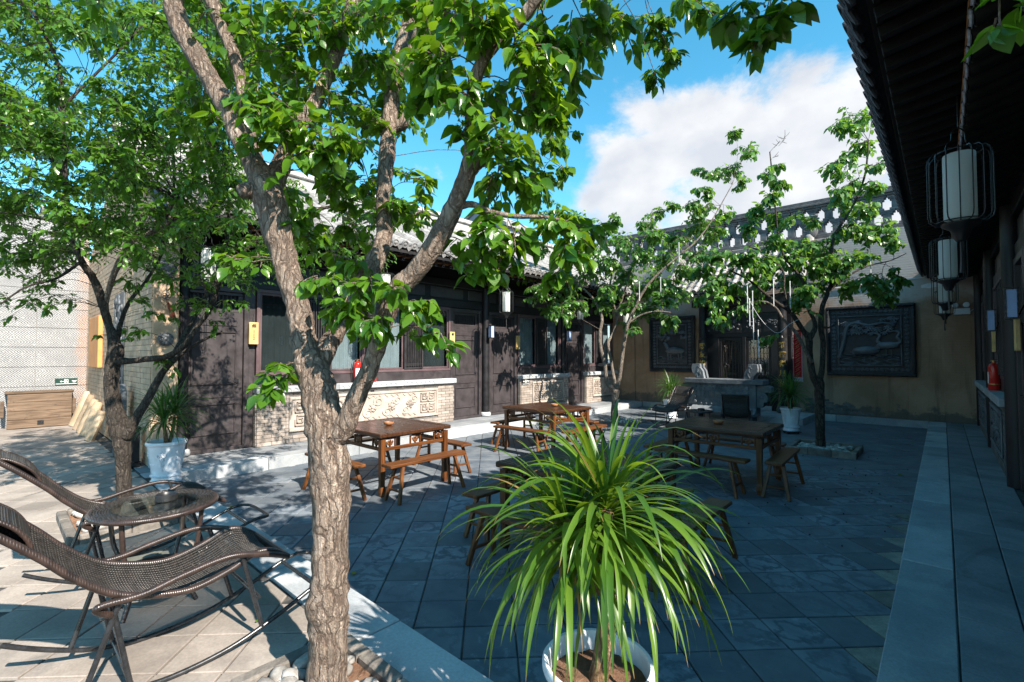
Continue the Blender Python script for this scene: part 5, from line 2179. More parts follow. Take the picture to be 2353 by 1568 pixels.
def make_pot(label, loc, rz=0., detail=True, castors=False):
    p = thing('flower_pot', label, 'pot', loc, rz, 'white glazed flower pots')
    m = MB()
    m.lathe(POT, 48, wob=lambda a, z: .0016 * sin(a * 26 + z * 60) if .08 < z < .112 else 0, top=False)
    bd = m.build('body', 'white_glaze', p, smooth=45)

    def rad(z):
        for (r0, z0), (r1, z1) in zip(POT, POT[1:]):
            if z0 <= z <= z1 and z1 > z0:
                return r0 + (r1 - r0) * (z - z0) / (z1 - z0)
        return .2

    def on(a, z, d=.002):
        r = rad(z) + d
        return (r * cos(a), r * sin(a), z)
    # rope band above the foot
    m = MB()
    for k in range(30):
        a = 2 * pi * k / 30
        m.tube([on(a, .085, 0), on(a + .09, .095, .003), on(a + .19, .105, 0)], .006, 5)
    m.build('rope_band', 'white_glaze', bd, smooth=True)
    # raised flower sprays
    for s in range(4):
        m = MB()
        a0 = s * pi / 2 + .4
        for k in range(3):
            aa = a0 + (k - 1) * .16
            stem = [on(a0 + (aa - a0) * t + .03 * sin(t * 5), .16 + t * (.19 + .03 * (k % 2)), .003) for t in [i / 7 for i in range(8)]]
            m.tube(stem, .004, 5)
            e = stem[-1]
            for q in range(6):
                th = q * pi / 3
                m.blob((e[0] - sin(aa) * .016 * cos(th), e[1] + cos(aa) * .016 * cos(th), e[2] + .016 * sin(th)), (.010, .010, .010), q, 6, 5, .1)
        for k in range(4):
            t = .2 + .17 * k
            m.tube([on(a0, .16 + t * .17, .002), on(a0 + (.10 if k % 2 else -.10), .18 + t * .19, .005), on(a0 + (.17 if k % 2 else -.17), .18 + t * .17, .002)], [.003, .008, .002], 5)
        m.build('flower_relief', 'white_glaze', bd, smooth=True)
    if detail:                                  # incised brick-like grid
        m = MB()
        for z in (.15, .19, .23, .27, .31, .35, .39):
            m.tube([on(2 * pi * k / 48, z, -.0006) for k in range(48)], .0018, 4, closed=True)
        m.build('glaze_bands', 'white_glaze', bd, smooth=True)
    m = MB()
    V, F = [(0, 0, .452)], []
    for j in range(1, 7):
        for k in range(28):
            r = .1895 * j / 6
            a = 2 * pi * k / 28
            V.append((r * cos(a), r * sin(a), .445 + .018 * mnoise.noise(Vector((r * 30 * cos(a), r * 30 * sin(a), loc[0]))) - .008 * (j / 6)))
    for k in range(28):
        F.append((0, 1 + k, 1 + (k + 1) % 28))
    for j in range(5):
        for k in range(28):
            k2 = (k + 1) % 28
            F.append((1 + j * 28 + k, 1 + (j + 1) * 28 + k, 1 + (j + 1) * 28 + k2, 1 + j * 28 + k2))
    m.add(V, F)
    m.build('soil', 'soil', p, smooth=True)
    if castors:
        for k in range(4):
            a = pi / 4 + k * pi / 2
            m = MB(); m.tube([(.14 * cos(a) - .02, .14 * sin(a), -.035), (.14 * cos(a) + .02, .14 * sin(a), -.035)], .025, 10)
            m.build('castor', 'black_plastic', p, smooth=40)
        m = MB(); m.cbox(-.16, .16, -.16, .16, -.02, -.002, .01)
        m.build('trolley', 'black_plastic', p)
    return p


def strap_leaf(base, az, el, length, width, droop, rnd, nseg=14, fold=.28, dry=0.):
    """long arching ribbon; returns verts, quads, tint, dry"""
    d = Vector((cos(az) * cos(el), sin(az) * cos(el), sin(el)))
    p = Vector(base)
    V, F, T, DR, AL = [], [], [], [], []
    side = Vector((-sin(az), cos(az), 0))
    step = length / nseg
    tw = rnd.uniform(-.5, .5)
    tint = rnd.random()
    tipdry = rnd.random()
    for i in range(nseg + 1):
        t = i / nseg
        w = width * (.55 + .9 * t if t < .35 else .865 + .135 if t < .45 else max(.02, (1 - ((t - .45) / .55) ** 1.8)))
        ang = tw * t
        s2 = side * cos(ang) + d.cross(side) * sin(ang)
        nrm = d.cross(s2)
        V += [tuple(p - s2 * w / 2 - nrm * (-fold) * w * .5), tuple(p), tuple(p + s2 * w / 2 - nrm * (-fold) * w * .5)]
        T += [tint] * 3
        dv = dry if dry > 0 else (max(0., (t - .93) / .07) if tipdry > .45 else 0.)
        DR += [dv] * 3
        if i < nseg:
            b = 3 * i
            F += [(b, b + 1, b + 4, b + 3), (b + 1, b + 2, b + 5, b + 4)]
        p = p + d * step
        d = (d + Vector((0, 0, -1)) * droop * step * (.25 + 1.6 * t)).normalized()
        d = (d + side * rnd.uniform(-.03, .03)).normalized()
    return V, F, T, DR


def plant_stem(parent, pts, r0, r1):
    P = crom(pts, 7)
    n = len(P)
    m = MB()
    rs = [(r0 + (r1 - r0) * i / (n - 1)) * (1 + .10 * mnoise.noise(Vector(P[i]) * 22)) for i in range(n)]
    m.tube([tuple(p) for p in P], rs, 14)
    return m.build('stem', 'bark_stem', parent, smooth=60)


def near_plant():
    """the big foreground plant: every leaf its own object"""
    loc = Vector((-.940, 1.492, HP))
    pt = make_pot('white glazed pot of the large foreground plant, at the bottom edge', loc, .3)
    pt.scale = (.91, .91, .95)
    pl = thing('dracaena_plant', 'large bright green strap leaved plant in the foreground pot', 'plant', loc + Vector((0, 0, .42)), 0., 'strap leaved potted plants')
    rnd = random.Random(21)
    o = Vector((0, 0, 0))
    top0 = at(1400, 1360, 1.73) - pl.location
    heads = [at(1310, 1235, 1.73) - pl.location, at(1395, 1175, 1.66) - pl.location, at(1440, 1225, 1.84) - pl.location]
    plant_stem(pl, [(.0, .0, -.01), tuple(top0 * .5 + Vector((.008, 0, 0))), tuple(top0)], .037, .030)
    plant_stem(pl, [tuple(top0 - Vector((0, 0, .03))), tuple((top0 + heads[0]) / 2 + Vector((-.02, 0, .0))), tuple(heads[0])], .024, .026)
    plant_stem(pl, [tuple(top0 - Vector((0, 0, .03))), tuple((top0 + heads[1]) / 2 + Vector((.01, 0, .0))), tuple(heads[1])], .024, .024)
    plant_stem(pl, [tuple(top0 - Vector((0, 0, .03))), tuple((top0 + heads[2]) / 2 + Vector((.02, .01, .0))), tuple(heads[2])], .020, .022)
    for hi, (h, n) in enumerate(zip(heads, (108, 100, 88))):
        for k in range(n):
            f = k / n                            # 0 lowest/oldest, 1 youngest in the middle
            az = k * 2.39996 + hi + rnd.uniform(-.35, .35)
            el = radians(-16 + 84 * f ** 1.2 + rnd.uniform(-14, 14))
            L = rnd.uniform(.33, .56) * (1.0 - .34 * max(0, f - .7) / .3)
            b = h + Vector((cos(az) * .016, sin(az) * .016, -.07 + .13 * f))
            dry = rnd.uniform(.75, 1.) if (f < .16 and rnd.random() < .45) else 0.
            wd = rnd.uniform(.018, .028) * (.4 if dry else 1)
            V, F, T, DR = strap_leaf(b, az, el, L * (.8 if dry else 1), wd, (6.4 - 3.4 * f) * rnd.uniform(.6, 1.35), rnd, dry=dry)
            me = arr_mesh('leaf', V, F, 'leaf_strap', T, {'dry': DR})
            link('leaf', me, pl)
    VV, FF, TT, DD = [], [], [], []
    for hi, h in enumerate(heads):              # the many thinner blades between them
        for k in range(60):
            f = rnd.random()
            az = rnd.uniform(0, 2 * pi)
            el = radians(-20 + 88 * f + rnd.uniform(-12, 12))
            b = h + Vector((cos(az) * .014, sin(az) * .014, -.08 + .13 * f))
            V, F, T, DR = strap_leaf(b, az, el, rnd.uniform(.25, .50), rnd.uniform(.012, .020), (6. - 3. * f) * rnd.uniform(.6, 1.4), rnd, nseg=11, dry=(rnd.uniform(.7, 1) if rnd.random() < .06 else 0.))
            n = len(VV)
            VV += V; TT += T; DD += DR
            FF += [tuple(n + i for i in q) for q in F]
    link('foliage', arr_mesh('foliage', VV, FF, 'leaf_strap', TT, {'dry': DD}), pl, kind='stuff', label='thinner green blades between the large ones')
    return pl


def far_plant_mesh(seed, nleaf=150, spread=1.0):
    rnd = random.Random(seed)
    VV, FF, TT, DD = [], [], [], []
    for hd in ((-.07, .02, .34), (.06, .05, .40), (.01, -.06, .30)):
        for k in range(nleaf // 3):
            f = k / (nleaf // 3)
            az = k * 2.39996 + hd[0] * 9
            el = radians(-5 + 82 * f + rnd.uniform(-9, 9))
            V, F, T, DR = strap_leaf(Vector(hd) + Vector((cos(az) * .012, sin(az) * .012, -.05 + .1 * f)), az, el, rnd.uniform(.36, .50) * spread, rnd.uniform(.016, .023), (5.2 - 3.2 * f) * rnd.uniform(.8, 1.2), rnd, nseg=9)
            n = len(VV)
            VV += V; TT += T; DD += DR
            FF += [tuple(n + i for i in q) for q in F]
    return arr_mesh('foliage', VV, FF, 'leaf_strap_far', TT, {'dry': DD})


def potted(label_pot, label_plant, loc, seed, rz=0., castors=False, spread=1.0):
    z = .055 if castors else 0
    make_pot(label_pot, (loc[0], loc[1], loc[2] + z), rz, True, castors)
    pl = thing('dracaena_plant', label_plant, 'plant', (loc[0], loc[1], loc[2] + z + .44), rz, 'strap leaved potted plants')
    for a, b in (((-.01, 0, -.01), (-.07, .02, .30)), ((.01, .01, -.01), (.06, .05, .36)), ((0, -.01, -.01), (.01, -.06, .26))):
        plant_stem(pl, [a, ((a[0] + b[0]) / 2 + .012, (a[1] + b[1]) / 2, (a[2] + b[2]) / 2), b], .024, .017)
    link('foliage', far_plant_mesh(seed, 190, spread), pl, kind='stuff', label='narrow arching green leaves')


near_plant()
potted('white glazed pot at the left end of the step below the dark door', 'strap leaved plant in the white pot before the leftmost door', (-7.22, 1.50, HP), 4, .7, spread=1.08)
potted('white pot on castors right of the stone altar', 'dark green strap leaved plant in the pot right of the altar', (-2.56, 12.15, 0), 5, 2.2, True, 1.25)
potted('white pot behind the far lounger left of the altar', 'yellow green strap leaved plant left of the stone altar', (-5.62, 12.75, 0), 6, 4.1, spread=1.15)

# ------------------------------------------------------------------ trees
def leaf_template(kind):
    """verts (x across, y along, z up) of one leaf of unit length, and faces"""
    if kind == 'fine':
        ys = (0, .16, .36, .58, .80, 1.)
        ws = (0, .19, .285, .25, .13, 0)
        V, F = [], []
        for i, (y, w) in enumerate(zip(ys, ws)):
            z = -.16 * y * y + .02
            if w == 0:
                V.append((0, y, z))
            else:
                V += [(-w, y, z + .085 * w / .28), (0, y, z), (w, y, z + .085 * w / .28)]
        F = [(0, 2, 1), (0, 3, 2)]
        for i in range(3):
            b = 1 + 3 * i
            F += [(b, b + 1, b + 4), (b, b + 4, b + 3), (b + 1, b + 2, b + 5), (b + 1, b + 5, b + 4)]
        F += [(10, 11, 13), (11, 12, 13)]
    else:
        V = [(0, 0, 0), (-.24, .32, .05), (0, .36, 0), (.24, .32, .05), (-.19, .68, -.01), (0, .7, -.05), (.19, .68, -.01), (0, 1, -.14)]
        F = [(0, 2, 1), (0, 3, 2), (1, 2, 5), (1, 5, 4), (2, 3, 6), (2, 6, 5), (4, 5, 7), (5, 6, 7)]
    return np.array(V, float), np.array(F, int)


def leaf_arrays(leaves, kind, wide=1.0):
    """leaves: rows of (px,py,pz, dx,dy,dz, nx,ny,nz, size, tint)"""
    A = np.array(leaves, float)
    T, F = leaf_template(kind)
    P, D, Nn, S = A[:, 0:3], A[:, 3:6], A[:, 6:9], A[:, 9:10]
    D = D / np.linalg.norm(D, axis=1, keepdims=True)
    X = np.cross(D, Nn)
    X /= np.maximum(1e-6, np.linalg.norm(X, axis=1, keepdims=True))
    Z = np.cross(X, D)
    curl = RNG.uniform(-.4, 2.6, (len(A), 1, 1))
    wv = RNG.uniform(.85, 1.12, (len(A), 1, 1)) * wide
    V = P[:, None, :] + S[:, None, :] * (T[None, :, 0:1] * wv * X[:, None, :] + T[None, :, 1:2] * D[:, None, :] + T[None, :, 2:3] * curl * Z[:, None, :])
    nv = len(T)
    FF = (F[None] + (np.arange(len(A)) * nv)[:, None, None]).reshape(-1, 3)
    return V.reshape(-1, 3), FF, np.repeat(A[:, 10], nv)


def limb(parent, pts, mat, n=10, k=5, rough=.08, name='limb', org=Vector((0, 0, 0)), lumps=0.):
    """pts: (pixel x, pixel y, distance, width in pixels)"""
    W = []
    for x, y, d, w in pts:
        p = at(x, y, d)
        W.append((p.x, p.y, p.z, w * d / FPX / 2 / sqrt(1 + ((x - PW / 2) / FPX) ** 2)))
    P = crom(W, k)
    vs, fs = [], []
    m = MB(org)
    x = Vector((1, 0, 0))
    for i, q in enumerate(P):
        p = Vector(q[:3])
        a, b = P[max(0, i - 1)], P[min(len(P) - 1, i + 1)]
        t = (Vector(b[:3]) - Vector(a[:3])).normalized()
        x = (x - t * x.dot(t)).normalized()
        y = t.cross(x)
        for j in range(n):
            an = 2 * pi * j / n
            dr = x * cos(an) + y * sin(an)
            r = q[3] * (1 + rough * mnoise.noise((p + dr * q[3]) * (1.1 / max(.02, q[3]))) * 1.6 + lumps * max(0, mnoise.noise((p + dr * q[3]) * 5.)) ** 2 * 3)
            if rough > .05:                      # bark ridges running along the limb
                r *= 1 + .045 * mnoise.noise(Vector((cos(an) * 4.5, sin(an) * 4.5, p.z * 2.5)))
            vs.append(tuple(p + dr * r))
    for i in range(len(P) - 1):
        for j in range(n):
            j2 = (j + 1) % n
            fs.append((i * n + j, i * n + j2, (i + 1) * n + j2, (i + 1) * n + j))
    fs.append(tuple(range(n))[::-1])
    fs.append(tuple((len(P) - 1) * n + j for j in range(n)))
    m.add(vs, fs)
    o = m.build(name, mat, parent, smooth=True)
    return o, [Vector(q[:3]) for q in P], [q[3] for q in P]


DENS = 1.0


def spray(c, r, ntw, size, nodes, twigs, leaves, rnd, droop=.5, per=(6, 10), clump=.55, dirbias=Vector((0, 0, 0)), bare=False):
    """one clump of foliage round c: a branchlet from the nearest limb, twigs off it, alternate leaves on the twigs"""
    c = Vector(c)
    if nodes:
        src = min(nodes, key=lambda p: (p - c).length + (.35 * max(0, p.z - c.z)))
    else:
        src = c + Vector((0, 0, r))
    mid = (src + c) / 2 + Vector((rnd.uniform(-.1, .1), rnd.uniform(-.1, .1), .12)) * (src - c).length
    out = (c - src)
    out = out.normalized() if out.length > .05 else Vector((rnd.uniform(-1, 1), rnd.uniform(-1, 1), .3)).normalized()
    end = c + out * r * .6 + Vector((0, 0, -.12 * r))
    br = [Vector(p) for p in crom([tuple(src), tuple(mid), tuple(c), tuple(end)], 4)]
    twigs.append((br, [max(.0022, min(.014, r * .022) * (1 - .7 * i / len(br))) for i in range(len(br))]))
    tail = br[5:]
    for t in range(int(ntw * DENS + .5)):
        b = rnd.choice(tail) + Vector((rnd.gauss(0, .12), rnd.gauss(0, .12), rnd.gauss(0, .12))) * r
        d = Vector((rnd.gauss(0, 1), rnd.gauss(0, 1), rnd.gauss(0, .75))).normalized()
        d = (d + out * .45 + dirbias + Vector((0, 0, -.15))).normalized()
        L = r * rnd.uniform(.55, 1.05)
        n = rnd.randint(*per)
        n = max(4, min(n, int(L / (size * .24)) + 3))
        p = b.copy()
        tw = [p.copy()]
        sidev = d.cross(Vector((0, 0, 1)))
        sidev = sidev.normalized() if sidev.length > .1 else Vector((1, 0, 0))
        for i in range(n):
            p = p + d * (L / n)
            d = (d + Vector((rnd.gauss(0, .13), rnd.gauss(0, .13), -droop * .16 * (i + 1) / n - .03))).normalized()
            tw.append(p.copy())
            if bare:
                continue
            sg = 1 if i % 2 else -1
            ld = (d * rnd.uniform(.35, .9) + sidev * sg * rnd.uniform(.5, 1.1) + Vector((0, 0, -droop * rnd.uniform(.2, 1.1)))).normalized()
            nm = Vector((rnd.gauss(0, .42), rnd.gauss(0, .42), 1.0)).normalized()
            nm = (nm - ld * nm.dot(ld))
            nm = nm.normalized() if nm.length > .05 else Vector((0, 1, 0))
            q = p + ld * size * .12
            leaves.append((*q, *ld, *nm, size * rnd.uniform(.5, 1.15) * (1 - .25 * (i == n - 1)), min(1., .75 * rnd.random() ** 1.4 + .35 * (i / n) ** 2)))
        twigs.append((tw, [.0028 * (size / .09) * (1 - .6 * i / len(tw)) + .0006 for i in range(len(tw))]))


def finish_crown(tree, org, leaves, twigs, leaf_mat, bark, kind, nobj=0, wide=1.0):
    A = [tuple(l) for l in leaves]
    if nobj:
        sc = []
        for i, l in enumerate(A):
            x, y, d = proj(l[:3])
            sc.append((l[9] / d if (0 <= x <= PW and 0 <= y <= PH and d > .3) else 0, i))
        sc.sort(reverse=True)
        big = [i for s, i in sc[:nobj] if s > 0]
        # the leaves that show largest: objects of their own, sharing four shapes
        shapes = []
        for v in range(6):
            V, F, T = leaf_arrays([(0, 0, 0, 0, 1, 0, 0, 0, 1, 1, v / 5.)], kind, wide)
            shapes.append(arr_mesh('leaf', V, F, leaf_mat, T))
        for i in big:
            l = A[i]
            D = Vector(l[3:6]).normalized()
            N = Vector(l[6:9])
            X = D.cross(N).normalized()
            Z = X.cross(D)
            M = Matrix((X, D, Z)).transposed().to_4x4()
            o = link('leaf', shapes[min(5, int(l[10] * 6))], tree)
            o.location = Vector(l[0:3]) - org
            o.rotation_euler = M.to_euler()
            o.scale = (l[9],) * 3
        bs = set(big)
        A = [l for i, l in enumerate(A) if i not in bs]
    V, F, T = leaf_arrays(A, kind, wide)
    V = V - np.array(org)
    link('crown', arr_mesh('crown', V, F, leaf_mat, T), tree, kind='stuff', label='mass of green leaves')
    m = MB(org)
    for P, R in twigs:
        m.tube(P, R, 4, cap=False)
    m.build('twigs', bark, tree, smooth=True, kind='stuff', label='thin twigs carrying the leaves')


def in_px(blobs, rnd, jx=0, jd=.12):
    """(px, py, distance, radius px, twigs) -> centre, radius, twigs"""
    for x, y, d, r, n in blobs:
        dd = d * (1 + rnd.uniform(-jd, jd))
        yield at(x + rnd.uniform(-jx, jx), y + rnd.uniform(-jx, jx), dd), r * dd / FPX, n


def tree_near():
    """T1: the forked tree in the foreground"""
    org = at(752, 1650, 2.2); org.z = HP
    t = thing('forked_tree', 'big forked tree with rough brown trunk and glossy leaves in the foreground', 'tree', org)
    rnd = random.Random(3)
    nodes = []

    def L(pts, n=18, nm='limb', rough=.10, lumps=.0):
        o, P, R = limb(t, pts, 'bark_near', n, 6, rough, nm, org, lumps)
        nodes.extend(P[::2])
    L([(748, 1700, 2.2, 150), (750, 1640, 2.2, 112), (752, 1560, 2.2, 96), (755, 1450, 2.2, 90), (752, 1395, 2.2, 98), (758, 1330, 2.2, 88), (760, 1230, 2.2, 84), (758, 1120, 2.2, 86), (754, 1040, 2.21, 92), (744, 960, 2.22, 88), (732, 890, 2.24, 84), (712, 835, 2.27, 70), (696, 785, 2.3, 62), (690, 730, 2.32, 60), (672, 660, 2.35, 58), (650, 580, 2.38, 60), (628, 500, 2.4, 74), (612, 440, 2.41, 76), (588, 385, 2.43, 52), (556, 330, 2.46, 46), (532, 275, 2.48, 48), (500, 210, 2.5, 50), (455, 135, 2.5, 50), (412, 60, 2.5, 52), (396, -20, 2.5, 50), (385, -130, 2.5, 46)], 26, 'trunk', .12, .12)
    L([(762, 1010, 2.2, 60), (790, 985, 2.18, 52), (818, 918, 2.16, 45), (848, 850, 2.15, 42), (872, 782, 2.12, 42), (890, 720, 2.1, 44), (912, 668, 2.08, 52), (955, 625, 2.06, 46), (1008, 545, 2.03, 46), (1052, 455, 2.0, 42), (1082, 365, 1.97, 38), (1086, 270, 1.94, 34), (1092, 185, 1.9, 30), (1128, 112, 1.88, 28), (1190, 52, 1.85, 28), (1270, -40, 1.8, 26), (1420, -150, 1.75, 22)], 20)
    L([(722, 865, 2.27, 56), (748, 805, 2.34, 50), (784, 745, 2.42, 44), (818, 685, 2.5, 46), (850, 622, 2.58, 48), (882, 550, 2.66, 38), (880, 455, 2.75, 33), (889, 362, 2.82, 38), (896, 275, 2.86, 36), (906, 195, 2.9, 40), (922, 112, 2.95, 31), (945, 30, 3.0, 30), (958, -60, 3.0, 28)], 18)
    L([(618, 440, 2.42, 60), (648, 375, 2.5, 46), (668, 320, 2.55, 36), (705, 268, 2.6, 34), (742, 200, 2.66, 32), (780, 105, 2.72, 30), (808, 15, 2.75, 28), (830, -70, 2.8, 26)], 16)
    L([(600, 420, 2.43, 40), (585, 330, 2.55, 26), (562, 240, 2.6, 27), (545, 150, 2.62, 30), (512, 65, 2.64, 34), (478, -20, 2.66, 36), (450, -100, 2.7, 34)], 14)
    L([(905, 195, 2.9, 26), (935, 150, 2.86, 24), (952, 100, 2.84, 22), (975, 30, 2.8, 20), (990, -50, 2.8, 18)], 10)
    L([(1040, 478, 2.02, 20), (1085, 470, 2.0, 15), (1130, 488, 1.98, 13), (1190, 498, 1.97, 11), (1262, 500, 1.96, 8), (1330, 520, 1.95, 5)], 8)
    L([(1068, 405, 1.98, 34), (1092, 378, 1.98, 34), (1118, 362, 1.98, 30)], 10)
    L([(892, 300, 2.86, 20), (925, 285, 2.86, 26), (935, 262, 2.85, 18), (958, 245, 2.83, 10)], 8)
    L([(600, 440, 2.42, 50), (572, 438, 2.36, 44), (555, 440, 2.32, 36)], 12, 'knot')
    L([(880, 275, 2.87, 14), (840, 290, 2.9, 10), (790, 285, 3.0, 6)], 7)
    # the long limb that arches over the yard, out of the frame, and hangs back into it
    L([(1420, -150, 1.75, 22), (1600, -230, 1.7, 18), (1850, -260, 1.6, 14), (2100, -220, 1.35, 11), (2270, -130, 1.15, 8)], 8)
    L([(1420, -150, 1.75, 12), (1560, -120, 1.9, 9), (1700, -90, 1.95, 7), (1770, -20, 1.95, 5)], 7)
    L([(1270, -40, 1.8, 14), (1380, -30, 2.3, 9), (1480, -20, 2.6, 7)], 7)
    twigs, leaves = [], []
    B = []
    # dense upper middle, around the leaning right limb
    for (x, y, d, r, n) in ((1120, 60, 1.85, 95, 9), (1200, 110, 1.85, 90, 9), (1040, 120, 1.9, 95, 9), (960, 60, 2.2, 90, 8), (1260, 60, 1.9, 95, 9), (1180, 200, 1.85, 90, 9), (1080, 230, 1.85, 85, 8), (1230, 260, 1.95, 70, 7), (1150, 320, 1.9, 75, 7), (1060, 330, 1.95, 55, 5), (1200, 400, 2.0, 55, 5), (1130, 420, 1.95, 60, 5), (1300, 140, 2.1, 65, 6),
                            (1340, 40, 2.1, 80, 7), (1420, 30, 2.2, 60, 5), (1000, 200, 2.0, 70, 6), (1010, 20, 2.0, 80, 7),
                            (860, 30, 2.7, 90, 8), (770, 90, 2.7, 95, 8), (700, 40, 2.6, 95, 8), (640, 110, 2.6, 90, 8), (840, 130, 2.8, 80, 7), (720, 190, 2.6, 85, 7), (620, 220, 2.6, 70, 6), (800, 230, 2.8, 80, 7), (560, 60, 2.6, 80, 7), (480, 110, 2.7, 70, 5), (900, 300, 2.9, 70, 5), (800, 330, 2.8, 80, 7),
                            (680, 300, 2.3, 80, 8), (620, 290, 2.25, 60, 6), (740, 330, 2.3, 75, 7), (690, 370, 2.3, 70, 6), (590, 330, 2.25, 40, 4), (760, 400, 2.5, 60, 5),
                            (830, 420, 2.8, 65, 6), (760, 480, 2.7, 55, 5), (950, 420, 2.6, 45, 3), (830, 520, 2.7, 60, 5), (900, 470, 2.7, 55, 5), (720, 560, 2.6, 55, 5), (790, 590, 2.6, 55, 5), (960, 500, 2.5, 45, 4),
                            # the low hanging right spray
                            (1120, 510, 1.98, 60, 5), (1190, 540, 1.96, 60, 6), (1260, 520, 1.95, 55, 6), (1320, 545, 1.95, 50, 5), (1150, 600, 1.95, 45, 4), (1090, 570, 1.98, 50, 4), (1300, 610, 1.93, 32, 3), (1370, 520, 1.95, 32, 3), (1060, 610, 2.0, 32, 3),
                            # clusters on the lower fork
                            (800, 690, 2.05, 55, 6), (850, 660, 2.02, 45, 5), (760, 640, 2.1, 38, 4), (870, 745, 2.0, 40, 4), (940, 700, 2.05, 45, 4), (985, 765, 2.05, 42, 4), (1020, 790, 2.05, 26, 3), (830, 730, 2.05, 42, 4), (900, 660, 2.02, 30, 3),
                            (640, 870, 2.15, 30, 3), (625, 905, 2.15, 30, 3), (650, 845, 2.15, 24, 2), (555, 590, 2.2, 30, 3), (560, 615, 2.2, 26, 2), (500, 280, 2.3, 36, 3), (650, 500, 2.3, 30, 2)):
        B.append((x, y, d, r, n))
    for c, r, n in in_px(B, rnd, 8, .04):
        spray(c, r, n, .080, nodes, twigs, leaves, rnd, .75, (6, 10))
    # smaller, farther leaves of the same crown against the sky
    for c, r, n in in_px([(1280, 190, 2.9, 60, 8), (1240, 310, 2.9, 45, 7), (1300, 110, 2.9, 60, 8), (1400, 70, 2.8, 50, 7), (1500, 60, 2.7, 50, 8), (1530, 110, 2.65, 34, 5), (1500, 150, 2.6, 26, 4), (1640, 35, 2.5, 45, 7), (1600, 20, 2.5, 40, 6), (1290, 300, 3.0, 24, 4), (1270, 370, 3.0, 26, 4), (1230, 400, 3.1, 40, 6), (1200, 330, 3.1, 45, 6), (1050, 20, 3.1, 80, 9), (920, 230, 3.3, 70, 8)], rnd, 6, .04):
        spray(c, r, n, .074, nodes, twigs, leaves, rnd, .8, (7, 11))
    for c, r, n in in_px([(1760, 40, 1.9, 42, 5), (1745, 85, 1.88, 30, 4), (1700, 15, 1.95, 36, 4), (1820, 10, 1.85, 26, 3)], rnd, 4, .02):
        spray(c, r, n, .105, nodes, twigs, leaves, rnd, .9, (5, 8))
    for c, r, n in in_px([(2300, 40, 1.12, 30, 2), (2345, 10, 1.1, 24, 2)], rnd, 4, .02):
        spray(c, r, n, .07, nodes, twigs, leaves, rnd, 1.1, (3, 5))
    # the back of the crown, small with distance
    r2 = random.Random(77)
    for _ in range(46):
        x, y = r2.uniform(440, 1000), r2.uniform(-20, 470)
        if x > 930 and y > 120:
            continue
        if r2.random() < .2 and y > 300:
            continue
        dd = r2.uniform(3.0, 3.8)
        c = at(x, y, dd)
        spray(c, r2.uniform(48, 70) * dd / FPX, 7, .074, nodes, twigs, leaves, rnd, .7, (6, 10))
    # the crown goes on above the frame
    for c, r, n in in_px([(x, y, d, 120, 4) for x, y, d in ((300, -150, 2.6), (450, -250, 2.4), (600, -120, 2.6), (700, -260, 2.3), (850, -130, 2.6), (950, -280, 2.3), (1080, -120, 2.1), (1200, -240, 2.0), (1330, -140, 2.0), (1480, -220, 1.9), (560, -420, 2.4), (900, -480, 2.3), (1250, -450, 2.1), (200, -60, 2.7))], rnd, 20, .08):
        spray(c, r, n, .09, nodes, twigs, leaves, rnd, .6, (6, 9))
    finish_crown(t, org, leaves, twigs, 'leaf_near', 'bark_near', 'fine', 290, 1.12)
    print('T1 leaves', len(leaves))
    return t


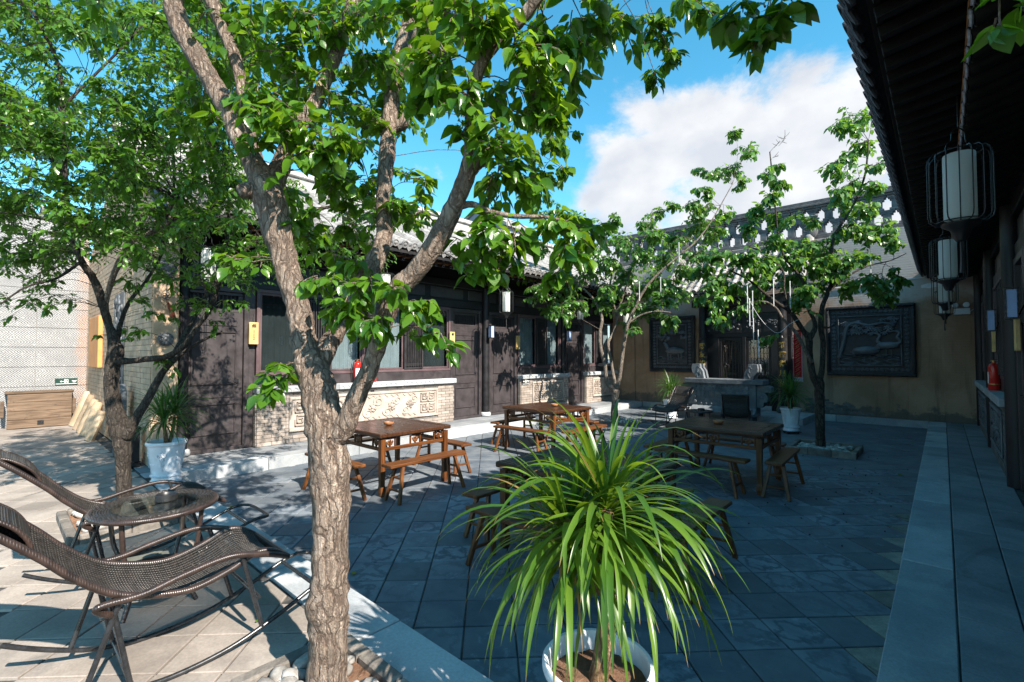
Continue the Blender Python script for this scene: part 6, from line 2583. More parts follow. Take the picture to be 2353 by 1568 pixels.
def tree_left():
    """T2: dense small-leaved tree at the left"""
    org = at(288, 1195, 4.45); org.z = HP
    t = thing('leafy_tree', 'dense small leaved tree with dark forked trunk behind the left loungers', 'tree', org)
    rnd = random.Random(8)
    nodes = []

    def L(pts, n=14, nm='limb', mat='bark_dark'):
        o, P, R = limb(t, pts, mat, n, 5, .10, nm, org)
        nodes.extend(P[::2])
    D = 4.45
    L([(290, 1215, D, 52), (288, 1150, D, 40), (283, 1080, D, 36), (282, 1030, D, 42), (272, 975, D, 50), (261, 930, D, 42), (256, 885, D, 38), (259, 840, D, 38), (266, 806, D, 40), (256, 765, D, 24), (246, 735, D, 22), (234, 690, D - .05, 24), (214, 640, D - .1, 20), (188, 600, D - .2, 17), (160, 520, D - .3, 15), (150, 400, D - .3, 13), (140, 250, D - .3, 12), (140, 180, D - .3, 11), (122, 115, D - .3, 11), (100, 75, D - .35, 10), (80, 36, D - .35, 9), (52, 5, D - .4, 8), (20, -60, D - .4, 7)], 16, 'trunk')
    L([(288, 1005, D, 34), (310, 966, D, 26), (337, 922, D + .05, 22), (361, 878, D + .1, 20), (379, 850, D + .1, 16), (420, 812, D + .15, 10), (470, 780, D + .2, 8), (512, 765, D + .2, 5)], 12)
    L([(270, 830, D, 28), (300, 830, D, 18), (335, 826, D, 17), (384, 819, D, 16), (424, 794, D, 16), (452, 752, D + .05, 13), (478, 718, D + .05, 13), (500, 665, D + .1, 12), (511, 605, D + .1, 10), (521, 555, D + .1, 9), (526, 470, D + .1, 7), (520, 380, D + .1, 6)], 10)
    L([(240, 710, D, 16), (255, 650, D - .1, 15), (277, 596, D - .2, 18), (302, 556, D - .2, 15), (335, 540, D - .2, 14), (372, 522, D - .2, 12), (396, 495, D - .2, 10), (412, 455, D - .2, 8)], 10, 'limb', 'bark_pale')
    L([(266, 806, D, 14), (278, 740, D + .1, 12), (300, 690, D + .2, 10), (340, 640, D + .4, 8), (380, 560, D + .5, 7), (400, 420, D + .5, 6), (390, 280, D + .5, 5)], 8)
    L([(188, 600, D - .2, 10), (130, 640, D - .5, 8), (60, 660, D - .8, 6), (0, 700, D - .9, 5)], 8)
    L([(150, 400, D - .3, 9), (80, 330, D - .4, 7), (20, 250, D - .5, 6)], 8)
    L([(140, 250, D - .3, 9), (220, 170, D - .2, 7), (300, 90, D - .1, 6), (360, 20, D, 5)], 8)
    L([(80, 36, D - .35, 7), (88, 0, D - .35, 6), (86, -60, D - .35, 5)], 6)
    twigs, leaves = [], []
    B = []
    r2 = random.Random(5)
    # mass of the crown, sampled between its edges; the blue gap at the upper left stays open
    tries = 0
    while len(B) < 265 and tries < 5000:
        tries += 1
        x, y = r2.uniform(-60, 560), r2.uniform(-30, 640)
        gap = ((x - 195) / 75) ** 2 + ((y - 135) / 48) ** 2 < 1 or ((x - 50) / 42) ** 2 + ((y - 170) / 28) ** 2 < 1
        if gap:
            continue
        dens = .8 if y < 230 else 1.0
        if x < 110 and y > 470:
            dens = .35 if y < 600 else .12
        if x > 380 and y > 520:
            dens = .55
        if 200 < x < 420 and y > 560:
            dens = .25
        if y > 600 and x < 380:
            dens *= .4
        if r2.random() < dens:
            B.append((x, y, D + r2.uniform(-1.0, 1.1), r2.uniform(38, 62), r2.randint(6, 9)))
    for x, y, r, n in ((40, 560, 50, 7), (100, 590, 55, 8), (60, 640, 45, 6), (20, 610, 40, 6), (110, 655, 34, 5), (80, 690, 30, 4), (150, 570, 50, 7), (190, 540, 45, 6), (10, 690, 22, 3), (130, 700, 22, 3), (170, 690, 20, 2), (30, 720, 16, 2),
                       (470, 640, 40, 6), (430, 610, 40, 6), (520, 610, 45, 6), (560, 650, 36, 5), (480, 700, 34, 5), (540, 690, 26, 4), (420, 700, 30, 4), (380, 720, 26, 4), (330, 760, 22, 3), (290, 770, 20, 3), (370, 830, 20, 3), (400, 850, 16, 2), (490, 745, 22, 3), (510, 560, 40, 6), (545, 520, 45, 6), (590, 560, 34, 5), (400, 640, 36, 5), (350, 620, 34, 4), (300, 640, 28, 3), (225, 770, 12, 1), (310, 690, 26, 3)):
        B.append((x, y, D + r2.uniform(-.3, .4), r, n))
    for c, r, n in in_px(B, rnd, 4, .02):
        spray(c, r, n, .066, nodes, twigs, leaves, rnd, .6, (6, 10))
    # lighter foliage beyond, over the eave
    B = [(r2.uniform(600, 860), r2.uniform(420, 620), 5.6 + r2.uniform(-.6, .8), r2.uniform(34, 50), 6) for _ in range(26)] + [(r2.uniform(400, 620), r2.uniform(300, 560), 5.6 + r2.uniform(-.6, .8), r2.uniform(34, 50), 6) for _ in range(20)]
    L([(378, 850, D + .1, 14), (430, 760, D + .6, 12), (500, 640, 5.3, 11), (580, 560, 5.5, 10), (680, 500, 5.6, 8), (780, 470, 5.7, 6)], 8)
    for c, r, n in in_px(B, rnd, 4, .02):
        spray(c, r, n, .064, nodes, twigs, leaves, rnd, .6, (6, 10))
    for c, r, n in in_px([(x, y, d, 90, 9) for x, y, d in ((50, -120, 4.2), (180, -180, 4.4), (320, -140, 4.5), (450, -200, 4.6), (-120, 60, 4.0), (-130, 300, 4.0), (-140, 500, 3.9), (560, -120, 4.8), (-60, -100, 4.0), (-250, 200, 3.9))], rnd, 10, .05):
        spray(c, r, n, .066, nodes, twigs, leaves, rnd, .6, (6, 10))
    finish_crown(t, org, leaves, twigs, 'leaf_small', 'bark_dark', 'coarse', 0)
    print('T2 leaves', len(leaves))


def mulberry(org, label, limbs, blobs, seed, size, mat, dist, bare=()):
    t = thing('mulberry_tree', label, 'tree', org, 0., 'mulberry trees in stone bordered beds')
    rnd = random.Random(seed)
    nodes = []
    for i, (pts, n, mt) in enumerate(limbs):
        o, P, R = limb(t, pts, mt, n, 5, .10, 'trunk' if i == 0 else 'limb', org)
        nodes.extend(P)
    twigs, leaves = [], []
    for c, r, n in in_px(blobs, rnd, 3, .03):
        spray(c, r, n, size, nodes, twigs, leaves, rnd, 1.1, (5, 8))
    for c, r, n in in_px(bare, rnd, 2, .01):
        spray(c, r, n, size, nodes, twigs, leaves, rnd, -.6, (5, 8), bare=True)
    finish_crown(t, org, leaves, twigs, 'leaf_mulberry', mat, 'coarse', 0, 1.35)
    print('mulberry leaves', len(leaves))


def tree_mid():
    D = 12.2
    org = at(1412, 974, D); org.z = 0
    r4 = lambda x, y: (1072.4 + x * .2345, 612.8 + y * .2345)
    q = lambda pts, n, mt='bark_pale': ([(*r4(x, y), D + dd, w) for x, y, dd, w in pts], n, mt)
    limbs = [([(1412, 985, D, 22), (1412, 950, D, 17), (1413, 915, D, 16), (1414, 895, D, 19)], 12, 'bark_pale'),
             q([(1440, 1200, 0, 15), (1375, 1135, 0, 10), (1352, 950, 0, 9), (1312, 800, 0, 9), (1306, 650, 0, 8), (1325, 500, .1, 7), (1250, 330, .2, 5), (1100, 180, .3, 4), (950, 100, .4, 3)], 10),
             q([(1455, 1190, 0, 13), (1440, 1080, 0, 8), (1412, 900, .1, 7), (1385, 750, .1, 7), (1440, 640, .2, 6), (1470, 480, .2, 5), (1400, 250, .3, 5), (1420, 60, .3, 4), (1380, -200, .3, 3)], 10),
             q([(1460, 1190, 0, 13), (1490, 1120, 0, 10), (1515, 950, -.1, 9), (1542, 750, -.1, 9), (1580, 560, -.2, 8), (1650, 400, -.2, 7), (1760, 200, -.3, 6), (1900, 50, -.4, 5), (2050, -80, -.5, 4), (2250, -250, -.5, 4), (2400, -450, -.5, 3), (2600, -800, -.5, 2)], 10),
             q([(1580, 560, -.2, 6), (1700, 480, -.3, 5), (1850, 440, -.5, 4), (2000, 450, -.6, 3)], 7),
             q([(1470, 480, .2, 5), (1560, 200, .1, 4), (1640, -60, 0, 4), (1760, -300, 0, 3)], 7)]
    blobs = []
    r2 = random.Random(14)
    for x, y, r, n in ((1240, 660, 30, 8), (1270, 690, 26, 7), (1225, 630, 24, 6), (1300, 650, 34, 9), (1330, 690, 30, 8), (1290, 720, 22, 5), (1310, 600, 32, 8), (1350, 620, 36, 9), (1360, 570, 34, 9), (1400, 600, 36, 9), (1400, 660, 34, 9), (1440, 630, 36, 9), (1430, 560, 34, 8), (1470, 590, 34, 8), (1480, 660, 32, 8), (1510, 640, 32, 8), (1520, 690, 30, 8), (1490, 710, 24, 6), (1450, 700, 30, 7), (1540, 730, 22, 5), (1550, 660, 28, 7), (1440, 750, 18, 4), (1460, 760, 14, 3), (1380, 700, 26, 6), (1390, 530, 28, 7), (1350, 515, 22, 5), (1410, 505, 18, 4), (1500, 540, 28, 7), (1530, 590, 28, 7), (1570, 620, 28, 7), (1510, 490, 16, 3), (1480, 520, 22, 5),
                       (1560, 550, 30, 7), (1600, 520, 32, 8), (1620, 480, 26, 6), (1590, 470, 22, 5), (1640, 530, 30, 7), (1660, 490, 20, 4), (1600, 580, 30, 7), (1620, 440, 18, 4), (1640, 400, 20, 4), (1680, 390, 22, 4), (1720, 350, 20, 4), (1700, 420, 18, 3), (1690, 310, 14, 3), (1610, 390, 14, 3), (1540, 480, 14, 3)):
        blobs.append((x, y, D + r2.uniform(-.6, .5), r * 1.15, n))
    # a farther spray at the left of the crown, hanging in front of the sky
    for x, y, r, n in ((1230, 480, 24, 5), (1250, 500, 22, 5), (1290, 490, 22, 5), (1320, 500, 24, 5), (1270, 540, 24, 5), (1235, 560, 22, 5), (1190, 440, 18, 4), (1260, 450, 16, 3)):
        blobs.append((x, y, D + r2.uniform(-.4, .5), r, n))
    mulberry(org, 'pale stemmed tree with three stems in the sun before the left house', limbs, blobs, 5, .145, 'bark_pale', D)


def tree_right():
    D = 8.75
    org = at(1886, 1033, D); org.z = 0
    r6 = lambda x, y: (1568.8 + x * .3334, 522.7 + y * .3334)
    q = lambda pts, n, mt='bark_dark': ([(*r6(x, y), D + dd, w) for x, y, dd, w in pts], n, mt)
    limbs = [q([(955, 1560, 0, 32), (950, 1500, 0, 24), (946, 1300, 0, 23), (942, 1130, 0, 23), (938, 1080, 0, 27), (920, 1045, 0, 26)], 14),
             q([(920, 1060, 0, 22), (893, 1010, 0, 17), (873, 860, 0, 16), (868, 760, 0, 18), (835, 720, 0, 13), (790, 650, -.05, 12), (738, 580, -.1, 10), (650, 520, -.2, 8), (560, 450, -.2, 7), (450, 360, -.3, 5), (330, 300, -.4, 4)], 12),
             q([(935, 1060, 0, 18), (958, 990, 0, 14), (967, 800, 0, 13), (952, 690, 0, 14), (960, 560, .05, 12), (1000, 450, .1, 11), (1050, 310, .1, 10), (1030, 180, .1, 9), (1045, 60, .15, 8), (1120, -60, .2, 7), (1200, -200, .2, 6), (1260, -380, .2, 5), (1280, -600, .2, 4)], 12),
             q([(872, 770, 0, 15), (910, 700, 0, 13), (905, 640, 0, 10), (868, 560, 0, 9), (858, 430, .1, 8), (780, 300, .1, 7), (700, 200, .1, 6), (660, 60, .1, 5), (640, -120, .1, 4), (620, -330, .1, 4), (600, -520, .1, 3)], 10),
             q([(890, 930, -.05, 10), (845, 850, -.1, 9), (790, 740, -.15, 9), (730, 670, -.15, 7), (690, 630, -.2, 7), (650, 565, -.2, 6), (590, 520, -.2, 5), (540, 510, -.2, 4)], 9, 'bark_pale'),
             q([(952, 690, 0, 8), (1010, 690, -.1, 5), (1060, 660, -.1, 3)], 7),
             q([(1000, 450, .1, 7), (1080, 380, .1, 6), (1200, 300, .1, 5), (1300, 260, .1, 4), (1430, 230, .1, 3), (1540, 180, .1, 2)], 8),
             q([(735, 580, -.1, 6), (700, 430, -.1, 5), (690, 300, 0, 5), (560, 180, 0, 4), (450, 130, 0, 3)], 8)]
    blobs = []
    r2 = random.Random(24)
    for x, y, r, n in ((1610, 620, 26, 5), (1640, 590, 30, 6), (1620, 670, 24, 5), (1660, 640, 34, 8), (1700, 600, 36, 8), (1690, 660, 32, 7), (1650, 700, 26, 6), (1665, 735, 18, 3), (1740, 610, 38, 8), (1760, 650, 34, 7), (1720, 700, 26, 5), (1790, 600, 40, 9), (1780, 560, 34, 7), (1830, 590, 40, 9), (1820, 640, 36, 8), (1850, 670, 32, 7), (1870, 610, 38, 8), (1900, 570, 38, 8), (1860, 560, 36, 8), (1910, 630, 34, 7), (1940, 600, 34, 7), (1950, 660, 26, 5), (1985, 640, 28, 6), (1990, 590, 26, 5), (2030, 650, 32, 7), (2060, 630, 24, 5), (2015, 670, 26, 5), (2050, 560, 26, 5), (2020, 520, 30, 6), (1980, 530, 32, 6), (1940, 520, 34, 7), (1950, 470, 32, 7), (1990, 480, 30, 6), (1960, 420, 30, 6), (1930, 440, 26, 5), (1920, 390, 28, 6), (1950, 360, 28, 6), (1980, 330, 32, 7), (1960, 280, 30, 6), (1990, 270, 24, 5), (1930, 290, 20, 4), (2010, 380, 20, 4), (2000, 430, 24, 5),
                       (1780, 500, 26, 5), (1770, 450, 26, 5), (1790, 420, 20, 4), (1765, 400, 18, 3), (1790, 380, 12, 2), (1750, 480, 20, 4), (1720, 520, 22, 4), (1735, 480, 14, 3), (1820, 500, 16, 3), (1860, 510, 20, 4), (1765, 780, 14, 3), (1840, 690, 24, 5), (1880, 660, 26, 5), (1870, 720, 10, 1)):
        blobs.append((x, y, D + r2.uniform(-.5, .5), r, n))
    bare = [(1790, 330, D, 20, 3), (1780, 360, D, 14, 1)]
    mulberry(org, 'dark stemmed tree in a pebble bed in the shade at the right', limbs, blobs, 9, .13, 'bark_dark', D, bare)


DENS = 1.75
tree_near()
DENS = 1.9
tree_left()
DENS = 4.4
tree_mid()
DENS = 3.4
tree_right()

# ------------------------------------------------------------------ stone altar before the gate
def altar():
    org = Vector((-4.32, 13.2, 0))
    a = thing('stone_altar', 'carved grey stone altar table with bracket ends before the gate', 'altar', org)
    D = lambda: MB(org)
    m = D(); m.cbox(-5.33, -3.33, 12.98, 13.50, 1.0, 1.125, .01)
    m.build('top_slab', 'altar_stone', a)
    m = D(); m.cbox(-5.14, -3.52, 13.06, 13.44, .40, 1.0, .008)
    b = m.build('body', 'altar_stone', a)
    m = D()
    m.prism([(12.86, .26), (13.46, .26), (13.46, .40), (13.06, .40)], lambda y, z: (-5.14, y, z), (1.62, 0, 0))
    m.cbox(-5.14, -3.52, 12.95, 13.46, .19, .258, .006)
    m.build('plinth', 'altar_stone', a)
    for x in (-5.05, -3.70):
        m = D(); m.cbox(x, x + .10, 13.02, 13.40, 0, .19, .01)
        m.build('foot', 'altar_stone', a)
    # studs
    sm = MB(); sm.lathe([(.042, 0), (.042, .02), (.034, .034), (.001, .036)], 14, M=Matrix.Rotation(pi / 2, 4, 'X'))
    sme = sm.mesh('stud', 'altar_stone'); smooth_mesh(sme, 40)
    s2 = MB(); s2.lathe([(.024, 0), (.024, .012), (.016, .02), (.001, .022)], 10, M=Matrix.Rotation(pi / 2, 4, 'X'))
    s2m = s2.mesh('stud', 'altar_stone'); smooth_mesh(s2m, 40)
    for x in (-5.06, -3.72):
        for k in range(4):
            shared('stud', sme, b, Vector((x, 13.062, .50 + k * .135)) - org)
    for k in range(9):
        for z in (.94, .455):
            shared('stud', s2m, b, Vector((-4.90 + k * .135, 13.062, z)) - org)
    # inset tablet with four characters, fret borders
    m = D(); m.cbox(-4.70, -4.08, 13.045, 13.061, .60, .80, .006)
    tb = m.build('tablet', 'altar_stone', b)
    text_mesh('垂教千秋', .15, .012, 'carved_stone', 'character', tb, frame_M(Vector((-4.39, 13.041, .70)) - org, (1, 0, 0), (0, 0, 1)))
    rnd = random.Random(2)
    for (x0, x1, z0, z1) in ((-4.97, -4.76, .53, .89), (-4.02, -3.81, .53, .89), (-4.70, -4.08, .83, .90), (-4.70, -4.08, .50, .57)):
        m = D()
        nx, nz = max(1, int((x1 - x0) / .07)), max(1, int((z1 - z0) / .07))
        for i in range(nx):
            for j in range(nz):
                cx, cz = x0 + (i + .5) * (x1 - x0) / nx, z0 + (j + .5) * (z1 - z0) / nz
                if (i + j) % 2:
                    m.blob((cx, 13.055, cz), (.028, .016, .024), i * 7 + j, 7, 5, .5)
                else:
                    m.cbox(cx - .028, cx + .028, 13.045, 13.061, cz - .006, cz + .006, .002)
                    m.cbox(cx - .028, cx - .017, 13.045, 13.061, cz + .007, cz + .026, .002)
                    m.cbox(cx + .017, cx + .028, 13.045, 13.061, cz - .026, cz - .007, .002)
        m.build('fret_carving', 'altar_stone', b)
    # stepped scroll ends
    for s, x in ((-1, -5.14), (1, -3.52)):
        m = D()
        poly = [(0, .42), (.10, .42), (.16, .47), (.16, .56), (.24, .58), (.26, .68), (.22, .78), (.16, .80), (.34, .82), (.34, .94), (.26, .98), (0, .98)]
        m.prism([(x + s * u, z) for u, z in (poly if s > 0 else poly[::-1])], lambda u, z: (u, 13.10, z), (0, .28, 0))
        e = m.build('scroll_end', 'altar_stone', a)
        m = D()
        m.lathe([(.085, 0), (.085, .015), (.07, .02), (.055, .012), (.04, .03), (.001, .035)], 18, (x + s * .13, 13.10, .69), M=Matrix.Rotation(pi / 2, 4, 'X'))
        m.build('boss', 'altar_stone', e, smooth=40)
        m = D()
        for k in range(4):
            m.cbox(min(x + s * .08, x + s * (.30 - .03 * k)), max(x + s * .08, x + s * (.30 - .03 * k)), 13.085, 13.1, .835 + k * .03, .85 + k * .03, .003)
        m.build('fret_carving', 'altar_stone', e)
    # two S-shaped bracket blocks on the top
    for s, x in ((-1, -4.95), (1, -3.68)):
        for dy in (13.06, 13.30):
            m = D()
            prof = [(.10, 1.126), (.10 + .02, 1.22), (.20, 1.30), (.22, 1.40), (.20, 1.52), (-.02, 1.52), (-.03, 1.42), (-.10, 1.33), (-.12, 1.22), (-.14, 1.126)]
            m.prism([(x + s * u * .95, z) for u, z in (prof if s > 0 else prof[::-1])], lambda u, z: (u, dy, z), (0, .12, 0))
            br = m.build('bracket_block', 'altar_stone', a)
            m = D()
            for k in range(9):
                m.blob((x + s * (-.03 + .09 * rnd.random()), dy - .002, 1.17 + k * .035), (.022, .008, .016), k, 6, 5, .4)
            m.build('carving', 'altar_stone', br, smooth=True)
    return a


altar()


# ------------------------------------------------------------------ lanterns, lamps, signs
def lantern_meshes():
    M = {}
    m = MB(); m.lathe([(.088, -.235), (.090, -.23), (.090, .23), (.088, .235)], 24, top=False)
    M['shade'] = m.mesh('shade', 'lantern_paper'); smooth_mesh(M['shade'], 50)
    m = MB()
    for z in (-.25, .25):
        m.tube([(.13 * cos(2 * pi * k / 24), .13 * sin(2 * pi * k / 24), z) for k in range(24)], .0045, 5, closed=True)
    for k in range(16):
        a = 2 * pi * k / 16
        c, s = cos(a), sin(a)
        m.tube([(r * c, r * s, z) for r, z in ((.10, .262), (.145, .258), (.168, .235), (.175, .20), (.175, -.20), (.168, -.235), (.145, -.258), (.10, -.262))], .0042, 5)
    M['cage'] = m.mesh('cage', 'wire_black')
    m = MB(); m.lathe([(.11, -.262), (.105, -.28), (.06, -.31), (.045, -.36), (.03, -.39), (.001, -.395)], 18)
    M['base'] = m.mesh('base', 'black_plastic'); smooth_mesh(M['base'], 50)
    m = MB()
    m.tube([tuple(p) for p in crom([(-.10, 0, .26), (-.085, 0, .31), (-.055, 0, .335), (-.045, 0, .40), (0, 0, .43), (.045, 0, .40), (.055, 0, .335), (.085, 0, .31), (.10, 0, .26)], 4)], .0045, 5)
    M['bail'] = m.mesh('bail', 'wire_black')
    m = MB(); m.tube([(0, 0, -.39), (.004, 0, -.55), (0, 0, -.62)], [.006, .012, .014], 6)
    M['tassel'] = m.mesh('tassel', 'black_plastic')
    return M


LM = lantern_meshes()


def lantern(label, loc, ztop, sc=1.0):
    o = thing('hanging_lantern', label, 'lantern', loc, random.random() * 3, 'caged paper lanterns under the eaves')
    o.scale = (sc,) * 3
    for k in ('shade', 'cage', 'base', 'bail', 'tassel'):
        link(k, LM[k], o)
    m = MB(); m.tube([(0, 0, .425), (0, 0, (ztop - loc[2]) / sc)], .004, 5)
    m.build('hook_rod', 'wire_black', o)


lantern('white paper lantern hanging over the leftmost door, half hidden by leaves', (-7.72, 2.05, 3.03), 3.72)
lantern('white paper lantern behind the middle fork of the big tree', (-7.72, 4.95, 3.03), 3.72)
lantern('white paper lantern hanging clear before the dark double doors', (-7.72, 8.28, 3.03), 3.72)
lantern('white paper lantern hanging just left of the pale stemmed tree', (-7.72, 11.42, 3.03), 3.72)
lantern('white paper lantern hanging behind the pale stemmed tree', (-7.72, 14.1, 3.03), 3.72)
lantern('largest and nearest white lantern under the right eave', (.115, 4.65, 2.96), 3.62, 1.0)
lantern('second white lantern from the camera under the right eave', (.075, 7.95, 2.94), 3.62, 1.0)
lantern('third white lantern from the camera under the right eave', (.050, 11.2, 2.92), 3.62, 1.0)
lantern('farthest white lantern under the right eave', (.050, 14.2, 2.92), 3.62, 1.0)


def wall_lamp(label, loc, side):
    o = thing('wall_lamp', label, 'lamp', loc, 0 if side > 0 else pi, 'box wall lamps on the columns')
    m = MB()
    for y in (-.062, .05):
        for x in (.06, .148):
            m.cbox(x, x + .012, y, y + .012, -.15, .15, .002)
    m.cbox(.055, .165, -.067, .067, .15, .168, .003)
    m.cbox(.055, .165, -.067, .067, -.168, -.15, .003)
    m.build('frame', 'black_steel', o)
    m = MB(); m.cbox(.068, .152, -.055, .055, -.149, .149, .004)
    m.build('shade', 'lamp_shade_blue', o)
    m = MB(); m.tube([(0, 0, .02), (.03, -.05, -.06), (.055, -.05, -.13)], .008, 6); m.cbox(.0, .012, -.03, .03, -.06, .08, .002)
    m.build('bracket', 'black_steel', o)


wall_lamp('box lamp on the column behind the big tree fork', (XW + .13, 5.31, 2.36), 1)
wall_lamp('box lamp with pale shade on the column beside the lantern door', (XW + .13, 8.67, 2.36), 1)
wall_lamp('box lamp on the column left of the farthest dark door', (XW + .13, 12.1, 2.36), 1)
wall_lamp('nearest blue box lamp on the dark wall at the right edge', (XE + .0, 7.28, 2.30), -1)
wall_lamp('farther blue box lamp on the dark right wall', (XE - .0, 10.2, 2.28), -1)


def plate(label, loc, side, txt, body='sign_wood'):
    o = thing('room_sign', label, 'sign', loc, 0 if side > 0 else pi, 'wooden room signs by the doors')
    m = MB(); m.cbox(0, .045, -.075, .075, -.19, .19, .006)
    m.build('board', body, o)
    if txt:
        text_mesh(txt, .07, .003, 'black_plastic', 'lettering', o, frame_M((.0465, 0, -.03), (0, 1, 0), (0, 0, 1)), space=.85)
        m = MB()
        for k in range(5):
            m.tube([(.047, -.02 + .012 * k, .09 + .012 * (k % 2)), (.047, -.03 + .014 * k, .13), (.047, -.01 + .01 * k, .165)], [.003, .006, .002], 5)
        m.build('bird_emblem', 'black_plastic', o)
    m = MB(); m.tube([(.02, 0, .19), (.012, 0, .30), (0, 0, .33)], .003, 5)
    m.build('cord', 'wire_black', o)


plate('wooden sign reading 112 between the leftmost door and its window', (XW + .04, 3.03, 2.13), 1, '1\n1\n2')
plate('wooden sign right of the long window, behind the leafy twig', (XW + .04, 7.50, 2.13), 1, '1\n1')
plate('wooden sign left of the far window, right of the lantern door', (XW + .04, 9.90, 2.11), 1, '')
plate('nearest wooden sign below the blue lamp on the right wall', (XE + .0, 7.9, 1.99), -1, '')
plate('farther wooden sign on the dark right wall', (XE + .0, 11.3, 2.0), -1, '')


def extinguisher(label, loc, rz=0., hose=True):
    o = thing('fire_extinguisher', label, 'extinguisher', loc, rz, 'red fire extinguishers')
    m = MB(); m.lathe([(.066, 0), (.070, .006), (.070, .36), (.066, .385), (.048, .412), (.026, .425), (.024, .44), (.001, .44)], 24)
    m.build('cylinder', 'red_enamel', o, smooth=45)
    m = MB()
    V, F = [], []
    for z in (.11, .29):
        for k in range(13):
            a = -1.25 + 2.5 * k / 12
            V.append((.0708 * cos(a), .0708 * sin(a), z))
    for k in range(12):
        F.append((k, k + 1, 14 + k, 13 + k))
    m.add(V, F)
    m.build('paper_label', 'paper_label', o, smooth=True)
    m = MB(); m.lathe([(.0712, .095), (.0714, .097), (.0714, .104), (.0712, .106)], 24, top=False)
    m.build('band', 'brass', o)
    m = MB(); m.lathe([(.022, .44), (.024, .47), (.001, .472)], 12); m.tube([(.02, 0, .46), (.04, 0, .462)], .014, 8)
    m.build('valve', 'brass', o, smooth=40)
    m = MB()
    m.bar((-.01, 0, .478), (-.10, 0, .50), .018, .006); m.bar((-.01, 0, .462), (-.09, 0, .445), .016, .005)
    m.build('lever', 'black_steel', o)
    if hose:
        m = MB(); m.tube([tuple(p) for p in crom([(0, .02, .46), (0, -.05, .47), (.0, -.10, .40), (.0, -.105, .25), (.0, -.09, .10), (0, -.085, .01)], 5)], .010, 7)
        m.build('hose', 'black_plastic', o, smooth=True)


extinguisher('left of the two red fire extinguishers on the window sill', (XW + .10, 4.98, 1.20), .2)
extinguisher('right of the two red fire extinguishers, behind the tree limb', (XW + .10, 5.33, 1.20), -.1, False)
extinguisher('red fire extinguisher on the dark stone sill at the right', (XE - .07, 10.6, 1.20), 2.4, False)


def running_man(o, f, s, mat='sign_white'):
    """door outline, runner and arrow in the sign plane; f(u, v) -> point"""
    def seg(m, pts, w):
        for (a, b), (c, d) in zip(pts, pts[1:]):
            m.bar(f(a * s, b * s), f(c * s, d * s), w * s, .002, .0004, up=f(0, 0, 1) - f(0, 0, 0))
    m = MB(); seg(m, [(-.17, -.36), (-.17, .40), (.43, .40), (.43, -.36)], .07)
    m.build('door_symbol', mat, o)
    m = MB()
    seg(m, [(.10, .16), (.13, -.04), (.02, -.20), (.04, -.36)], .10)
    seg(m, [(.13, -.04), (.26, -.18), (.40, -.18)], .09)
    seg(m, [(.10, .15), (-.05, .10), (-.14, -.02)], .06)
    seg(m, [(.12, .14), (.25, .08), (.28, -.04)], .06)
    c = f(.06 * s, .26 * s)
    m.blob(tuple(c), (.075 * s, .075 * s, .075 * s), 1, 9, 6, 0)
    m.build('runner_symbol', mat, o)
    m = MB(); seg(m, [(-.80, 0), (-.25, 0)], .08); seg(m, [(-.62, .16), (-.84, 0), (-.62, -.16)], .08)
    m.build('arrow_symbol', mat, o)


def exit_sign(label, loc, w, h, cn, body):
    o = thing('exit_sign', label, 'sign', loc, 0., 'green exit signs')
    m = MB(); m.cbox(0, .022, -w / 2, w / 2, -h / 2, h / 2, .003)
    m.build('box', body, o)

    def f(u, v, d=0.):
        return Vector((.0235 + d, u - w * .04, v))
    running_man(o, f, h * .72)
    for z in ((-h / 2 + .018,) if cn else (-h / 2 + .012, h / 2 - .012)):
        m = MB(); m.cbox(.0222, .0245, -w / 2 + .012, w / 2 - .012, z - .005, z + .005, .001)
        m.build('edge_strip', 'sign_white', o)
    text_mesh('安全出口', h * .15, .002, 'sign_white', 'lettering', o, frame_M((.0235, w * .36, h * .07), (0, 1, 0), (0, 0, 1)), bold=.001)
    text_mesh('EXIT', h * .17, .002, 'sign_white', 'lettering', o, frame_M((.0235, w * .36, -h * .12), (0, 1, 0), (0, 0, 1)), bold=.001)


exit_sign('green exit sign with running man and arrow on the pale wall', (-14.995, 1.17, 1.15), .38, .145, True, 'sign_green')
exit_sign('small black exit sign on the brick wall under the far window', (XW + .137, 10.13, 1.02), .30, .17, False, 'black_plastic')


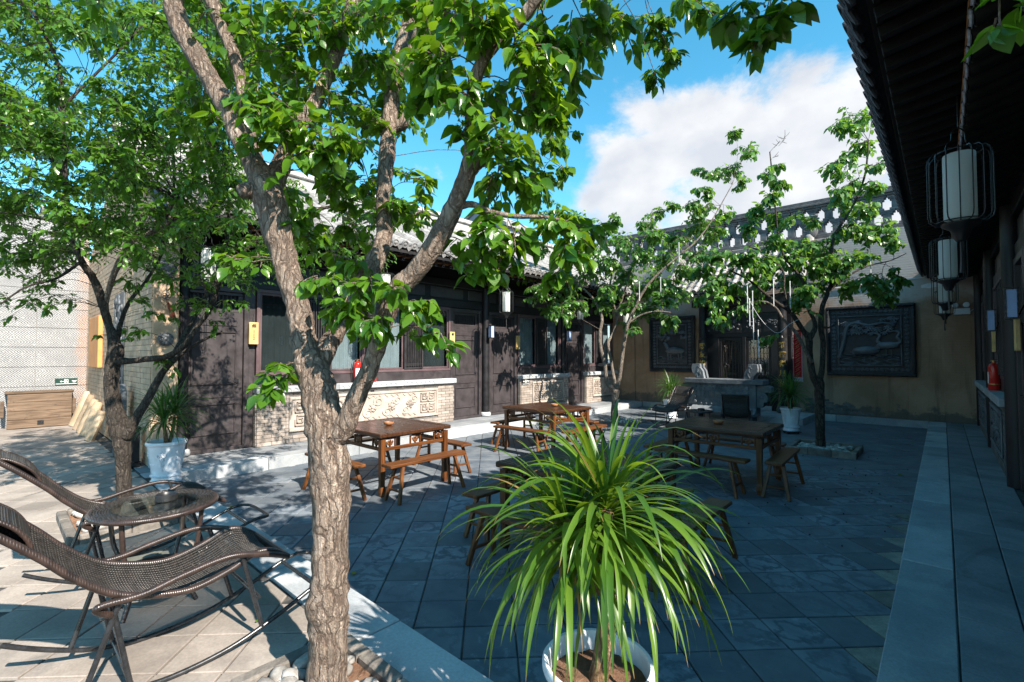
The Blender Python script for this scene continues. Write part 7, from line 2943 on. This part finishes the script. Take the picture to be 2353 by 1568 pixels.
# red embroidered hanging beside the gate column
def red_hanging():
    org = Vector((-3.0, YB - .03, 1.1))
    o = thing('red_hanging', 'red embroidered cloth strip with gold bars hanging beside the gate', 'hanging', org)
    m = MB(org)
    V, F = [], []
    n = 30
    for k in range(n + 1):
        z = 1.14 + 1.30 * k / n
        y = YB - .03 + .006 * sin(k * .9)
        V += [(-3.125, y, z), (-2.875, y, z), (-2.875, y + .008, z), (-3.125, y + .008, z)]
    for k in range(n):
        b = 4 * k
        F += [(b, b + 1, b + 5, b + 4), (b + 1, b + 2, b + 6, b + 5), (b + 2, b + 3, b + 7, b + 6), (b + 3, b, b + 4, b + 7)]
    F += [(3, 2, 1, 0), (4 * n, 4 * n + 1, 4 * n + 2, 4 * n + 3)]
    m.add(V, F)
    m.build('cloth', 'red_cloth', o)
    bm = MB(); bm.bar((-.055, 0, -.04), (.055, 0, .04), .016, .008, .003)
    bme = bm.mesh('gold_bar', 'gold_cloth')
    for k in range(19):
        for dx in (-.02,):
            shared('gold_bar', bme, o, Vector((-3.0 + (.012 if k % 2 else -.012), YB - .046, 1.20 + k * .064)) - org)
    for x in (-3.108, -2.892):
        m = MB(org)
        for k in range(42):
            m.cbox(x - .013, x + .013, YB - .046, YB - .036, 1.15 + k * .031, 1.17 + k * .031, .002)
        m.build('dotted_border', 'white_cloth', o, kind='stuff', label='white dotted border')
    m = MB(org)
    for k in range(24):
        x = -3.12 + .24 * k / 23
        m.tube([(x, YB - .03, 1.14), (x + .004 * sin(k), YB - .035, 1.08), (x, YB - .033, 1.02)], .005, 4)
    m.build('fringe', 'white_cloth', o, kind='stuff', label='white fringe')
    m = MB(org); m.tube([(-3.14, YB - .03, 2.45), (-2.86, YB - .03, 2.45)], .012, 8)
    m.build('rod', 'black_paint', o)


red_hanging()


# ------------------------------------------------------------------ things by the gable at the far left
def left_corner():
    rnd = random.Random(12)
    # worn plank chest lid leaning on the wall
    org = Vector((-14.75, .72, HP))
    o = thing('wooden_chest', 'worn brown plank chest standing against the pale wall', 'chest', org)
    for k in range(4):
        z0 = HP + .01 + k * .185
        m = MB(org); m.cbox(-14.70, -14.66, .24, 1.25, z0, z0 + .181, .006)
        m.build('plank', 'old_plank', o)
    m = MB(org); m.cbox(-14.95, -14.70, .25, 1.24, HP, HP + .74, .01)
    m.build('case', 'old_plank', o)
    m = MB(org); m.cbox(-14.98, -14.64, .20, 1.28, HP + .752, HP + .80, .008)
    m.build('lid', 'old_plank', o)
    for y in (.17, 1.29):
        m = MB(org); m.cbox(-14.86, -14.70, y - .03, y + .03, HP + .25, HP + .60, .008)
        m.build('handle', 'old_plank', o)
    m = MB(org); m.cbox(-14.665, -14.645, .70, .80, HP + .07, HP + .16, .004)
    m.build('lock_plate', 'black_steel', o)
    # old stone troughs leaning in a row against the gable
    for k, (x, h, lab) in enumerate(((-14.45, .80, 'farthest pale stone slab leaning at the wall corner'), (-13.75, .76, 'second pale stone slab from the corner, leaning on the gable'), (-13.1, .70, 'middle stone slab leaning on the gable'), (-12.5, .68, 'rounded brown stone slab leaning on the gable'), (-11.75, .56, 'nearest short stone slab leaning on the gable beside the tree trunk'))):
        org = Vector((x, 1.25, HP))
        m = MB()
        n = 14
        vs, fs = [], []
        w = .17 + .02 * rnd.random()
        for j in range(n + 1):
            t = j / n
            zz = t * h
            ww = w * (.55 + .45 * sin(pi * min(1, t * 1.05 + .12)) ** .5) * (1.0 if t < .9 else 1 - (t - .9) * 4)
            dd = .055 * (1 + .2 * mnoise.noise(Vector((k, t * 3, 0))))
            for a in range(10):
                an = 2 * pi * a / 10
                vs.append((ww * cos(an) * (1 + .08 * mnoise.noise(Vector((cos(an) * 2, sin(an) * 2, t * 4 + k)))), dd * sin(an) * 1.3, zz))
        for j in range(n):
            for a in range(10):
                a2 = (a + 1) % 10
                fs.append((j * 10 + a, j * 10 + a2, (j + 1) * 10 + a2, (j + 1) * 10 + a))
        fs += [tuple(range(10))[::-1], tuple(n * 10 + a for a in range(10))]
        m.add(vs, fs)
        o = m.build('stone_slab', 'weathered_stone', None, smooth=60, label=lab, category='stone', group='old stones leaning against the gable')
        o.location = org
        o.rotation_euler = (radians(-19), 0, radians(rnd.uniform(-12, 12)))
    # orange board on the gable
    m = MB((-13.3, 1.5, 2.03)); m.cbox(-13.95, -12.65, 1.44, 1.515, 1.50, 2.56, .006)
    o = m.build('orange_board', 'orange_board', None, label='orange wooden board fixed high on the brick gable', category='board')
    o.location = (-13.3, 1.5, 2.03)
    # round-topped grey tablet
    org = Vector((-9.55, 1.32, HP))
    prof = [(-.21, 0), (.21, 0), (.21, .95)] + [(.21 * cos(a), .95 + .18 * sin(a)) for a in [pi * k / 10 for k in range(1, 10)]] + [(-.21, .95)]
    m = MB(); m.prism(prof, lambda a, b: (a, 0, b), (0, .10, 0))
    o = m.build('stone_tablet', 'altar_stone', None, label='grey round topped stone tablet behind the left tree trunk', category='tablet')
    o.location = org
    # dark stand by the pier
    org = Vector((-8.62, 1.36, HP))
    o = thing('dark_stand', 'low dark wooden stand beside the gable pier', 'stand', org)
    m = MB(); m.cbox(-.17, .17, -.10, .10, .0, .06, .01); m.build('base', 'black_paint', o)
    m = MB(); m.cbox(-.15, .15, -.085, .085, .06, .52, .01); m.build('box', 'black_paint', o)
    m = MB(); m.cbox(-.17, .17, -.10, .10, .52, .56, .01); m.build('top', 'black_paint', o)
    # tassel ornament on the pier
    org = Vector((-8.225, 1.67, 2.60))
    o = thing('knot_ornament', 'dark knotted ornament with brown tassel hanging on the brick pier', 'ornament', org)
    m = MB()
    for k in range(5):
        a = k * 2 * pi / 5
        m.tube([(.01, .03 * cos(a) + .022 * cos(t), .03 * sin(a) + .022 * sin(t)) for t in [i * .7 for i in range(10)]], .006, 5)
    m.build('knot', 'slate_relief', o, smooth=True)
    m = MB(); m.tube([(0, 0, .05), (-.005, 0, .30)], .003, 5); m.build('cord', 'wire_black', o)
    m = MB()
    for k in range(10):
        m.tube([(.005, 0, -.05), (.015 + .004 * (k % 3), .03 + .006 * k, -.20), (.01, .07 + .006 * k, -.34)], [.004, .006, .003], 4)
    m.build('tassel', 'tassel_brown', o, smooth=True)


left_corner()


# ------------------------------------------------------------------ tree beds with pebbles
def tree_bed(label, x0, x1, y0, y1, z, seed, n, hgt=.09, size=.045):
    org = Vector(((x0 + x1) / 2, (y0 + y1) / 2, z))
    o = thing('tree_bed', label, 'bed', org, 0., 'stone bordered tree beds')
    rnd = random.Random(seed)
    w = .075
    for a, b, c, d in ((x0, x1, y0, y0 + w), (x0, x1, y1 - w, y1), (x0, x0 + w, y0 + w + .002, y1 - w - .002), (x1 - w, x1, y0 + w + .002, y1 - w - .002)):
        lx = (b - a) > (d - c)
        L = (b - a) if lx else (d - c)
        k = max(1, round(L / .33))
        for i in range(k):
            m = MB(org)
            hz = hgt + rnd.uniform(-.008, .008)
            if lx:
                m.cbox(a + i * L / k + .002, a + (i + 1) * L / k - .002, c, d, z - .01, z + hz, .010)
            else:
                m.cbox(a, b, c + i * L / k + .002, c + (i + 1) * L / k - .002, z - .01, z + hz, .010)
            m.build('border_brick', 'pit_border', o)
    m = MB(org); m.box(x0 + w, x1 - w, y0 + w, y1 - w, z - .01, z + .035)
    m.build('earth', 'soil', o)
    pms = []
    for k in range(5):
        pm = MB(); pm.blob((0, 0, 0), (1, .8, .55), seed + k * 3, 10, 7, .3)
        me = pm.mesh('pebble', 'pebble'); smooth_mesh(me); pms.append(me)
    for k in range(n):
        s = size * rnd.uniform(.55, 1.25)
        x, y = rnd.uniform(x0 + w + s, x1 - w - s), rnd.uniform(y0 + w + s, y1 - w - s)
        shared('pebble', pms[k % 5], o, Vector((x, y, z + .045 + rnd.random() * .025)) - org, (rnd.uniform(-.5, .5), rnd.uniform(-.5, .5), rnd.random() * 6), (s,) * 3)


tree_bed('pebble bed around the foot of the big foreground tree', -2.50, -1.62, .70, 1.345, HP, 3, 60, .075, .055)
tree_bed('pebble bed at the left tree, beside the lounger', -6.35, -5.35, .45, 1.30, HP, 4, 90, .08, .05)
tree_bed('stone edged pebble bed of the shaded tree at the right', -2.15, -1.10, 9.75, 10.75, 0, 5, 170, .11, .05)
tree_bed('pebble bed of the pale stemmed tree before the left house', -6.75, -5.75, 10.6, 11.6, 0, 6, 150, .06, .05)


# ------------------------------------------------------------------ light tubes hanging in the shaded tree, cable, fittings on the end wall
def light_tubes():
    k = 0
    tm = MB(); tm.tube([(0, 0, 0), (0, 0, -.46)], .008, 6); tm.tube([(0, 0, .0), (0, 0, .03)], .010, 6)
    tme = tm.mesh('tube', 'white_plastic')
    sm = MB(); sm.tube([(0, 0, .03), (0, 0, .16)], .002, 4)
    sme = sm.mesh('cord', 'wire_black')
    for x, y, d in ((1717, 660, 8.4), (1722, 690, 8.4), (1729, 672, 8.45), (1731, 735, 8.4), (1742, 762, 8.4), (1777, 645, 8.5), (1815, 650, 8.6), (1856, 640, 8.8), (1901, 600, 8.8), (1934, 590, 8.9), (2000, 590, 8.9), (1560, 560, 11.5), (1518, 640, 11.8), (1469, 650, 11.9)):
        p = at(x, y, d)
        o = thing('light_tube', 'thin white light tube hanging among the leaves of the courtyard trees', 'light', p, 0., 'hanging light tubes')
        link('tube', tme, o)
        link('cord', sme, o)


light_tubes()
pts = [at(1712, 670, 8.35), at(1740, 722, 8.35), at(1768, 755, 8.35), at(1790, 765, 8.35), at(1815, 745, 8.4), at(1845, 730, 8.6)]
m = MB(); m.tube([tuple(p) for p in crom([tuple(p) for p in pts], 5)], .004, 5)
m.build('light_cable', 'white_plastic', None, label='thin pale cable sagging between the shaded tree limbs', category='cable')


def end_wall_fittings():
    org = Vector((.36, YB - .05, 2.78))
    o = thing('emergency_light', 'white emergency light with two round lamps high on the dark end wall', 'light', org)
    m = MB(); m.cbox(-.15, .13, -.045, 0, -.08, .06, .006); m.build('box', 'white_plastic', o)
    for x in (-.12, .07):
        m = MB(); m.lathe([(.055, 0), (.06, .01), (.055, .035), (.04, .04), (.001, .034)], 18, (x, -.045, .14), M=Matrix.Rotation(pi / 2, 4, 'X'))
        m.build('lamp_head', 'white_plastic', o, smooth=40)
    m = MB(); m.cbox(.20, .31, -.02, 0, .35, .45, .004); m.build('socket', 'white_plastic', o)
    m = MB(); m.tube([tuple(p) for p in crom([(.26, -.02, .37), (.27, -.03, .25), (.25, -.03, .10), (.13, -.03, -.02)], 5)], .006, 6)
    m.build('cord', 'white_plastic', o)
    m = MB(); m.tube([(-2.2, YB - .02, 3.55), (-.7, YB - .02, 3.62), (-.3, YB - .02, 3.64), (-.05, YB - .05, 3.80)], .012, 6)
    m.build('conduit', 'white_plastic', None, label='pale cable conduit running across the end wall to the right eave', category='conduit')


end_wall_fittings()


# ------------------------------------------------------------------ fallen berries and leaves
def litter():
    rnd = random.Random(31)
    bm = MB(); bm.blob((0, 0, 0), (.010, .008, .007), 3, 8, 6, .4)
    bme = bm.mesh('fallen_berry', 'black_plastic')
    n = 0
    while n < 38:
        x, y = rnd.gauss(-.95, .5), rnd.gauss(7.6, 1.5)
        if not (-2.2 < x < -.3 and 4.5 < y < 12):
            continue
        n += 1
        shared('fallen_berry', bme, None, (x, y, .008), (0, 0, rnd.random() * 6), label='dark fallen berry lying on the shaded floor tiles', category='berry', group='fallen berries')
    V, F, T = leaf_arrays([(0, 0, 0, 0, 1, 0, 0, 0, 1, 1, .9)], 'fine')
    me = arr_mesh('fallen_leaf', V, F, 'leaf_near', T)
    for x, y, z, s, lab in ((-6.1, 1.95, .012, .10, 'green leaf fallen on the tiles beside the left step'), (-3.55, 2.0, .012, .08, 'green leaf fallen on the tiles left of the big trunk'), (-1.7, 2.2, .012, .06, 'small leaf fallen on the dark tiles left of the pot'), (-3.02, 1.08, HP + .012, .03, 'tiny leaf on the terrace under the near lounger'), (-.45, 8.9, .012, .12, 'leaf fallen beside the right kerb'), (-2.0, 3.0, .012, .05, 'small leaf on the tiles under the foreground plant')):
        o = shared('fallen_leaf', me, None, (x, y, z), (.05, .08, rnd.random() * 6), (s,) * 3, label=lab, category='leaf', group='fallen leaves')


litter()
